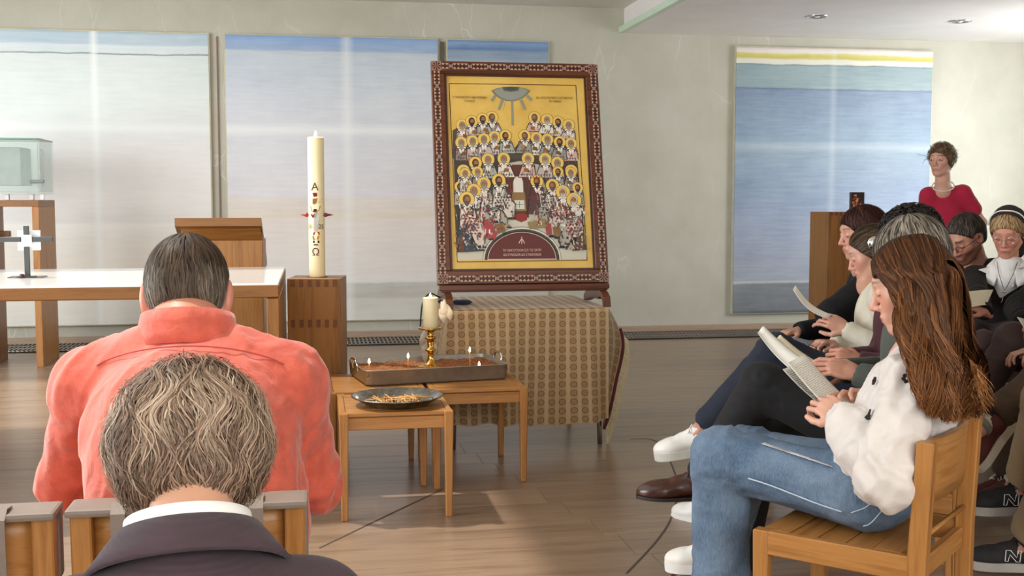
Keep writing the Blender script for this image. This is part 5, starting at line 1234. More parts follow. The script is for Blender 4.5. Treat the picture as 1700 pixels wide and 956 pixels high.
    V2, Q2 = H.build(g('hh', .0034)); V2 = relax(V2, Q2, 1, .35)
    low = (V1 - nb_) @ unit(hc_ - nb_) > .01      # coarse head part is dropped: the fine one takes over
    parts = [(V2, Q2, skin_col(V2, hc_, Rh, hs, tone, g('female', True), g('brow', '#3a2a20'), g('beard'), g('lips', '#b0605a')))]
    keepq = ~low[Q1].any(1); u_, inv = np.unique(Q1[keepq], return_inverse=True); parts.append((V1[u_], inv.reshape(-1, 4), np.tile(np.array(lin(tone)), (len(u_), 1))))
    for e, key in ((1, 'L'), (-1, 'R')):
        if e in arm and g('fh' + key, True) is not False:
            hd = g('hd' + key) or {}; w_ = arm[e][1]; d = hd.get('d'); d = unit(w_ - arm[e][0]) if d is None else unit(d); n = hd.get('n'); n = np.array([0, 0, 1.]) if n is None else n
            A_ = Sdf(); A_.cone(arm[e][0] * .35 + w_ * .65, w_ + d * .004, .031 * s, .0245 * s, .02, flat=(unit(n), .82)); hand(A_, w_, d, n, hd.get('side', -e), s * hd.get('s', 1), hd.get('curl', .5), hd.get('spread', .12), hd.get('thumb', .5), hd.get('curls'))
            V3, Q3 = A_.build(hd.get('h', .0028)); c3 = np.tile(np.array(lin(hd.get('tone', tone))), (len(V3), 1)); tip = np.clip(((V3 - w_) @ d - .08) / .09, 0, 1)[:, None] * .3; c3 = c3 * (1 - tip) + np.array(lin('#c07a66')) * tip; parts.append((V3, Q3, c3))
    off = 0; VV, QQ, CC = [], [], []
    for V, Q, c in parts: VV.append(V); QQ.append(Q + off); CC.append(c); off += len(V)
    link('body', np_mesh(np.concatenate(VV) - org, np.concatenate(QQ), 'body', np.concatenate(CC)), M['skin'], t)
    if g('eyes'):
        for y in (-1, 1):
            p = hc_ + Rh @ np.array([.0800, y * .0305, .0065]) * hs; ey = link('eye', lathe([(0, -.0125 * hs), (.0085 * hs, -.009 * hs), (.012 * hs, 0), (.0085 * hs, .009 * hs), (0, .0125 * hs)], 14), M['eye'], t); ey.location = p - org
            ey.scale = (.8, .95, .52); ey.rotation_euler = (0, 0, math.atan2(Rh[1, 0], Rh[0, 0]))
            ir = link('iris', lathe([(0, .0022), (.003 * hs, .002), (.0052 * hs, 0)], 12), M['iris'], t); ir.matrix_local = Matrix.Translation(Vector(p - org + Rh[:, 0] * .0104 * hs)) @ Matrix.Rotation(math.atan2(Rh[1, 0], Rh[0, 0]), 4, 'Z') @ Matrix.Rotation(PI / 2, 4, 'Y')
    # ---------- clothes
    tp = g('top')
    if tp:
        C_ = Sdf(); x = tp.get('fat', 1.0); sr = tp.get('sr', 1.0)
        C_.ell(chest, np.array([.118 * bd * s * x, .160 * bw * s * x, min(.155 * s * x, .31 * np.linalg.norm(nb_ - hip))]), Rt, .05); C_.ell(mid, np.array([.118 * bd, .150 * bw, .16]) * s * x, Rt, .06)
        hb = hip + U_ * .045 * s; C_.ell(hb, np.array([.130 * bd, .17 * bw, .12]) * s * x, Rp_, .05)
        for e in (1, -1): C_.cone(nb_ - unit(nb_ - mid) * .045 * s + Lf * e * .025 * s, sh[e], .046 * s, .050 * s * sr, .05)
        slv = tp.get('sleeve', 1.0)
        for e in arm:
            a, b = arm[e]
            if slv >= .5:
                w_ = a + (b - a) * ((slv - .5) * 2) * .98; C_.cone(sh[e], a, .056 * s * sr, .050 * s * sr, .04); r2 = .039 * s * sr * tp.get('cuff', 1); C_.cone(a, w_, .050 * s * sr, r2, .03); dv = unit(w_ - a); C_.cone(w_ + dv * r2 * 1.25, w_ + dv * .06, r2 * 1.2, r2 * 1.2, .003, sub=True)
            else: w_ = sh[e] + (a - sh[e]) * slv * 2; C_.cone(sh[e], w_, .054 * s * sr, .056 * s * sr, .03)
        for fn in tp.get('extra', []): fn(C_, J)
        nk = unit(hc_ + Rh @ np.array([-.03, 0, -.06]) * hs - nb_); C_.cone(nb_ + nk * .015 * s, nb_ + nk * .2 * s, .060 * s * tp.get('nr', 1), .075 * s * tp.get('nr', 1), .008, sub=True)
        if 'vneck' in tp: v_ = tp['vneck']; C_.cone(nb_ + Fw * .07 * s + nk * .02, chest + Fw * (.155 * s) - U_ * (v_ - .04), .066 * s, .012, .012, sub=True)
        if hasattr(C_, 'late'): C_.late()
        if tp.get('hem') is not None: C_.cut(hip + U_ * tp['hem'], -U_)
        for e in arm:
            a, b = arm[e]; pass
        VQ = C_.build(tp.get('h', .0075) * far); fa = tp.get('fold', .010); al_ = tp.get('along', (0, 0, 1)); dirs = tp.get('sc', 15)
        def fold(P):
            r = folds(P, fa * .8, g('seed', 1), dirs, al_, .35)
            for e in arm:      # creases round the elbows and armpits
                a = arm[e][0]; w2 = np.exp(-(np.linalg.norm(P - a, axis=1) / .10) ** 2); ax = unit(arm[e][1] - sh[e]); r = r + w2 * fa * .45 * np.sin((P @ ax) * 95 + 14 * vnoise(P[:, 0] * 12 + 30, P[:, 1] * 12 + 30, P[:, 2] * 12)) * (vnoise(P[:, 0] * 9 + 40, P[:, 1] * 9 + 40, P[:, 2] * 9) + .5)
                a = sh[e] - U_ * .08; w2 = np.exp(-(np.linalg.norm(P - a, axis=1) / .08) ** 2); r = r + w2 * folds(P, fa * 1.3, 4, 22, unit(chest - sh[e]), .3)
            return r
        cols = None
        J['top'] = C_; J['topVQ'] = VQ
        put(tp.get('name', 'shirt'), VQ, tp['m'], fold=fold, rel=1)
    bt = g('bottom')
    if bt and leg:
        C_ = Sdf(); wl = bt.get('wide', 1.0); C_.ell(hip + U_ * .02 * s, np.array([.128, .172 * bw, .115]) * s, Rp_, .04)
        for e in leg:
            h, k_, a = leg[e]; C_.cone(h, k_, .094 * s * bt.get('th', 1), .066 * s * (1 + (wl - 1) * .4), .045); w_ = k_ + (a - k_) * bt.get('len', .93); r2 = .052 * s * wl; C_.cone(k_, w_, .066 * s * (1 + (wl - 1) * .4), r2, .03); dv = unit(a - k_); C_.cone(w_ + dv * r2 * 1.3, w_ + dv * (r2 * 1.3 + .02), r2 * 1.2, r2 * 1.2, .003, sub=True)
        for fn in bt.get('extra', []): fn(C_, J)
        VQ = C_.build(bt.get('h', .008) * far); fa = bt.get('fold', .008)
        def fold2(P):
            r = folds(P, fa * .5, 7 + g('seed', 1), 13, Fw, .4)
            for e in leg:
                h, k_, a = leg[e]; w2 = np.exp(-(np.linalg.norm(P - k_, axis=1) / .11) ** 2); r = r + w2 * folds(P, fa * 1.3, 3, 26, Lf, .25)
                w2 = np.exp(-(np.linalg.norm(P - h - U_ * .05, axis=1) / .13) ** 2); r = r + w2 * folds(P, fa * 1.2, 5, 24, Lf, .3)
                w2 = np.exp(-(np.linalg.norm(P - a, axis=1) / .12) ** 2); r = r + w2 * folds(P, fa, 6, 20, Lf, .3)
            return r
        put(bt.get('name', 'trousers'), VQ, bt['m'], fold=fold2, rel=1); J['bot'] = C_
    # ---------- shoes
    for e, key in ((1, 'L'), (-1, 'R')):
        sd_ = g('shoe' + key)
        if sd_ and e in leg: shoe(J, leg[e][2], leg[e][1], sd_, s)
    PEOPLE[g('id')] = J
    print('   sh', {e: [round(float(x)) for x in proj(sh[e])[:2]] for e in sh}); u, v, d = proj(hc_ + Rh @ np.array([-.02, 0, .115]) * hs); print('%-8s crown (%.0f,%.0f) d=%.2f  nb %s  hip %s' % (g('id'), u, v, d, [round(float(x)) for x in proj(nb_)[:2]], [round(float(x)) for x in proj(hip)[:2]]),
          'el', {e: [round(float(x)) for x in proj(arm[e][0])[:2]] for e in arm}, 'ha', {e: [round(float(x)) for x in proj(arm[e][1])[:2]] for e in arm}, 'kn', {e: [round(float(x)) for x in proj(leg[e][1])[:2]] for e in leg}, 'an', {e: [round(float(x)) for x in proj(leg[e][2])[:2]] for e in leg})
    return J

def shoe(J, ank, knee, d, s):
    """d: dir (toe direction), up, kind, m, sole material"""
    toe = unit(d['dir']); upv = unit(np.asarray(d.get('up', (0, 0, 1)), float)); R = frame(toe, upv); toe, lf, upv = R[:, 0], R[:, 1], R[:, 2]
    o = ank - upv * .078 * s - toe * .055 * s * 1.0; P = lambda x, y, z: o + (toe * x + lf * y + upv * z) * s; k = d.get('kind', 'sneaker')
    S = Sdf(); hgt = .085 if k != 'dress' else .078
    S.ell(P(.035, 0, .048), np.array([.040, .034, .045]) * s, R, .02); S.cone(P(.05, 0, .050), P(.16, .0, .036), .036 * s, .036 * s, .03, flat=(upv, .85)); S.ell(P(.185, -.0, .030), np.array([.062, .046, .036]) * s, R, .03)
    S.cone(P(.05, 0, .055), P(.055, 0, .092), .036 * s, .035 * s, .02); S.cone(P(.075, 0, .075), P(.13, 0, .062), .025 * s, .022 * s, .02)
    if k == 'dress': S.ell(P(.215, 0, .026), np.array([.055, .034, .024]) * s, R, .03)
    S.cut(P(0, 0, .018), -upv); S.cut(P(.05, 0, hgt + .012), upv + .25 * -toe)
    S.cone(P(.047, 0, .085), P(.047, 0, .2), .027 * s, .03 * s, .006, sub=True); V, Q = S.build(.0038); t = J['t']; org = J['org']
    sh_ = link('shoe', np_mesh(relax(V, Q, 1) - org, Q, 'shoe'), d['m'], t)
    tx = .27 if k == 'dress' else .248
    out = [(-.008, 0), (.0, .026), (.03, .036), (.08, .035), (.13, .043), (.18, .050), (.22, .042), (tx - .006, .02), (tx, 0), (tx - .006, -.02), (.22, -.042), (.18, -.048), (.13, -.038), (.08, -.032), (.03, -.035), (.0, -.026)]
    out = [tuple(p_[:2]) for p_ in smoothpts([np.array([*q_, 0.]) for q_ in out + out[:1]], 3)[:-1]]
    Mx = Matrix([[*(toe * s)[i:i + 1], *(lf * s)[i:i + 1], *(upv * s)[i:i + 1], (o - org)[i]] for i in range(3)] + [[0, 0, 0, 1]])
    bm = bmesh.new(); prism(out, -.008, .022, bm, Mx)
    if k == 'dress':
        bm.free(); bm = bmesh.new(); prism(out, .006, .018, bm, Mx); prism([p for p in [(-.006, .026), (.02, .034), (.06, .034), (.06, -.034), (.02, -.034), (-.006, -.026)]], -.012, .006, bm, Mx)
    bmesh.ops.recalc_face_normals(bm, faces=bm.faces); link('sole', bm_me(bm, 'sole', False), d['sole'], sh_)
    bm = bmesh.new(); rows_ = 5
    for i in range(rows_):
        x = .085 + i * .016; z = .1005 - i * .0085; w2 = .019; sg = 1 if i % 2 else -1
        tube([P(x, -w2, z - .010), P(x + .004 * sg, 0, z + .001), P(x, w2, z - .010)], .0026 * s, 5, bm)
        if i < rows_ - 1: tube([P(x, w2 * sg, z - .009), P(x + .009, 0, z - .002), P(x + .016, -w2 * sg, z - .018)], .0022 * s, 5, bm)
    for sg in (-1, 1): tube(smoothpts([P(.085, 0, .100), P(.088, sg * .02, .104), P(.100, sg * .034, .085), P(.095, sg * .012, .096)], 4), .0022 * s, 5, bm)
    for v in bm.verts: v.co -= Vector(org)
    link('laces', bm_me(bm, 'laces', True), d.get('lace', M['white']), sh_)
    if 'sock' in d:
        if isinstance(d['sock'], list):
            up2 = unit(knee - ank)
            for i, m in enumerate(d['sock']):
                a = ank - up2 * .035 + up2 * i * .022; link('sock_band', tube([a - org, a + up2 * .022 - org], .040 * s, 18), m, t)
        else:
            up2 = unit(knee - ank); link('sock', tube([ank - upv * .03 - org, ank - org, ank + up2 * d.get('sl', .07) - org], [.034 * s, .037 * s, .041 * s], 18), d['sock'], t)
    if 'N' in d:      # outlined letter on the side that faces the room
        e = d['N']
        for dx, dz in ((0, 0),):
            p = P(.105, e * .0475, .050); bm = bmesh.new(); q = lambda a, b: p + (toe * a + upv * b) * s * 1.0 + lf * e * (-.004 + .0 * a) * s
            w_, h_ = .021, .019; st = .009
            pts = [(-w_ - .004, -h_), (-w_ + st - .004, -h_), (-w_ + st + .002, h_ * .25), (w_ - st - .002, -h_), (w_, -h_), (w_ + .004, h_), (w_ - st + .004, h_), (w_ - st - .001, -h_ * .25), (-w_ + st + .004, h_), (-w_ - .001, h_)]
            pts = [(a * -e * d.get('flip', 1), b) for a, b in pts]
            tube([q(a, b) - org for a, b in pts], .0014, 4, bm, closed=True); link('side_emblem', bm_me(bm, 'emblem'), M['white'], sh_)
def strip_collar(J, m, name='collar', h=.045, r=.066, open_=.6, flare=1.15, z0=0.0, seg=24, thick=.004, fall=None, rb=None, tilt=None):
    """a turned collar round the neck, open at the throat"""
    s = J['s']; nk = unit(J['head'] + J['Rh'] @ np.array([-.03, 0, -.06]) * J['hs'] - J['nb']); nk = unit(np.array([0, 0, 1]) + J['Fw'] * (tilt if tilt is not None else .35)); R = frame(J['Fw'] - nk * (J['Fw'] @ nk), nk); org = J['org']; rb = rb or r
    def f(a_, b_):
        th = PI + (a_ - .5) * 2 * (PI - open_); pr = [(rb * s, z0 * s), (r * s * .98, (z0 + h) * s), (r * s * 1.10, (z0 + h * .98) * s), (rb * s * flare * 1.05, (z0 + (fall if fall is not None else h * .15)) * s)]
        k = b_ * 3; i = min(int(k), 2); rr_ = pr[i][0] * (1 - k + i) + pr[i + 1][0] * (k - i); zz = pr[i][1] * (1 - k + i) + pr[i + 1][1] * (k - i)
        fr = abs(a_ - .5) * 2; tipd = (fr ** 3) * .02 * s * (b_ > .8); zz -= (fr ** 2) * .02 * s
        return J['nb'] + R[:, 0] * (math.cos(th) * rr_ * .95 + tipd) + R[:, 1] * math.sin(th) * rr_ * 1.05 + R[:, 2] * zz - org
    return link(name, grid_me(f, seg, 9, thick), m, J['t'])
def glasses(J, m):
    Rh, c, s, org = J['Rh'], J['head'], J['hs'], J['org']; P = lambda x, y, z: c + Rh @ (np.array([x, y, z]) * s) - org; bm = bmesh.new()
    for y in (-1, 1):
        tube([P(.098 - .10 * (abs(y * .032 + .021 * math.cos(a)) - .03) ** 2, y * .032 + .021 * math.cos(a), .004 + .016 * math.sin(a)) for a in np.linspace(0, 2 * PI, 18, endpoint=False)], .0014 * s, 5, bm, closed=True)
        tube([P(.094, y * .053, .008), P(.05, y * .072, .010), P(-.01, y * .080, .008), P(-.03, y * .080, -.01)], .0016 * s, 5, bm)
    tube([P(.100, -.011, .006), P(.104, 0, .009), P(.100, .011, .006)], .0014 * s, 5, bm); o = link('spectacles', bm_me(bm, 'specs', True), m, J['t'])
    return o
def paper(label, pts, m, curve=.01, n=12, group=None, name='paper_sheet', thick=.0006, cat='paper'):
    """pts: four corners a b c d (a-b one edge, d-c the other)"""
    a, b, c, d = [np.asarray(p, float) for p in pts]; nn = unit(np.cross(b - a, d - a)); o = (a + b + c + d) / 4
    def f(s_, t_): return a * (1 - s_) * (1 - t_) + b * s_ * (1 - t_) + c * s_ * t_ + d * (1 - s_) * t_ + nn * curve * (math.sin(PI * t_) + .3 * math.sin(2 * PI * s_)) - o
    me = grid_me(f, n, n, thick); t = link(name, me, m, None); t.location = o; return tag(t, label, cat, group)
# ================================================================== THE PEOPLE
def paper_mat(name, base='#f1eee4', ink='#55514c', lines=34, amt=.75, cols=1, head=.9, dark=False):
    m, nt, bs = new_mat(name); uv = nt.nodes.new('ShaderNodeUVMap'); uv.uv_map = 'UV'; sx = nt.nodes.new('ShaderNodeSeparateXYZ'); nt.links.new(uv.outputs[0], sx.inputs[0])
    ln = ramp(nt, math_n(nt, 'FRACT', math_n(nt, 'MULTIPLY', sx.outputs[1], float(lines))), [(.0, '#000000'), (.45, '#000000'), (.5, '#ffffff'), (.85, '#ffffff'), (.9, '#000000')])
    mp = nt.nodes.new('ShaderNodeMapping'); mp.inputs['Scale'].default_value = (46, lines, 1); nt.links.new(uv.outputs[0], mp.inputs[0])
    wd = ramp(nt, noise(nt, mp.outputs[0], 1.0, 1), [(.42, '#000000'), (.5, '#ffffff')])
    mg = math_n(nt, 'MULTIPLY', ramp(nt, sx.outputs[0], [(.07, '#000000'), (.09, '#ffffff'), (.9, '#ffffff'), (.93, '#000000')]), ramp(nt, sx.outputs[1], [(.06, '#000000'), (.08, '#ffffff'), (.70, '#ffffff'), (.71, '#000000'), (.76, '#000000'), (.77, '#ffffff'), (.88, '#ffffff'), (.89, '#000000')]))
    k = math_n(nt, 'MULTIPLY', math_n(nt, 'MULTIPLY', ln, wd), math_n(nt, 'MULTIPLY', mg, amt))
    nt.links.new(mixc(nt, k, base, ink), bs.inputs['Base Color']); bs.inputs['Roughness'].default_value = .7; return m
M['print'] = paper_mat('printed_paper', '#e6e2d6', '#6a655e', 34, .6); M['blank'] = plain('white_paper', '#f0ede4', .7, 0, .01)
M['print2'] = paper_mat('cream_printed_paper', '#ece3c6', '#8a8274', 22, .35)
FL = lambda az: np.array([math.cos(math.radians(az)), math.sin(math.radians(az)), 0.])
def hit(S, u, v, d0, d1, n=400):
    ds = np.linspace(d0, d1, n); P = np.array([PD(u, v, d) for d in ds]); f = S.sample(P); i = np.argmax(f < 0); p = P[i]; e = .006
    N = np.array([S.sample(p + np.eye(3)[k] * e) - S.sample(p - np.eye(3)[k] * e) for k in range(3)]); return p, unit(N)
ti = math.tan

# ---------- the man in coral, from behind
az = CM[2]; Fm = FL(az); Lm = FL(az + 90)
m_coral = cloth('coral_linen', '#cc5c46', .10, 500, .8, .35, .35, c2='#b84c38', scale=26, fold=18)
hipM = np.array([CM[0], CM[1], .52]) + Fm * -.02
headM = PD(312, 490, 2.46)
def coral_extra(C_, J):
    s = J['s']; b = J['mid'] - J['Fw'] * .03; C_.ell(J['chest'] - J['Fw'] * .02 - np.array([0, 0, .03]), np.array([.14, .195, .17]), J['Rt'], .06); C_.ell(J['hip'] + np.array([0, 0, .12]), np.array([.15, .205, .16]), None if False else frame(J['Fw'], (0, 0, 1)), .06)
    for e in (1, -1): C_.cone(J['nb'] - np.array([0, 0, .03]) + J['Lf'] * e * .05, J['sh'][e], .055, .060, .06)
J = human(dict(id='M', label='man in a coral linen shirt, seen from behind, head bowed, seated on the strapped chair', s=1.0, hs=1.03, az=az, hip=hipM, head=headM, yaw=0, pitch=24, female=False, bw=1.13, bd=1.12, shw=.168, nb=PD(312, 552, 2.34), shL=PD(155, 640, 2.36), shR=PD(478, 636, 2.36), slump=.05, nk=1.35, ear=1.22,
    handL=hipM + Fm * .34 + Lm * .08 + np.array([0, 0, .10]), handR=hipM + Fm * .34 - Lm * .08 + np.array([0, 0, .10]), elbL=PD(114, 798, 2.44), elbR=PD(512, 802, 2.44), fixL=1, fixR=1,
    footL=hipM + Fm * .50 + Lm * .14 + np.array([0, 0, -.445]), footR=hipM + Fm * .50 - Lm * .14 + np.array([0, 0, -.445]), tone='#c98a72', hdL=dict(h=.005), hdR=dict(h=.005),
    top=dict(m=m_coral, fat=1.02, sr=1.22, fold=.018, sc=15, along=(.35, 0, 1), extra=[coral_extra], hem=-.03, name='linen_shirt', h=.0062, nr=.85),
    bottom=dict(m=cloth('dark_trousers', '#2b2b30'), fold=.006), shoeL=dict(dir=Fm, m=plain('black_leather', '#191716', .35), sole=M['black'], kind='dress'), shoeR=dict(dir=Fm, m=plain('black_leather', '#191716', .35), sole=M['black'], kind='dress')))
strip_collar(J, m_coral, 'shirt_collar', h=.036, r=.078, rb=.088, flare=1.06, fall=-.034, open_=.3, z0=.002, tilt=.25)
# yoke seam across the back
S_ = J['top']; pts = []
for k in range(25):
    u = 165 + (470 - 165) * k / 24; v = 603 - 28 * math.sin(PI * k / 24) ** .7 + 6
    p, N = hit(S_, u, v, 1.9, 2.8); pts.append(p + N * .009 - J['org'])
link('yoke_seam', tube(pts, .0016, 5), cloth('coral_seam', '#b8473a'), J['t'])
H = Sdf(); hair_shell(H, J['head'], J['Rh'], J['hs'], .005, low=-.03, front=.066); c, R, s = J['head'], J['Rh'], J['hs']
def earcut(Hs, nape=-.058, r=.030):
    for y in (-1, 1): Hs.ell(c + R @ np.array([.004, y * .078, -.004]) * s, np.array([.028, .03, .036]) * s, R, .006, sub=True)
    Hs.cut(c + R @ np.array([-.05, 0, nape]) * s, R @ np.array([.25, 0, -1]))
    Hs.cone(c + R @ np.array([.05, -.1, -.05]) * s, c + R @ np.array([.05, .1, -.05]) * s, .06 * s, .06 * s, .01, sub=True)
earcut(H, -.062); V, Q = H.build(.0036); hb = np.tile(np.array(lin('#33271d')), (len(V), 1)); J['put']('hair', (V, Q), M['hair'], hb)
keepM = lambda q: (q[:, -1, 2] > -.070) & ~((np.abs(q[:, -1, 1]) > .06) & (q[:, -1, 2] < .035) & (q[:, -1, 0] > -.035)) & (q[:, -1, 0] < .075)
P, cc = cap_strands(H, c, R, s, 3400, 8, (-.4, 0, .9), amax=2.35, wave=.02, lift=.0035, seed=3, keep=keepM, len_=.8)
zz = ((P[:, 4] - c) @ R)[:, 2]; cA, cB = pal(['#2c2119', '#3a2c20', '#46362a', '#5a4a3a'], len(P)), pal(['#6c675b', '#8a8678', '#504a3e'], len(P)); tt = np.clip((.03 - zz) * 18, 0, 1)[:, None] * np.clip(np.abs(((P[:, 4] - c) @ R)[:, 1:2]) * 26 - .6, 0.15, 1)
strands('hair_strands', P - J['org'], cA * (1 - tt) + cB * tt, .0024, J['t'], M['hair'], cc - J['org'])

# ---------- the woman in the dark jacket, from behind, nearest to us
az = 97; Fm = FL(az); Lm = FL(az + 90); m_jk = cloth('aubergine_knit', '#46353c', .12, 900, .9, .35, .3, c2='#3a2b31')
nt = m_jk.node_tree; bs = nt.nodes['Principled BSDF']; wv = nd(nt, 'ShaderNodeTexWave', Scale=55, Distortion=1.5, Detail=1); wv.bands_direction = 'Z'; nt.links.new(coords(nt), wv.inputs['Vector']); bump(nt, wv.outputs[1], bs, .25, .002)
headW = PD(316, 766, 1.40); hipW = np.array([headW[0], headW[1], .50]) - Fm * .21
def neck_fill(C_, J): C_.late = lambda: C_.ell(J['nb'] - J['Fw'] * .050 - np.array([0, 0, .028]), np.array([.050, .085, .045]), frame(J['Fw'], (0, 0, 1)), .03)
chW = (hipW[0] + Fm[0] * .02, hipW[1] + Fm[1] * .02)
J = human(dict(id='W2', label='woman with layered brown-grey hair and dark aubergine jacket, seen from behind, nearest to us', s=.93, hs=.97, az=az, hip=hipW, head=headW, pitch=38, bw=.92, shw=.152, drop=.085, slump=.03, nb=PD(314, 915, 1.25),
    handL=hipW + Fm * .32 + Lm * .06 + np.array([0, 0, .10]), handR=hipW + Fm * .32 - Lm * .06 + np.array([0, 0, .10]),
    footL=hipW + Fm * .42 + Lm * .1 + np.array([0, 0, -.43]), footR=hipW + Fm * .42 - Lm * .1 + np.array([0, 0, -.43]), tone='#dba88c', hdL=dict(h=.005), hdR=dict(h=.005),
    top=dict(m=m_jk, fat=1.02, sr=1.05, fold=.003, sc=9, hem=-.06, name='jacket', nr=.68, h=.0065, extra=[neck_fill]), bottom=dict(m=cloth('navy_trousers', '#23242c'), fold=.004),
    shoeL=dict(dir=Fm, m=plain('dark_shoe', '#1d1a1a', .4), sole=M['black'], kind='dress'), shoeR=dict(dir=Fm, m=plain('dark_shoe', '#1d1a1a', .4), sole=M['black'], kind='dress')))
strip_collar(J, m_jk, 'jacket_collar', h=.030, r=.070, rb=.080, flare=1.28, fall=-.012, open_=.45, z0=-.006, tilt=.5, seg=36, thick=.006)
strip_collar(J, cloth('white_cotton', '#f2f1ee', .03), 'blouse_collar', h=.046, r=.060, rb=.062, flare=1.05, fall=.012, open_=.5, z0=-.004, seg=32, tilt=.5)
c, R, s = J['head'], J['Rh'], J['hs']; H = Sdf(); hair_shell(H, c, R, s, .012, back=.004, front=.075)
for y in (-1, 1): H.ell(c + R @ np.array([-.030, y * .036, .006]) * s, np.array([.078, .060, .080]) * s, R, .03)
H.ell(c + R @ np.array([-.060, 0, .012]) * s, np.array([.066, .084, .072]) * s, R, .03)
H.cone(c + R @ np.array([-.06, 0, .15]) * s, c + R @ np.array([.04, 0, .15]) * s, .012 * s, .02 * s, .03, sub=True)
H.cut(c + R @ np.array([-.06, 0, -.086]) * s, R @ np.array([-.1, 0, -1])); H.cone(c + R @ np.array([.06, -.12, -.045]) * s, c + R @ np.array([.06, .12, -.045]) * s, .062 * s, .062 * s, .015, sub=True)
V, Q = H.build(.004); N = vnormals(V, Q); q = (V - c) @ R; V = V + N * (.006 * vnoise(q[:, 0] * 60, q[:, 1] * 60, q[:, 2] * 25))[:, None]
J['put']('hair', (V, Q), M['hair'], np.tile(np.array(lin('#59483b')), (len(V), 1)))
WC = ['#4e3b30', '#715a4a', '#9c826c', '#bfa78e', '#dcc9b2', '#63503f']
for sd_, n_, wv_, lf, ln_ in ((11, 4200, .04, .004, 1.1), (12, 2300, .09, .009, .8)):
    P, cc = cap_strands(H, c, R, s, n_, 11, (-.35, 0, .94), amax=2.45, wave=wv_, lift=lf, seed=sd_, keep=lambda q: (q[:, -1, 2] > -.125) & (q[:, -1, 0] < .10), len_=ln_)
    g_ = np.random.default_rng(sd_); curl = np.linspace(0, 1, 11)[None, :, None] ** 2; ofs = g_.normal(size=(len(P), 1, 3)) * .0035; P = P + ofs * curl
    ph = g_.random((len(P), 1)) * 6.3; tl_ = np.linspace(0, 1, 11)[None]; rad = P - cc; rad /= np.linalg.norm(rad, axis=2, keepdims=True); P = P + rad * (.003 * np.sin(tl_ * 12 + ph) * tl_)[..., None]
    qz = (P[:, 6] - c) @ R; tone_ = np.clip(.5 + 2.2 * vnoise(qz[:, 0] * 25 + 50, qz[:, 1] * 60 + 50, qz[:, 2] * 30 + 50) + .25 * g_.normal(size=len(P)), 0, 1)[:, None]
    mid_ = np.exp(-((qz[:, 2] - .005) / .045) ** 2)[:, None]; col_ = pal(WC[:3], len(P), .12) * (1 - tone_ * mid_) + pal(WC[2:5], len(P), .1) * tone_ * mid_
    strands('hair_strands', P - J['org'], col_ * 1.0, .0016, J['t'], M['hair'], cc - J['org'])
chair('oak chair hidden beneath the woman in the aubergine jacket', chW[0], chW[1], az)

# ---------- the long-haired woman in the white blouse
m_bl, nt, bs = new_mat('white_cotton_blouse'); nt.links.new(ramp(nt, noise(nt, coords(nt), 12, 3), [(.3, '#d6cfc8'), (.7, '#e2dbd5')]), bs.inputs['Base Color']); bs.inputs['Roughness'].default_value = .75; bs.inputs['Sheen Weight'].default_value = .2
bs.inputs['Subsurface Weight'].default_value = .15; bs.inputs['Subsurface Radius'].default_value = (.01, .008, .006); bump(nt, noise(nt, coords(nt), 9, 3, .5, 1.2), bs, .35, .02)
def denim(name, a, b):
    m, nt, bs = new_mat(name); v = coords(nt); n = noise(nt, v, 6, 4, .6); w_ = noise(nt, coords(nt, (400, 400, 60)), 1, 2)
    f = math_n(nt, 'MULTIPLY_ADD', w_, .35, math_n(nt, 'MULTIPLY', n, .7)); nt.links.new(ramp(nt, f, [(.36, a), (.66, b)]), bs.inputs['Base Color']); bs.inputs['Roughness'].default_value = .85; bump(nt, math_n(nt, 'MULTIPLY_ADD', noise(nt, v, 24, 3, .5, 1.2), 2.0, w_), bs, .35, .004); return m
m_jean = denim('blue_denim', '#3f5670', '#74899f')
azA = 138; Fa, La = FL(azA), FL(azA + 90); hipA = np.array([1.395, 2.645, .525]); headA = PD(1512, 474, 2.86)
def blouse_extra(C_, J):
    f_ = FL(CA[2]); l_ = FL(CA[2] + 90); b_ = np.array([CA[0], CA[1], .605]) - f_ * .205; C_.late = lambda: C_.cone(b_ - l_ * .2, b_ + l_ * .2, .080, .080, .01, flat=(f_, .40), sub=True)
    s = J['s']; el = J['arm'][1][0]; C_.cone(J['sh'][1] * .5 + el * .5, el, .052 * s, .066 * s, .03); C_.cone(el, el * .4 + J['arm'][1][1] * .6, .066 * s, .05 * s, .03)
    C_.ell(J['hip'] + np.array([0, 0, .12]) - J['Fw'] * .01, np.array([.125, .15, .09]) * s, frame(J['Fw'], (0, 0, 1)), .05)
wL = PD(1404, 697, 2.86); wR = PD(1455, 680, 3.02)
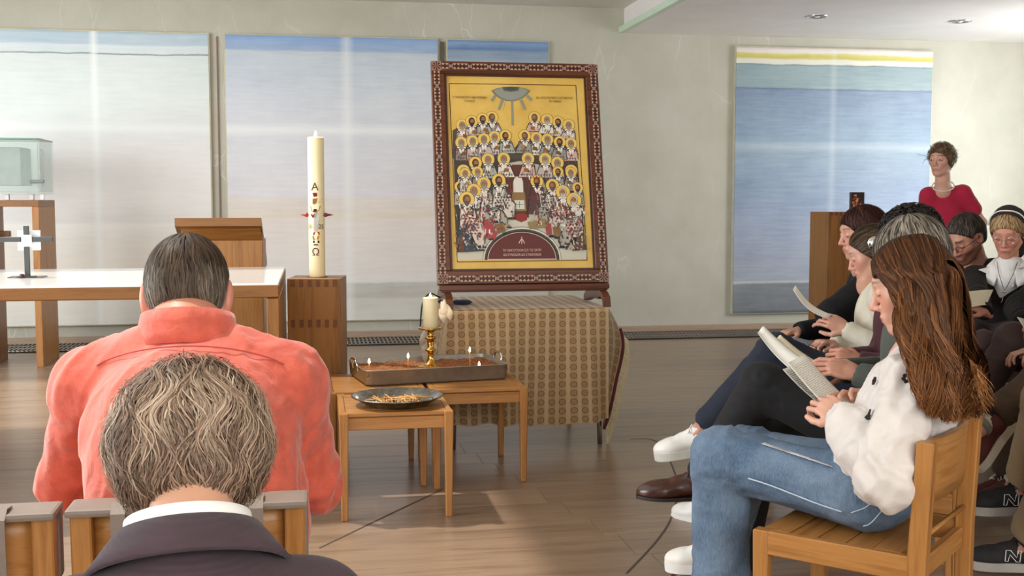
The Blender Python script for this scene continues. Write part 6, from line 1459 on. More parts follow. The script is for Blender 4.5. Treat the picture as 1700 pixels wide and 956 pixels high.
J = human(dict(id='A', label='woman with long wavy auburn hair, white blouse with black flowers and jeans, reading', s=.90, hs=1.07, az=azA, hip=hipA, head=headA, yaw=12, pitch=20, shw=.155, drop=.07, slump=.015, nb=PD(1535, 578, 2.86), shL=PD(1512, 625, 2.73), bw=.95, bd=.95,
    handL=wL, elbL=PD(1470, 795, 2.68), fixL=1, handR=wR, elbR=PD(1520, 780, 3.05), tone='#d9a68e', lips='#b5655c', brow='#5a4030',
    hdL=dict(d=PD(1362, 664, 2.92) - wL, n=unit(-fw + np.array([0, 0, .25])), side=1, curls=[.75, .75, .8, .85], thumb=.35), hdR=dict(d=PD(1395, 645, 3.02) - wR, n=unit(rt * .2 + up * .5 - fw * -.6), side=-1, curls=[.12, .5, .65, .75], thumb=.5, spread=.15),
    kneeL=PD(1218, 752, 3.02), footL=PD(1196, 985, 3.10), kneeR=PD(1275, 790, 3.18), footR=PD(1192, 908, 3.42),
    top=dict(m=m_bl, sr=1.0, fold=.034, sc=21, along=(.2, -.4, 1), hem=-.0, extra=[blouse_extra], name='white_blouse', h=.0062, cuff=1.35, nr=1.05), bottom=dict(m=m_jean, wide=1.6, th=1.02, fold=.015, name='jeans', h=.0066),
    shoeL=dict(dir=unit(Fa - np.array([0, 0, .25])), m=plain('white_leather', '#e8e4da', .45), sole=M['white']), shoeR=dict(dir=unit(-rt * .8 + fw * .45 + np.array([0, 0, -.05])), up=(0, 0, 1), m=plain('white_leather', '#e8e4da', .45), sole=M['white'])))
strip_collar(J, m_bl, 'blouse_collar', h=.030, r=.058, rb=.070, flare=1.35, fall=-.012, open_=.35, z0=-.002, seg=30, tilt=.3)
S_ = J['top']
for (u, v, r_) in [(1507, 629, .0125), (1463, 636, .011), (1455, 691, .012), (1443, 703, .010)]:
    p, N = hit(S_, u, v, 2.3, 3.4); Rn = frame(N, (0, 0, 1)); bm = bmesh.new(); p = p + N * .017
    for k in range(6):
        a_ = k * PI / 3 + .2; cpt = p + (Rn[:, 1] * math.cos(a_) + Rn[:, 2] * math.sin(a_)) * r_ * .62
        ps = [cpt + (Rn[:, 1] * math.cos(b_) + Rn[:, 2] * math.sin(b_)) * r_ * .40 for b_ in np.linspace(0, 2 * PI, 9)[:-1]]
        f0 = [bm.verts.new(x - J['org']) for x in ps]; f1 = [bm.verts.new(x + N * .0025 - J['org']) for x in ps]; bm.faces.new(f1)
        for i in range(8): bm.faces.new((f0[i], f0[(i + 1) % 8], f1[(i + 1) % 8], f1[i]))
    link('black_flower', bm_me(bm, 'flower'), cloth('black_felt', '#15151a'), J['t'])
# jeans seam and pocket
def seam(Sd, pts, d0, d1, m, nm, par, rr=.0022, lift=.003):
    out = []
    pp = smoothpts([np.array((u, v, 0.)) for u, v in pts], 6)
    for q in pp: p, N = hit(Sd, q[0], q[1], d0, d1); out.append(p + N * (lift + .006) - par['org'])
    link(nm, tube(out, rr, 5), m, par['t'])
m_seam = cloth('pale_denim_seam', '#b3c4d4'); m_seam2 = cloth('dark_denim_seam', '#3a4e68')
seam(J['bot'], [(1245, 792), (1280, 803), (1320, 818), (1360, 833), (1400, 846)], 2.3, 3.6, m_seam, 'outer_seam', J); 
seam(J['bot'], [(1415, 848), (1440, 838), (1456, 820)], 2.3, 3.2, m_seam, 'pocket_seam', J, .0015); seam(J['bot'], [(1434, 868), (1447, 862), (1476, 828)], 2.3, 3.2, m_seam, 'pocket_seam', J, .0015)
# bracelet
el, wr = J['arm'][1]; dd = unit(wr - el); Rb = frame(dd, (0, 0, 1))
link('bracelet', tube([wr + dd * .004 + (Rb[:, 1] * math.cos(a) + Rb[:, 2] * math.sin(a)) * .0265 - J['org'] for a in np.linspace(0, 2 * PI, 20, endpoint=False)], .0017, 5, closed=True), M['black'], J['t'])
# long hair
def zs(x, y): return .036 + .0905 * np.sqrt(np.clip(1 - ((x + .018) / .106) ** 2 - (y / .088) ** 2, .02, 1)) + .002
c, R, s = J['head'], J['Rh'], J['hs']; H = Sdf(); hair_shell(H, c, R, s, .005, back=.004, front=.070)
path = [(1548, 500, 2.88, .070), (1562, 560, 2.85, .068), (1578, 615, 2.82, .058), (1588, 650, 2.80, .035)]
pv = [PD(u, v, d) for u, v, d, r in path]
for i in range(3): H.cone(pv[i], pv[i + 1], path[i][3], path[i + 1][3], .04, flat=(fw, .72))
H.cone(c + R @ np.array([.075, -.12, -.065]) * s, c + R @ np.array([.075, .12, -.065]) * s, .075 * s, .075 * s, .015, sub=True)
H.cut(PD(1500, 690, 2.85), -up * 1.0)
V, Q = H.build(.006); J['put']('hair', (V, Q), M['hair'], np.tile(np.array(lin('#1c110a')), (len(V), 1)))
n = 2600; g_ = np.random.default_rng(5); q = g_.random(n); k = 34; e_ = g_.normal(size=n)
L_ = lambda x, y, z: c + (R @ (np.stack([x, y, z], 0) * s)).T
ctrl = [L_(.072 - .172 * q, .006 + 0 * q, zs(.072 - .172 * q, .006)), L_(.074 - .178 * q, .045 + 0 * q, zs(.074 - .178 * q, .045)), L_(.062 - .165 * q, .084 + .0 * q, .060 - .03 * q), L_(.040 - .15 * q, .101 - .02 * q, .0 - .01 * q)]
def pdl(ua, ub, va, vb, da, db): qq = q; return np.array([PD(ua + (ub - ua) * x, va + (vb - va) * x + jv, da + (db - da) * x) for x, jv in zip(qq, g_.normal(size=n) * 5)])
ctrl += [pdl(1494, 1612, 548, 560, 2.70, 2.79), pdl(1514, 1632, 612, 628, 2.64, 2.72)]
qe = .15 + .8 * q; end = np.array([PD(1535 + 98 * x, 676 + 26 * math.sin(PI * x) - 12 * min(abs(ee), 1.6), 2.62 + .06 * x) for x, ee in zip(q, e_)]); ctrl.append(end)
def catmull(ctrl, k):
    C_ = np.array(ctrl); m = len(C_) - 1; out = []
    for t_ in np.linspace(0, m - 1e-6, k):
        i = int(t_); f_ = t_ - i; p0, p1, p2, p3 = C_[max(i - 1, 0)], C_[i], C_[i + 1], C_[min(i + 2, m)]
        out.append(.5 * ((2 * p1) + (-p0 + p2) * f_ + (2 * p0 - 5 * p1 + 4 * p2 - p3) * f_ ** 2 + (-p0 + 3 * p1 - 3 * p2 + p3) * f_ ** 3))
    return np.array(out).transpose(1, 0, 2)
def wavy(P, amp, fr, start=.25, grp=26, q=None):
    n, k, _ = P.shape; t_ = np.linspace(0, 1, k)[None]; a_ = amp * np.clip((t_ - start) / (1 - start), 0, 1) ** .8; ph = (3.2 * np.sin(q * 8) + 7 * q)[:, None] + g_.normal(size=(n, 1)) * .28
    fr_ = fr * (1 + .1 * np.sin(ph * 3)); return P + rt * (a_ * np.sin(t_ * fr_ + ph))[..., None] - fw * (a_ * .7 * np.cos(t_ * fr_ * 1.05 + ph * 1.3))[..., None]
P = catmull(ctrl, k); lay = (g_.random(n) ** 1.5 * .022)[:, None, None]; P = P + fw * lay * 1.0 - fw * .004; P = wavy(P, .019, 24, .2, 26, q) + (g_.normal(size=(n, 1, 3)) * .0025) * np.linspace(.2, 1, k)[None, :, None]
tcol = np.linspace(0, 1, k); base_ = pal(['#2c1a0f', '#3c2416', '#22140b', '#52321c', '#643d22'], n, .15); tips = pal(['#6e4324', '#8f5c34', '#54321a', '#a87040'], n, .12)
C_ = base_[:, None] * (1 - (tcol ** 1.8)[None, :, None] * .85) + tips[:, None] * (tcol ** 1.8)[None, :, None] * .85
def strands_c(name, P, C_, wd, J, centre):
    o = strands(name, P - J['org'], C_[:, 0], wd, J['t'], M['hair'], centre); a = o.data.attributes['Col']; cc_ = np.ones((len(P) * P.shape[1] * 2, 4), np.float32); cc_[:, :3] = np.repeat(C_.reshape(-1, 3), 2, axis=0); a.data.foreach_set('color', cc_.ravel()); return o
strands_c('long_strands', P, C_, .0036, J, c + fw * .1 - J['org'])
# far side and back of the hair
n = 900; q = g_.random(n); ctrl = [L_(.07 - .16 * q, .004 + 0 * q, zs(.07 - .16 * q, 0)), L_(.06 - .155 * q, -.05 + 0 * q, zs(.06 - .155 * q, .05)), L_(.03 - .135 * q, -.095 + .03 * q, .04 - .02 * q), L_(.0 - .11 * q, -.098 + .03 * q, -.03 + 0 * q),
    np.array([PD(1540 + 75 * x, 560, 2.98 - .06 * x) for x in q]), np.array([PD(1555 + 75 * x, 625, 2.95 - .06 * x) for x in q]), np.array([PD(1560 + 65 * x, 668 + 15 * math.sin(x * 20), 2.90 - .05 * x) for x in q])]
P = wavy(catmull(ctrl, 26), .010, 24, .35, 20, q); C_ = np.repeat(pal(['#3a2214', '#5a3822', '#7a4c2e'], n, .15)[:, None], 26, 1); strands_c('long_strands', P, C_, .004, J, c - J['org'] - fw * .0)
n = 900; q = g_.random(n); yy = -.075 + .165 * q; ctrl = [L_(-.045 + 0 * q, yy * .55, zs(-.045, yy * .55)), L_(-.085 + 0 * q, yy * .9, zs(-.085, yy * .9)), L_(-.124 + .2 * yy ** 2 * 40 * .06, yy, .03 + 0 * q), L_(-.128 + .2 * yy ** 2 * 40 * .06, yy, -.03 + 0 * q),
    np.array([PD(1598 + 22 * x, 560, 2.95 - .20 * x) for x in q]), np.array([PD(1618 + 18 * x, 620, 2.92 - .20 * x) for x in q]), np.array([PD(1612 + 22 * x, 680 + 14 * g_.normal() * .5, 2.88 - .18 * x) for x in q])]
P = wavy(catmull(ctrl, 26), .012, 22, .3, 20, q); C_ = np.repeat(pal(['#2c1a0f', '#4a2d1a', '#643d22'], n, .15)[:, None], 26, 1); strands_c('long_strands', P, C_, .004, J, c - fw * .0 - J['org'])
# flyaways
n = 130; q = .55 + .45 * g_.random(n); ctrl = [np.array([PD(1590 + 40 * x * .8, 560 + 60 * x, 2.72) for x in q]), np.array([PD(1618 + 22 * (x - .5), 610 + 30 * y_, 2.68) for x, y_ in zip(q, g_.random(n))]), np.array([PD(1628 + 14 * g_.normal(), 655 + 22 * g_.normal(), 2.66) for x in q])]
P = wavy(catmull(ctrl, 14), .008, 12, .1, 9, q); C_ = np.repeat(pal(['#9a6438', '#c08a5a'], n)[:, None], 14, 1); strands_c('stray_strands', P, C_, .0012, J, c - J['org'])
# her papers
zA = 0
t = paper('white printed sheet held by the woman in the white blouse', [PD(1307, 602, 3.08), PD(1337, 588, 3.14), PD(1420, 674, 3.0), PD(1392, 694, 2.90)], M['print'], .006, group=None)
t2 = paper('second sheet of paper folded behind the printed sheet in her hands', [PD(1299, 613, 3.12), PD(1322, 603, 3.17), PD(1385, 668, 3.06), PD(1362, 672, 3.00)], paper_mat('shaded_print', '#dcdcd4', '#3a3c3c', 24, .95), .004)
lp = []
for u_, v_ in ((1262, 742), (1300, 746), (1398, 768), (1380, 781)): p_, N_ = hit(J['bot'], u_, v_, 2.3, 3.6); lp.append(p_ - fw * .012 + np.array([0, 0, .010]))
lp[1] = lp[0] + (lp[1] - lp[0]) * 1.0 + fw * .10 * np.array([1, 1, 0]); lp[2] = lp[3] + fw * .14 * np.array([1, 1, 0]) + rt * .01
t3 = paper('picture leaflet lying on the thigh of the woman in jeans', lp, plain('leaflet_picture', '#cfc7c0', .3, 0, .6, 9), .0)

# ---------- the grey-haired man next to her
m_vest = cloth('dark_green_grey_wool', '#4a4f48', .12, 600, .9, .3); m_blk = cloth('black_trousers', '#0d0d10', .2, 700, .85, .25); m_brs = plain('brown_shoe_leather', '#43241a', .22, 0, .2, 20)
azB = 152; Fb, Lb = FL(azB), FL(azB + 90); hipB = HP(1500, 3.40); headB = PD(1512, 432, 3.44)
J = human(dict(id='B', hh=.0042, label='grey-haired man in dark vest and black trousers, brown shoe, beside the long-haired woman', s=1.0, hs=1.03, az=azB, hip=hipB, head=headB, pitch=34, female=False, bw=1.05, tone='#c58f78', slump=.06, drop=.06,
    handL=PD(1425, 622, 3.42), elbL=PD(1500, 640, 3.35), handR=PD(1398, 615, 3.62), elbR=PD(1500, 640, 3.8),
    hdL=dict(d=PD(1352, 600, 3.46) - PD(1425, 622, 3.42), n=unit(-fw * .6 + np.array([0, 0, .8])), side=-1, curl=.45, h=.0034), hdR=dict(h=.004, curl=.6),
    kneeL=PD(1248, 662, 3.56), footL=PD(1164, 792, 3.76), kneeR=PD(1300, 690, 3.7), footR=np.array([1.33, 3.42, .075]),
    top=dict(m=m_vest, fold=.008, sc=12, hem=-.02, name='vest', h=.008, nr=1.1), bottom=dict(m=m_blk, wide=1.12, fold=.009, h=.0075),
    shoeL=dict(dir=unit(-rt * .96 + fw * .20 + np.array([0, 0, -.02])), up=unit(np.array([0, 0, 1]) - rt * .20), m=m_brs, sole=plain('dark_sole', '#241a16', .5), kind='dress', sock=cloth('navy_sock', '#2c3448'), lace=m_brs),
    shoeR=dict(dir=Fb, m=m_brs, sole=M['black'], kind='dress')))
strip_collar(J, cloth('pale_shirt', '#dcd8d0'), 'shirt_collar', h=.03, r=.066, rb=.07, fall=.0, open_=.4)
def short_hair(J, cols, base, n=1500, grow=.008, wave=.03, lift=.004, wd=.003, nape=-.055, seed=1, h=.0048, wh=(-.4, 0, .9), bald=None, len_=.8, front=.072, ear=True):
    global c, R, s
    c, R, s = J['head'], J['Rh'], J['hs']; H = Sdf(); hair_shell(H, c, R, s, grow, front=front)
    if ear: earcut(H, nape)
    V, Q = H.build(h); J['put']('hair', (V, Q), M['hair'], np.tile(np.array(lin(base)), (len(V), 1)))
    P, cc = cap_strands(H, c, R, s, n, 8, wh, amax=2.3, wave=wave, lift=lift, seed=seed, keep=lambda q: (q[:, -1, 2] > nape - .02) & (q[:, -1, 0] < .09) & (~((np.abs(q[:, -1, 1]) > .06) & (q[:, -1, 2] < .03) & (q[:, -1, 0] > -.03)) if ear else True), len_=len_)
    strands('hair_strands', P - J['org'], pal(cols, len(P), .12), wd, J['t'], M['hair'], cc - J['org']); return H
short_hair(J, ['#564e44', '#7b7367', '#958c7e', '#423a30', '#a49c8e'], '#5a5247', 1900, .010, seed=21)
paper('long folded white sheet slanting up from the lap of the grey-haired man', [PD(1257, 552, 3.85), PD(1268, 541, 3.9), PD(1350, 606, 3.62), PD(1318, 618, 3.6)], M['blank'], .01)
paper('white sheet standing behind the folded one, in the grey-haired man\'s hand', [PD(1289, 561, 3.9), PD(1296, 556, 3.94), PD(1362, 604, 3.66), PD(1335, 606, 3.64)], M['print2'], .006)

# ---------- the person with black curly hair in a maroon sweater
m_mar = cloth('maroon_sweater', '#461a24', .2, 500, .9, .35); m_navy = cloth('navy_trousers_second', '#182030', .2, 600, .85, .25); m_wsn = plain('white_sneaker_leather', '#e9e6e0', .4)
azC = 157; Fc = FL(azC); hipC = HP(1478, 4.10); headC = PD(1508, 402, 4.10)
dt = unit(-rt * .93 + fw * .25 + np.array([0, 0, -.16]))
J = human(dict(id='C', hh=.0042, label='person with short black curly hair, maroon sweater, navy trousers and white sneakers', s=1.0, hs=1.02, az=azC, hip=hipC, head=headC, pitch=22, female=False, bw=1.06, tone='#c98f78', slump=.05, brow='#1a1412',
    handL=PD(1432, 605, 3.98), elbL=PD(1478, 640, 3.95), handR=PD(1420, 598, 4.08), elbR=PD(1480, 610, 4.35),
    hdL=dict(d=PD(1388, 588, 4.0) - PD(1432, 605, 3.98), n=unit(-fw * .7 + np.array([0, 0, .7])), side=-1, curl=.85, h=.0036), hdR=dict(h=.004, d=PD(1385, 590, 4.06) - PD(1420, 598, 4.08), curl=.8),
    kneeL=PD(1232, 598, 4.16), footL=PD(1164, 716, 4.30), kneeR=PD(1275, 640, 4.2), footR=PZ(1176, 838, .075),
    top=dict(m=m_mar, fold=.009, sc=11, hem=-.04, name='sweater', h=.0085, sr=1.15), bottom=dict(m=m_navy, wide=1.15, fold=.008, h=.008, len=.86),
    shoeL=dict(dir=dt, up=unit(np.array([0, 0, 1]) - rt * .25), m=m_wsn, sole=plain('grey_white_sole', '#cfcdc6', .5), sock=M['skin'] if False else plain('bare_ankle', '#b98068', .5), sl=.09), shoeR=dict(dir=unit(-rt * .5 + fw * .7), m=m_wsn, sole=M['white'])))
H = short_hair(J, ['#1b1310', '#120c0a', '#2c1f1a'], '#120d0b', 200, .012, seed=22, ear=False, nape=-.05)
c, R, s = J['head'], J['Rh'], J['hs']; g_ = np.random.default_rng(9); bm = bmesh.new()
for k in range(330):      # tight curls
    th = math.acos(1 - g_.random() * 1.25); ph = g_.random() * 2 * PI; D = R @ np.array([math.cos(ph) * math.sin(th), math.sin(ph) * math.sin(th), math.cos(th)]); cc = c + R @ np.array([-.02, 0, .03]) * s
    lo, hi = .03, .16
    for _ in range(9):
        m_ = (lo + hi) / 2; lo, hi = (m_, hi) if H.sample((cc + D * m_)[None])[0] < 0 else (lo, m_)
    if lo < .05: continue
    p = cc + D * (lo + .002); T = frame(D, g_.normal(size=3)); r_ = .006 + .004 * g_.random()
    tube([p + (T[:, 1] * math.cos(a) + T[:, 2] * math.sin(a)) * r_ + D * .0025 * a / 3 - J['org'] for a in np.linspace(0, 5.2, 8)], .0026, 4, bm)
link('curls', bm_me(bm, 'curls', True), plain('black_curls', '#1a1210', .5), J['t'], kind='stuff')

# ---------- the woman with the shiny hair clip
m_crm = cloth('cream_jacket', '#d6d0bd', .08, 500, .85, .3); azD = 158; Fd = FL(azD); hipD = HP(1452, 4.66); headD = PD(1447, 421, 4.62)
wD = PD(1408, 548, 4.55)
J = human(dict(id='D', hh=.0042, label='woman with brown hair held by a round silver clip, cream jacket, holding up a sheet', s=.92, hs=1.0, az=azD, hip=hipD, head=headD, pitch=24, tone='#d3a08a', slump=.05, yaw=-4, shw=.155,
    handL=wD, elbL=PD(1468, 585, 4.45), handR=PD(1384, 572, 4.7), elbR=PD(1480, 590, 4.85),
    hdL=dict(d=PD(1370, 527, 4.58) - wD, n=unit(-fw * .9 + np.array([0, 0, .4])), side=1, curls=[.5, .7, .8, .8], h=.0036), hdR=dict(h=.004, curl=.9),
    kneeL=PD(1285, 582, 4.72), footL=HP(1262, 4.80, .075), kneeR=PD(1290, 575, 4.9), footR=HP(1270, 5.0, .075),
    top=dict(m=m_crm, fold=.009, sc=12, hem=-.05, name='jacket', h=.0085, nr=1.1), bottom=dict(m=denim('pale_denim', '#6d8193', '#a7b6c0'), fold=.006, h=.009), shoeL=dict(dir=Fd, m=m_wsn, sole=M['white']), shoeR=dict(dir=Fd, m=m_wsn, sole=M['white'])))
short_hair(J, ['#4a3a2a', '#5c4a38', '#35291d', '#6b5846'], '#43341f', 1500, .008, seed=23, wh=(-.95, 0, .1), ear=False, nape=-.05, len_=1.2, front=.056)
c, R, s = J['head'], J['Rh'], J['hs']
bun = Sdf(); bun.ell(c + R @ np.array([-.12, .01, .0]) * s, np.array([.03, .034, .036]) * s, R); J['put']('hair_knot', bun.build(.005), M['hair'], None); J['t'].children[-1].data.attributes.new('Col', 'FLOAT_COLOR', 'POINT').data.foreach_set('color', np.tile(np.array([*lin('#43341f'), 1], np.float32), len(J['t'].children[-1].data.vertices)))
pc = c + R @ np.array([-.030, .086, .040]) * s - J['org']; Rc = Matrix([[*R[i, [0]], *R[i, [2]], *R[i, [1]], pc[i]] for i in range(3)] + [[0, 0, 0, 1]])
o = link('silver_hair_clip', lathe([(.028, 0), (.030, .004), (.026, .008), (.018, .006), (.014, .010), (.0, .011)], 20), M['chrome'], J['t']); o.matrix_local = Rc
paper('thin white sheet held up by the woman with the silver hair clip', [PD(1317, 480, 4.75), PD(1320, 474, 4.85), PD(1382, 524, 4.62), PD(1372, 528, 4.5)], M['blank'], .02)
paper('dark photo leaflet lying on the lap of the woman in the cream jacket', [PD(1310, 563, 4.72), PD(1322, 560, 4.9), PD(1374, 573, 4.78), PD(1368, 580, 4.6)], plain('photo_print', '#5a5868', .3, 0, .5, 14), 0)

# ---------- the dark-haired woman in black, furthest of the front row
m_bsw = cloth('black_sweater', '#0c0c10', .2, 500, .9, .3); azE = 162; Fe = FL(azE); hipE = HP(1440, 5.2); headE = PD(1430, 387, 5.12)
J = human(dict(id='E', hh=.0042, label='dark-haired woman in a black sweater, last of the front row before the oak pedestal', s=.95, hs=1.02, az=azE, hip=hipE, head=headE, pitch=12, yaw=14, tone='#cf9c86', eyes=False, slump=.04, shw=.15,
    handL=PD(1440, 560, 5.1), elbL=PD(1392, 498, 5.0), handR=hipE + Fe * .3 + np.array([0, 0, .13]), hdL=dict(h=.005), hdR=dict(h=.005),
    footL=hipE + Fe * .48 + np.array([-.05, -.1, -.445]), footR=hipE + Fe * .48 + np.array([0, .1, -.445]),
    top=dict(m=m_bsw, fold=.008, sc=12, hem=-.05, name='sweater', h=.009, sr=1.15), bottom=dict(m=m_navy, fold=.006, h=.009), shoeL=dict(dir=Fe, m=plain('black_shoe', '#1a1a1a', .4), sole=M['black']), shoeR=dict(dir=Fe, m=plain('black_shoe', '#1a1a1a', .4), sole=M['black'])))
H = short_hair(J, ['#2c1712', '#3e221a', '#1d100c', '#57332a'], '#2a1611', 1500, .012, seed=24, ear=False, nape=-.06, len_=1.3, wh=(.1, 0, 1))
c, R, s = J['head'], J['Rh'], J['hs']; T_ = Sdf()
for y in (-1, 1): T_.cone(c + R @ np.array([-.02, y * .075, .03]) * s, c + R @ np.array([-.012, y * .068, -.075]) * s, .026 * s, .018 * s, .03)
T_.cone(c + R @ np.array([-.08, 0, 0]) * s, c + R @ np.array([-.075, 0, -.11]) * s, .06 * s, .045 * s, .03); V, Q = T_.build(.006); J['put']('side_hair', (V, Q), M['hair'], np.tile(np.array(lin('#3a2018')), (len(V), 1)))

# ---------- the standing woman in crimson
m_cri = cloth('crimson_knit', '#b3123c', .08, 500, .85, .35, c2='#a00f34'); azS = -122; Fs = FL(azS); Ls = FL(azS + 90)
headS = PD(1562, 266, 8.02); hipS = np.array([headS[0] + .02, headS[1] + .04, .83 * .98])
J = human(dict(id='S', label='standing woman in a crimson short-sleeved top with pearl necklace and blue skirt', s=.98, hs=.98, az=azS, hip=hipS, head=headS, yaw=-22, pitch=4, tone='#d7a792', slump=.0, stand=True, eyes=True, nb=PD(1566, 309, 8.03), shL=PD(1599, 320, 7.98), shR=PD(1541, 324, 8.05), fixL=1, fixR=1, brow='#4d3a2c', shw=.155, drop=.05, hh=.0044,
    handL=PD(1600, 408, 7.85), elbL=PD(1630, 370, 8.0), handR=PD(1552, 430, 7.9), elbR=PD(1533, 380, 8.0), hdL=dict(h=.005), hdR=dict(h=.005),
    footL=np.array([hipS[0] + .1, hipS[1] - .05, .075]), footR=np.array([hipS[0] - .1, hipS[1], .075]),
    top=dict(m=m_cri, fold=.006, sc=12, hem=-.03, sleeve=.28, name='crimson_top', h=.008, fat=.95, nr=1.15), bottom=dict(m=cloth('blue_cotton', '#3a59a8', .1), fold=.004, h=.010, wide=1.5, th=1.1, name='blue_trousers'), shoeL=dict(dir=Fs, m=m_wsn, sole=M['white']), shoeR=dict(dir=Fs, m=m_wsn, sole=M['white'])))
short_hair(J, ['#6b5440', '#8a7052', '#57412f', '#9c8464'], '#5d4836', 900, .012, seed=25, ear=False, nape=-.03, wave=.15, lift=.010, h=.006, wh=(-.8, 0, .5), len_=.7)
c, R, s = J['head'], J['Rh'], J['hs']; g_ = np.random.default_rng(77); n = 170; a_ = g_.random(n) * 2 * PI; ctrl = []
D = np.stack([-.35 + .5 * g_.normal(size=n), np.cos(a_), np.abs(np.sin(a_)) * 1.1 + .05], 1); D /= np.linalg.norm(D, axis=1, keepdims=True); D = D @ R.T
b0 = c + D * .075; P = np.stack([b0, b0 + D * .025 + g_.normal(size=(n, 3)) * .008, b0 + D * .035 + g_.normal(size=(n, 3)) * .018, b0 + D * .03 + g_.normal(size=(n, 3)) * .015], 1)
strands('loose_curls', P - J['org'], pal(['#8a7252', '#a08868', '#6a5440'], n), .002, J['t'], M['hair'], c - J['org'])
nk = J['nb']; bm = bmesh.new(); Ru = frame(J['Fw'], (0, 0, 1))
for k in range(40):
    a = 2 * PI * k / 40; x = .078 * math.cos(a) + .014; p = nk + J['Fw'] * x + J['Lf'] * .072 * math.sin(a) + np.array([0, 0, .040 - .078 * (1 + math.cos(a)) / 2]); r = bmesh.ops.create_icosphere(bm, subdivisions=1, radius=.0062, matrix=Matrix.Translation(Vector(p - J['org'])))
link('pearl_necklace', bm_me(bm, 'pearls', True), plain('pearl', '#f2ece4', .2), J['t'])

# ---------- the man with glasses, looking down
m_bk2 = cloth('black_jacket_cloth', '#0d0d10', .25, 400, .85, .35); azF = -158; Ff = FL(azF); headF = PD(1603, 396, 6.32); hipF = HP(1622, 6.62)
J = human(dict(id='F', label='bearded man with glasses and black jacket, bending his head down, before the standing woman', s=.97, hs=1.13, shw=.14, nb=PD(1622, 430, 6.42), az=azF, hip=hipF, head=headF, yaw=-2, pitch=34, roll=0, female=False, tone='#c9927c', beard='#5a3322', brow='#2a1c16', slump=.05, bw=1.0, hh=.0044,
    handL=PD(1606, 560, 6.15), handR=PD(1585, 550, 6.25), elbR=PD(1560, 500, 6.5), hdL=dict(h=.005), hdR=dict(h=.005), footL=hipF + Ff * .45 + np.array([.1, -.1, -.445]), footR=hipF + Ff * .45 + np.array([-.1, .1, -.445]),
    top=dict(m=m_bk2, fold=.010, sc=12, hem=-.05, name='black_jacket', h=.009, sr=1.15), bottom=dict(m=m_bk2, fold=.006, h=.010), shoeL=dict(dir=Ff, m=plain('black_shoe', '#1a1a1a', .4), sole=M['black']), shoeR=dict(dir=Ff, m=plain('black_shoe', '#1a1a1a', .4), sole=M['black'])))
short_hair(J, ['#3a302a', '#4e443c', '#6a6058', '#2a211c'], '#352b25', 1300, .007, seed=26, front=.050); glasses(J, M['black'])

# ---------- the sister with the dark headscarf
m_cd = cloth('dark_brown_fleece', '#191312', .15, 500, .95, .35); azG = -128; Fg = FL(azG); Lg = FL(azG + 90); headG = PD(1673, 388, 6.0); hipG = np.array([headG[0] + .02, headG[1] + .14, .52])
wG = PD(1636, 526, 5.62)
J = human(dict(id='G', label='elderly sister in dark headscarf, thin glasses and white collar, reading a cream sheet', s=.95, hs=1.05, az=azG, hip=hipG, head=headG, nb=PD(1673, 443, 6.03), pitch=22, yaw=-6, tone='#d2937c', slump=.04, brow='#8a705a', shw=.165, hh=.0040,
    handR=wG, elbR=PD(1622, 500, 5.95), handL=PD(1700, 540, 5.6), elbL=PD(1735, 500, 5.9), hdR=dict(d=PD(1612, 514, 5.60) - wG, n=unit(-fw * .5 + np.array([0, 0, .9])), side=1, h=.004, curl=.55), hdL=dict(h=.005),
    footL=hipG + Fg * .42 + Lg * .12 + np.array([0, 0, -.445]), footR=hipG + Fg * .42 - Lg * .12 + np.array([0, 0, -.445]),
    top=dict(m=m_cd, fold=.007, sc=11, hem=-.05, name='dark_cardigan', h=.0085, vneck=.10, sr=1.12, nr=1.2), bottom=dict(m=cloth('brown_skirt', '#3a2a28', .12), fold=.008, h=.009, wide=1.9, th=1.2, name='long_skirt'), shoeL=dict(dir=Fg, m=plain('black_shoe', '#1a1a1a', .4), sole=M['black']), shoeR=dict(dir=Fg, m=plain('black_shoe', '#1a1a1a', .4), sole=M['black'])))
c, R, s = J['head'], J['Rh'], J['hs']; P_h = lambda x, y, z: c + R @ (np.array([x, y, z]) * s)
H = Sdf(); hair_shell(H, c, R, s, .010, front=.068); H.cone(P_h(.07, -.05, -.05), P_h(.07, .05, -.05), .078 * s, .078 * s, .01, sub=True); H.cut(P_h(0, 0, -.02), -R[:, 2]); V, Q = H.build(.005); J['put']('hair', (V, Q), M['hair'], np.tile(np.array(lin('#a3845c')), (len(V), 1)))
P, cc = cap_strands(H, c, R, s, 1500, 8, (.1, 0, 1), amax=1.9, wave=.05, lift=.003, seed=31, keep=lambda q: (q[:, -1, 0] < .1) & (q[:, -1, 2] > -.03), len_=1.0); strands('hair_strands', P - J['org'], pal(['#b8966a', '#8a6a48', '#d0b48a', '#6b5038'], len(P)), .003, J['t'], M['hair'], cc - J['org'])
K = Sdf(); K.ell(P_h(-.035, 0, .042), np.array([.102, .092, .098]) * s, R, .02); K.cone(P_h(-.07, 0, .0), P_h(-.09, 0, -.12), .085 * s, .07 * s, .03, flat=(R[:, 0], .6)); K.cut(P_h(.018, 0, .09), R @ np.array([1, 0, -.35])); V, Q = K.build(.006)
J['put']('headscarf', (V, Q), cloth('dark_brown_scarf', '#2c2422', .1), fold=lambda P_: folds(P_, .004, 3, 20))
link('headband', tube([P_h(.022 - .03 * abs(math.cos(a)), .094 * math.cos(a), .045 + .094 * math.sin(a)) - J['org'] for a in np.linspace(.0, PI, 16)], .0035, 6), M['blank'], J['t'])
glasses(J, M['chrome'])
m_wc = cloth('white_blouse_cotton', '#f1efec', .03)
wb = Sdf(); wb.ell(J['chest'] + J['Fw'] * .01, np.array([.114, .072, .165]) * J['s'], J['Rt'], .04); wb.cone(J['nb'] - np.array([0, 0, .05]), J['nb'] + np.array([0, 0, .0]), .085, .068, .03); V, Q = wb.build(.008)
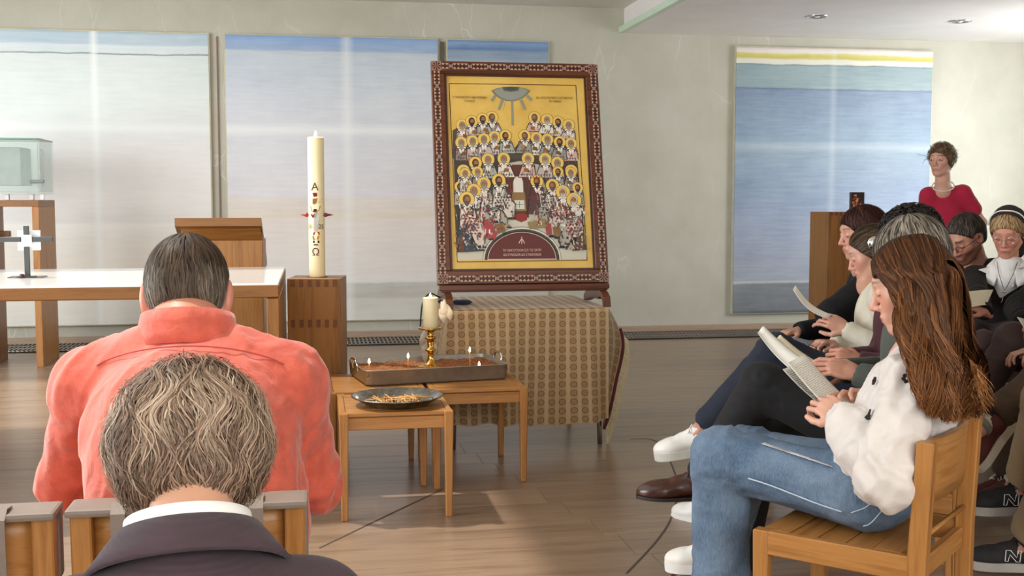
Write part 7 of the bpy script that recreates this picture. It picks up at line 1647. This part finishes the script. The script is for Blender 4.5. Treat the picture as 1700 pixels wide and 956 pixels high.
nk = unit(J['head'] - J['nb']); wb2 = Sdf()
J['put']('blouse', (V, Q), m_wc)
def draped(J, A_, B_, C_, D_, m, nm, lift=.010, d0=5.2, d1=6.5, n=8):
    A_, B_, C_, D_ = [np.array(q, float) for q in (A_, B_, C_, D_)]; G_ = {}
    for i in range(n + 1):
        for j in range(n + 1):
            a, b = i / n, j / n; uv_ = (A_ * (1 - a) + B_ * a) * (1 - b) + (D_ * (1 - a) + C_ * a) * b
            p, N = hit(J['top'], uv_[0], uv_[1], d0, d1, 160); G_[i, j] = p + N * lift * .6 - fw * lift - J['org']
    return link(nm, grid_me(lambda a, b: G_[round(a * n), round(b * n)], n, n, .004), m, J['t'])
strip_collar(J, m_wc, 'white_collar', h=.036, r=.070, rb=.082, flare=1.5, fall=-.030, open_=.45, z0=-.005, seg=36, tilt=.45)
draped(J, (1652, 442), (1622, 450), (1640, 458), (1668, 478), m_wc, 'collar_point', .018)
draped(J, (1692, 442), (1716, 448), (1706, 458), (1676, 478), m_wc, 'collar_point', .018)
link('necklace_cord', tube([J['nb'] + J['Lf'] * y + J['Fw'] * x + np.array([0, 0, z]) - J['org'] for y, x, z in [(-.05, .05, .03), (-.035, .085, -.03), (-.008, .13, -.10), (.0, .138, -.115), (.008, .13, -.10), (.035, .085, -.03), (.05, .05, .03)]], .0016, 5), M['black'], J['t'])
link('pendant', lathe([(0, 0), (.008, .004), (.008, .010), (0, .014)], 10, c=tuple(J['nb'] + J['Fw'] * .142 + np.array([0, 0, -.13]) - J['org'])), M['chrome'], J['t'])
p, N = hit(J['top'], 1679, 466, 5.2, 6.3); Rn = frame(N, (0, 0, 1)); bm = bmesh.new(); g_ = np.random.default_rng(4); p = p + N * .006 - J['org']
for pts in [[(-.02, .004), (-.008, .012), (.006, .006), (.016, .012)], [(-.016, -.004), (0, .002), (.014, -.002)], [(-.022, -.014), (-.004, -.012), (.020, -.016)], [(.002, .008), (.012, .022)]]:
    tube([p + Rn[:, 1] * a + Rn[:, 2] * b for a, b in pts], .0016, 4, bm)
link('chest_emblem', bm_me(bm, 'emb'), M['white'], J['t'])
pz = [PD(1642, 535, 5.75)]
zp_, Nz = hit(J['top'], 1666, 492, 5.2, 6.3); link('zip_pull', tube([zp_ - J['org'] + Nz * .008, zp_ - J['org'] + Nz * .008 + np.array([-.012, 0, -.035])], .003, 6), M['chrome'], J['t'])
paper('large cream sheet of paper read by the sister in the headscarf', [PD(1590, 484, 5.72), PD(1649, 481, 5.80), PD(1638, 506, 5.66), PD(1592, 513, 5.58)], M['print2'], .008)

# ---------- person with the dark jacket at the right edge and those whose legs show
m_pl = cloth('plum_brown_trousers', '#4a3836', .12, 500, .85, .3); azH = 176; Fh = FL(azH); headH = PD(1790, 372, 4.9); hipH = PD(1800, 540, 4.95); hipH[2] = .52
J = human(dict(id='H', hh=.007, far=1.1, label='person in a black quilted jacket and plum trousers, cut off by the right edge', s=.95, hs=1.0, az=azH, hip=hipH, head=headH, pitch=20, tone='#c99a84', slump=.05,
    handL=PD(1735, 528, 4.55), elbL=PD(1692, 562, 4.75), handR=PD(1700, 540, 4.9), elbR=PD(1690, 520, 5.1), hdL=dict(h=.004), hdR=dict(h=.005), kneeL=PD(1625, 575, 4.8), footL=PD(1600, 700, 4.9), kneeR=PD(1640, 572, 5.0), footR=PD(1610, 720, 5.1),
    top=dict(m=m_bk2, fold=.014, sc=14, hem=-.05, name='black_jacket', h=.009, sr=1.35), bottom=dict(m=m_pl, fold=.010, h=.0085, wide=1.2), shoeL=dict(dir=Fh, m=plain('black_shoe', '#1a1a1a', .4), sole=M['black']), shoeR=dict(dir=Fh, m=plain('black_shoe', '#1a1a1a', .4), sole=M['black'])))
short_hair(J, ['#4a3a2e', '#6b5644'], '#43342a', 600, .01, seed=41)
paper('corner of a white sheet held at the right edge by the person in black', [PD(1688, 526, 4.62), PD(1712, 532, 4.7), PD(1722, 548, 4.58), PD(1700, 544, 4.5)], M['blank'], .0)
m_cor = cloth('brown_corduroy', '#4c3b2b', .15, 500, .9, .4); azI = 172; Fi = FL(azI); headI = PD(1850, 400, 4.45); hipI = PD(1858, 620, 4.5); hipI[2] = .52
m_stripe = [cloth(n_, c_) for n_, c_ in [('grey_knit', '#7d7a70'), ('white_knit', '#c9c2b4'), ('black_knit', '#26221f'), ('orange_knit', '#b5642c'), ('maroon_knit', '#5c2018'), ('sand_knit', '#a5977c')]]
J = human(dict(id='I', hh=.007, far=1.1, label='person in brown corduroy trousers and striped socks, body beyond the right edge', s=.97, az=azI, hip=hipI, head=headI, pitch=15, tone='#c99a84', female=False,
    handL=hipI + Fi * .3 + np.array([0, 0, .13]), handR=hipI + Fi * .3 + np.array([0, 0, .13]), hdL=dict(h=.005), hdR=dict(h=.005), kneeL=PD(1662, 600, 4.05), footL=PD(1640, 700, 4.15), kneeR=PD(1680, 640, 4.3), footR=PD(1668, 800, 4.45),
    top=dict(m=m_vest, fold=.008, hem=-.05, name='sweater', h=.010), bottom=dict(m=m_cor, fold=.010, h=.0075, wide=1.25, len=.86, th=1.05),
    shoeL=dict(dir=unit(-rt * .45 + np.array([0, 0, -.85]) + fw * .3), up=unit(-rt * .85 + np.array([0, 0, .5])), m=plain('maroon_suede', '#5a2620', .7), sole=plain('cream_sole', '#d9d0bc', .5), sock=m_stripe), shoeR=dict(dir=unit(Fi - fw * .2), m=plain('maroon_suede', '#5a2620', .7), sole=plain('cream_sole', '#d9d0bc', .5), sock=m_stripe)))
short_hair(J, ['#4a3a2e', '#6b5644'], '#43342a', 500, .01, seed=42)
m_kh = cloth('khaki_cotton', '#8a7350', .1, 500, .85, .35); azK = 168; Fk = FL(azK); headK = PD(1985, 420, 3.5); hipK = PD(1990, 780, 3.55); hipK[2] = .52
m_nb = plain('black_suede', '#1b1919', .8, 0, .2, 60, .2); m_nbs = plain('pale_grey_sole', '#a39d94', .5); d1 = unit(-rt * .93 + fw * .28)
J = human(dict(id='K', hh=.007, far=1.1, label='person in rolled khaki trousers with black trainers bearing an outlined letter, lower right', s=.98, az=azK, hip=hipK, head=headK, pitch=15, tone='#b9826c', female=False,
    handL=hipK + Fk * .3 + np.array([0, 0, .13]), handR=hipK + Fk * .3 + np.array([0, 0, .13]), hdL=dict(h=.005), hdR=dict(h=.005), kneeL=PD(1790, 650, 3.35), footL=PD(1706, 905, 3.80), kneeR=PD(1800, 640, 3.6), footR=PD(1700, 812, 3.92),
    top=dict(m=m_bk2, fold=.008, hem=-.05, name='sweater', h=.010), bottom=dict(m=m_kh, fold=.010, h=.0075, wide=1.35, len=.80),
    shoeL=dict(dir=d1, m=m_nb, sole=m_nbs, N=1, sock=cloth('black_sock', '#141414'), sl=.06, lace=M['black']), shoeR=dict(dir=unit(-rt * .95 + fw * .2 + np.array([0, 0, -.02])), m=m_nb, sole=m_nbs, N=1, sock=cloth('black_sock_second', '#141414'), sl=.09, lace=M['black'])))
short_hair(J, ['#2a211c', '#3a302a'], '#2a211c', 500, .01, seed=43)
azL = 170; Fl_ = FL(azL); m_ts = plain('maroon_cream_sneaker', '#4a2a26', .7); headL = PD(2035, 395, 4.0); hipL = PD(2040, 700, 4.05); hipL[2] = .52
J = human(dict(id='L', hh=.007, far=1.1, label='person in turned-up brown trousers with a white-laced maroon sneaker, right edge', s=.97, az=azL, hip=hipL, head=headL, pitch=15, tone='#b9826c',
    handL=hipL + Fl_ * .3 + np.array([0, 0, .13]), handR=hipL + Fl_ * .3 + np.array([0, 0, .13]), hdL=dict(h=.005), hdR=dict(h=.005), kneeL=PD(1712, 645, 3.95), footL=PD(1692, 795, 4.15), kneeR=PD(1760, 640, 4.2), footR=PD(1730, 815, 4.45),
    top=dict(m=m_bk2, fold=.008, hem=-.05, name='sweater', h=.010), bottom=dict(m=cloth('olive_brown_cotton', '#66543a', .1, 500, .85, .35), fold=.010, h=.0075, wide=1.4, len=.84),
    shoeL=dict(dir=unit(-rt * .85 + fw * .3 + np.array([0, 0, -.28])), m=m_ts, sole=plain('cream_sole', '#d9d0bc', .5), sock=m_stripe[1:4] + m_stripe[:1]), shoeR=dict(dir=unit(-rt * .8 + fw * .4), m=m_ts, sole=plain('cream_sole', '#d9d0bc', .5))))
short_hair(J, ['#4a3a2e', '#6b5644'], '#43342a', 500, .01, seed=44)
# their chairs
for lab, hp, a_ in [('oak chair of the grey-haired man, second in the front row', hipB, azB), ('oak chair of the person in the maroon sweater', hipC, azC), ('oak chair of the woman with the silver hair clip', hipD, azD), ('oak chair of the woman in the black sweater', hipE, azE),
                    ('oak chair of the bearded man with glasses', hipF, azF), ('oak chair of the sister in the headscarf', hipG, azG), ('oak chair of the person in the quilted jacket', hipH, azH), ('oak chair of the person in corduroy trousers', hipI, azI), ('oak chair of the person in khaki trousers', hipK, azK), ('oak chair of the person with the maroon sneaker', hipL, azL)]:
    f = FL(a_); chair(lab, hp[0] + f[0] * .03, hp[1] + f[1] * .03, a_)
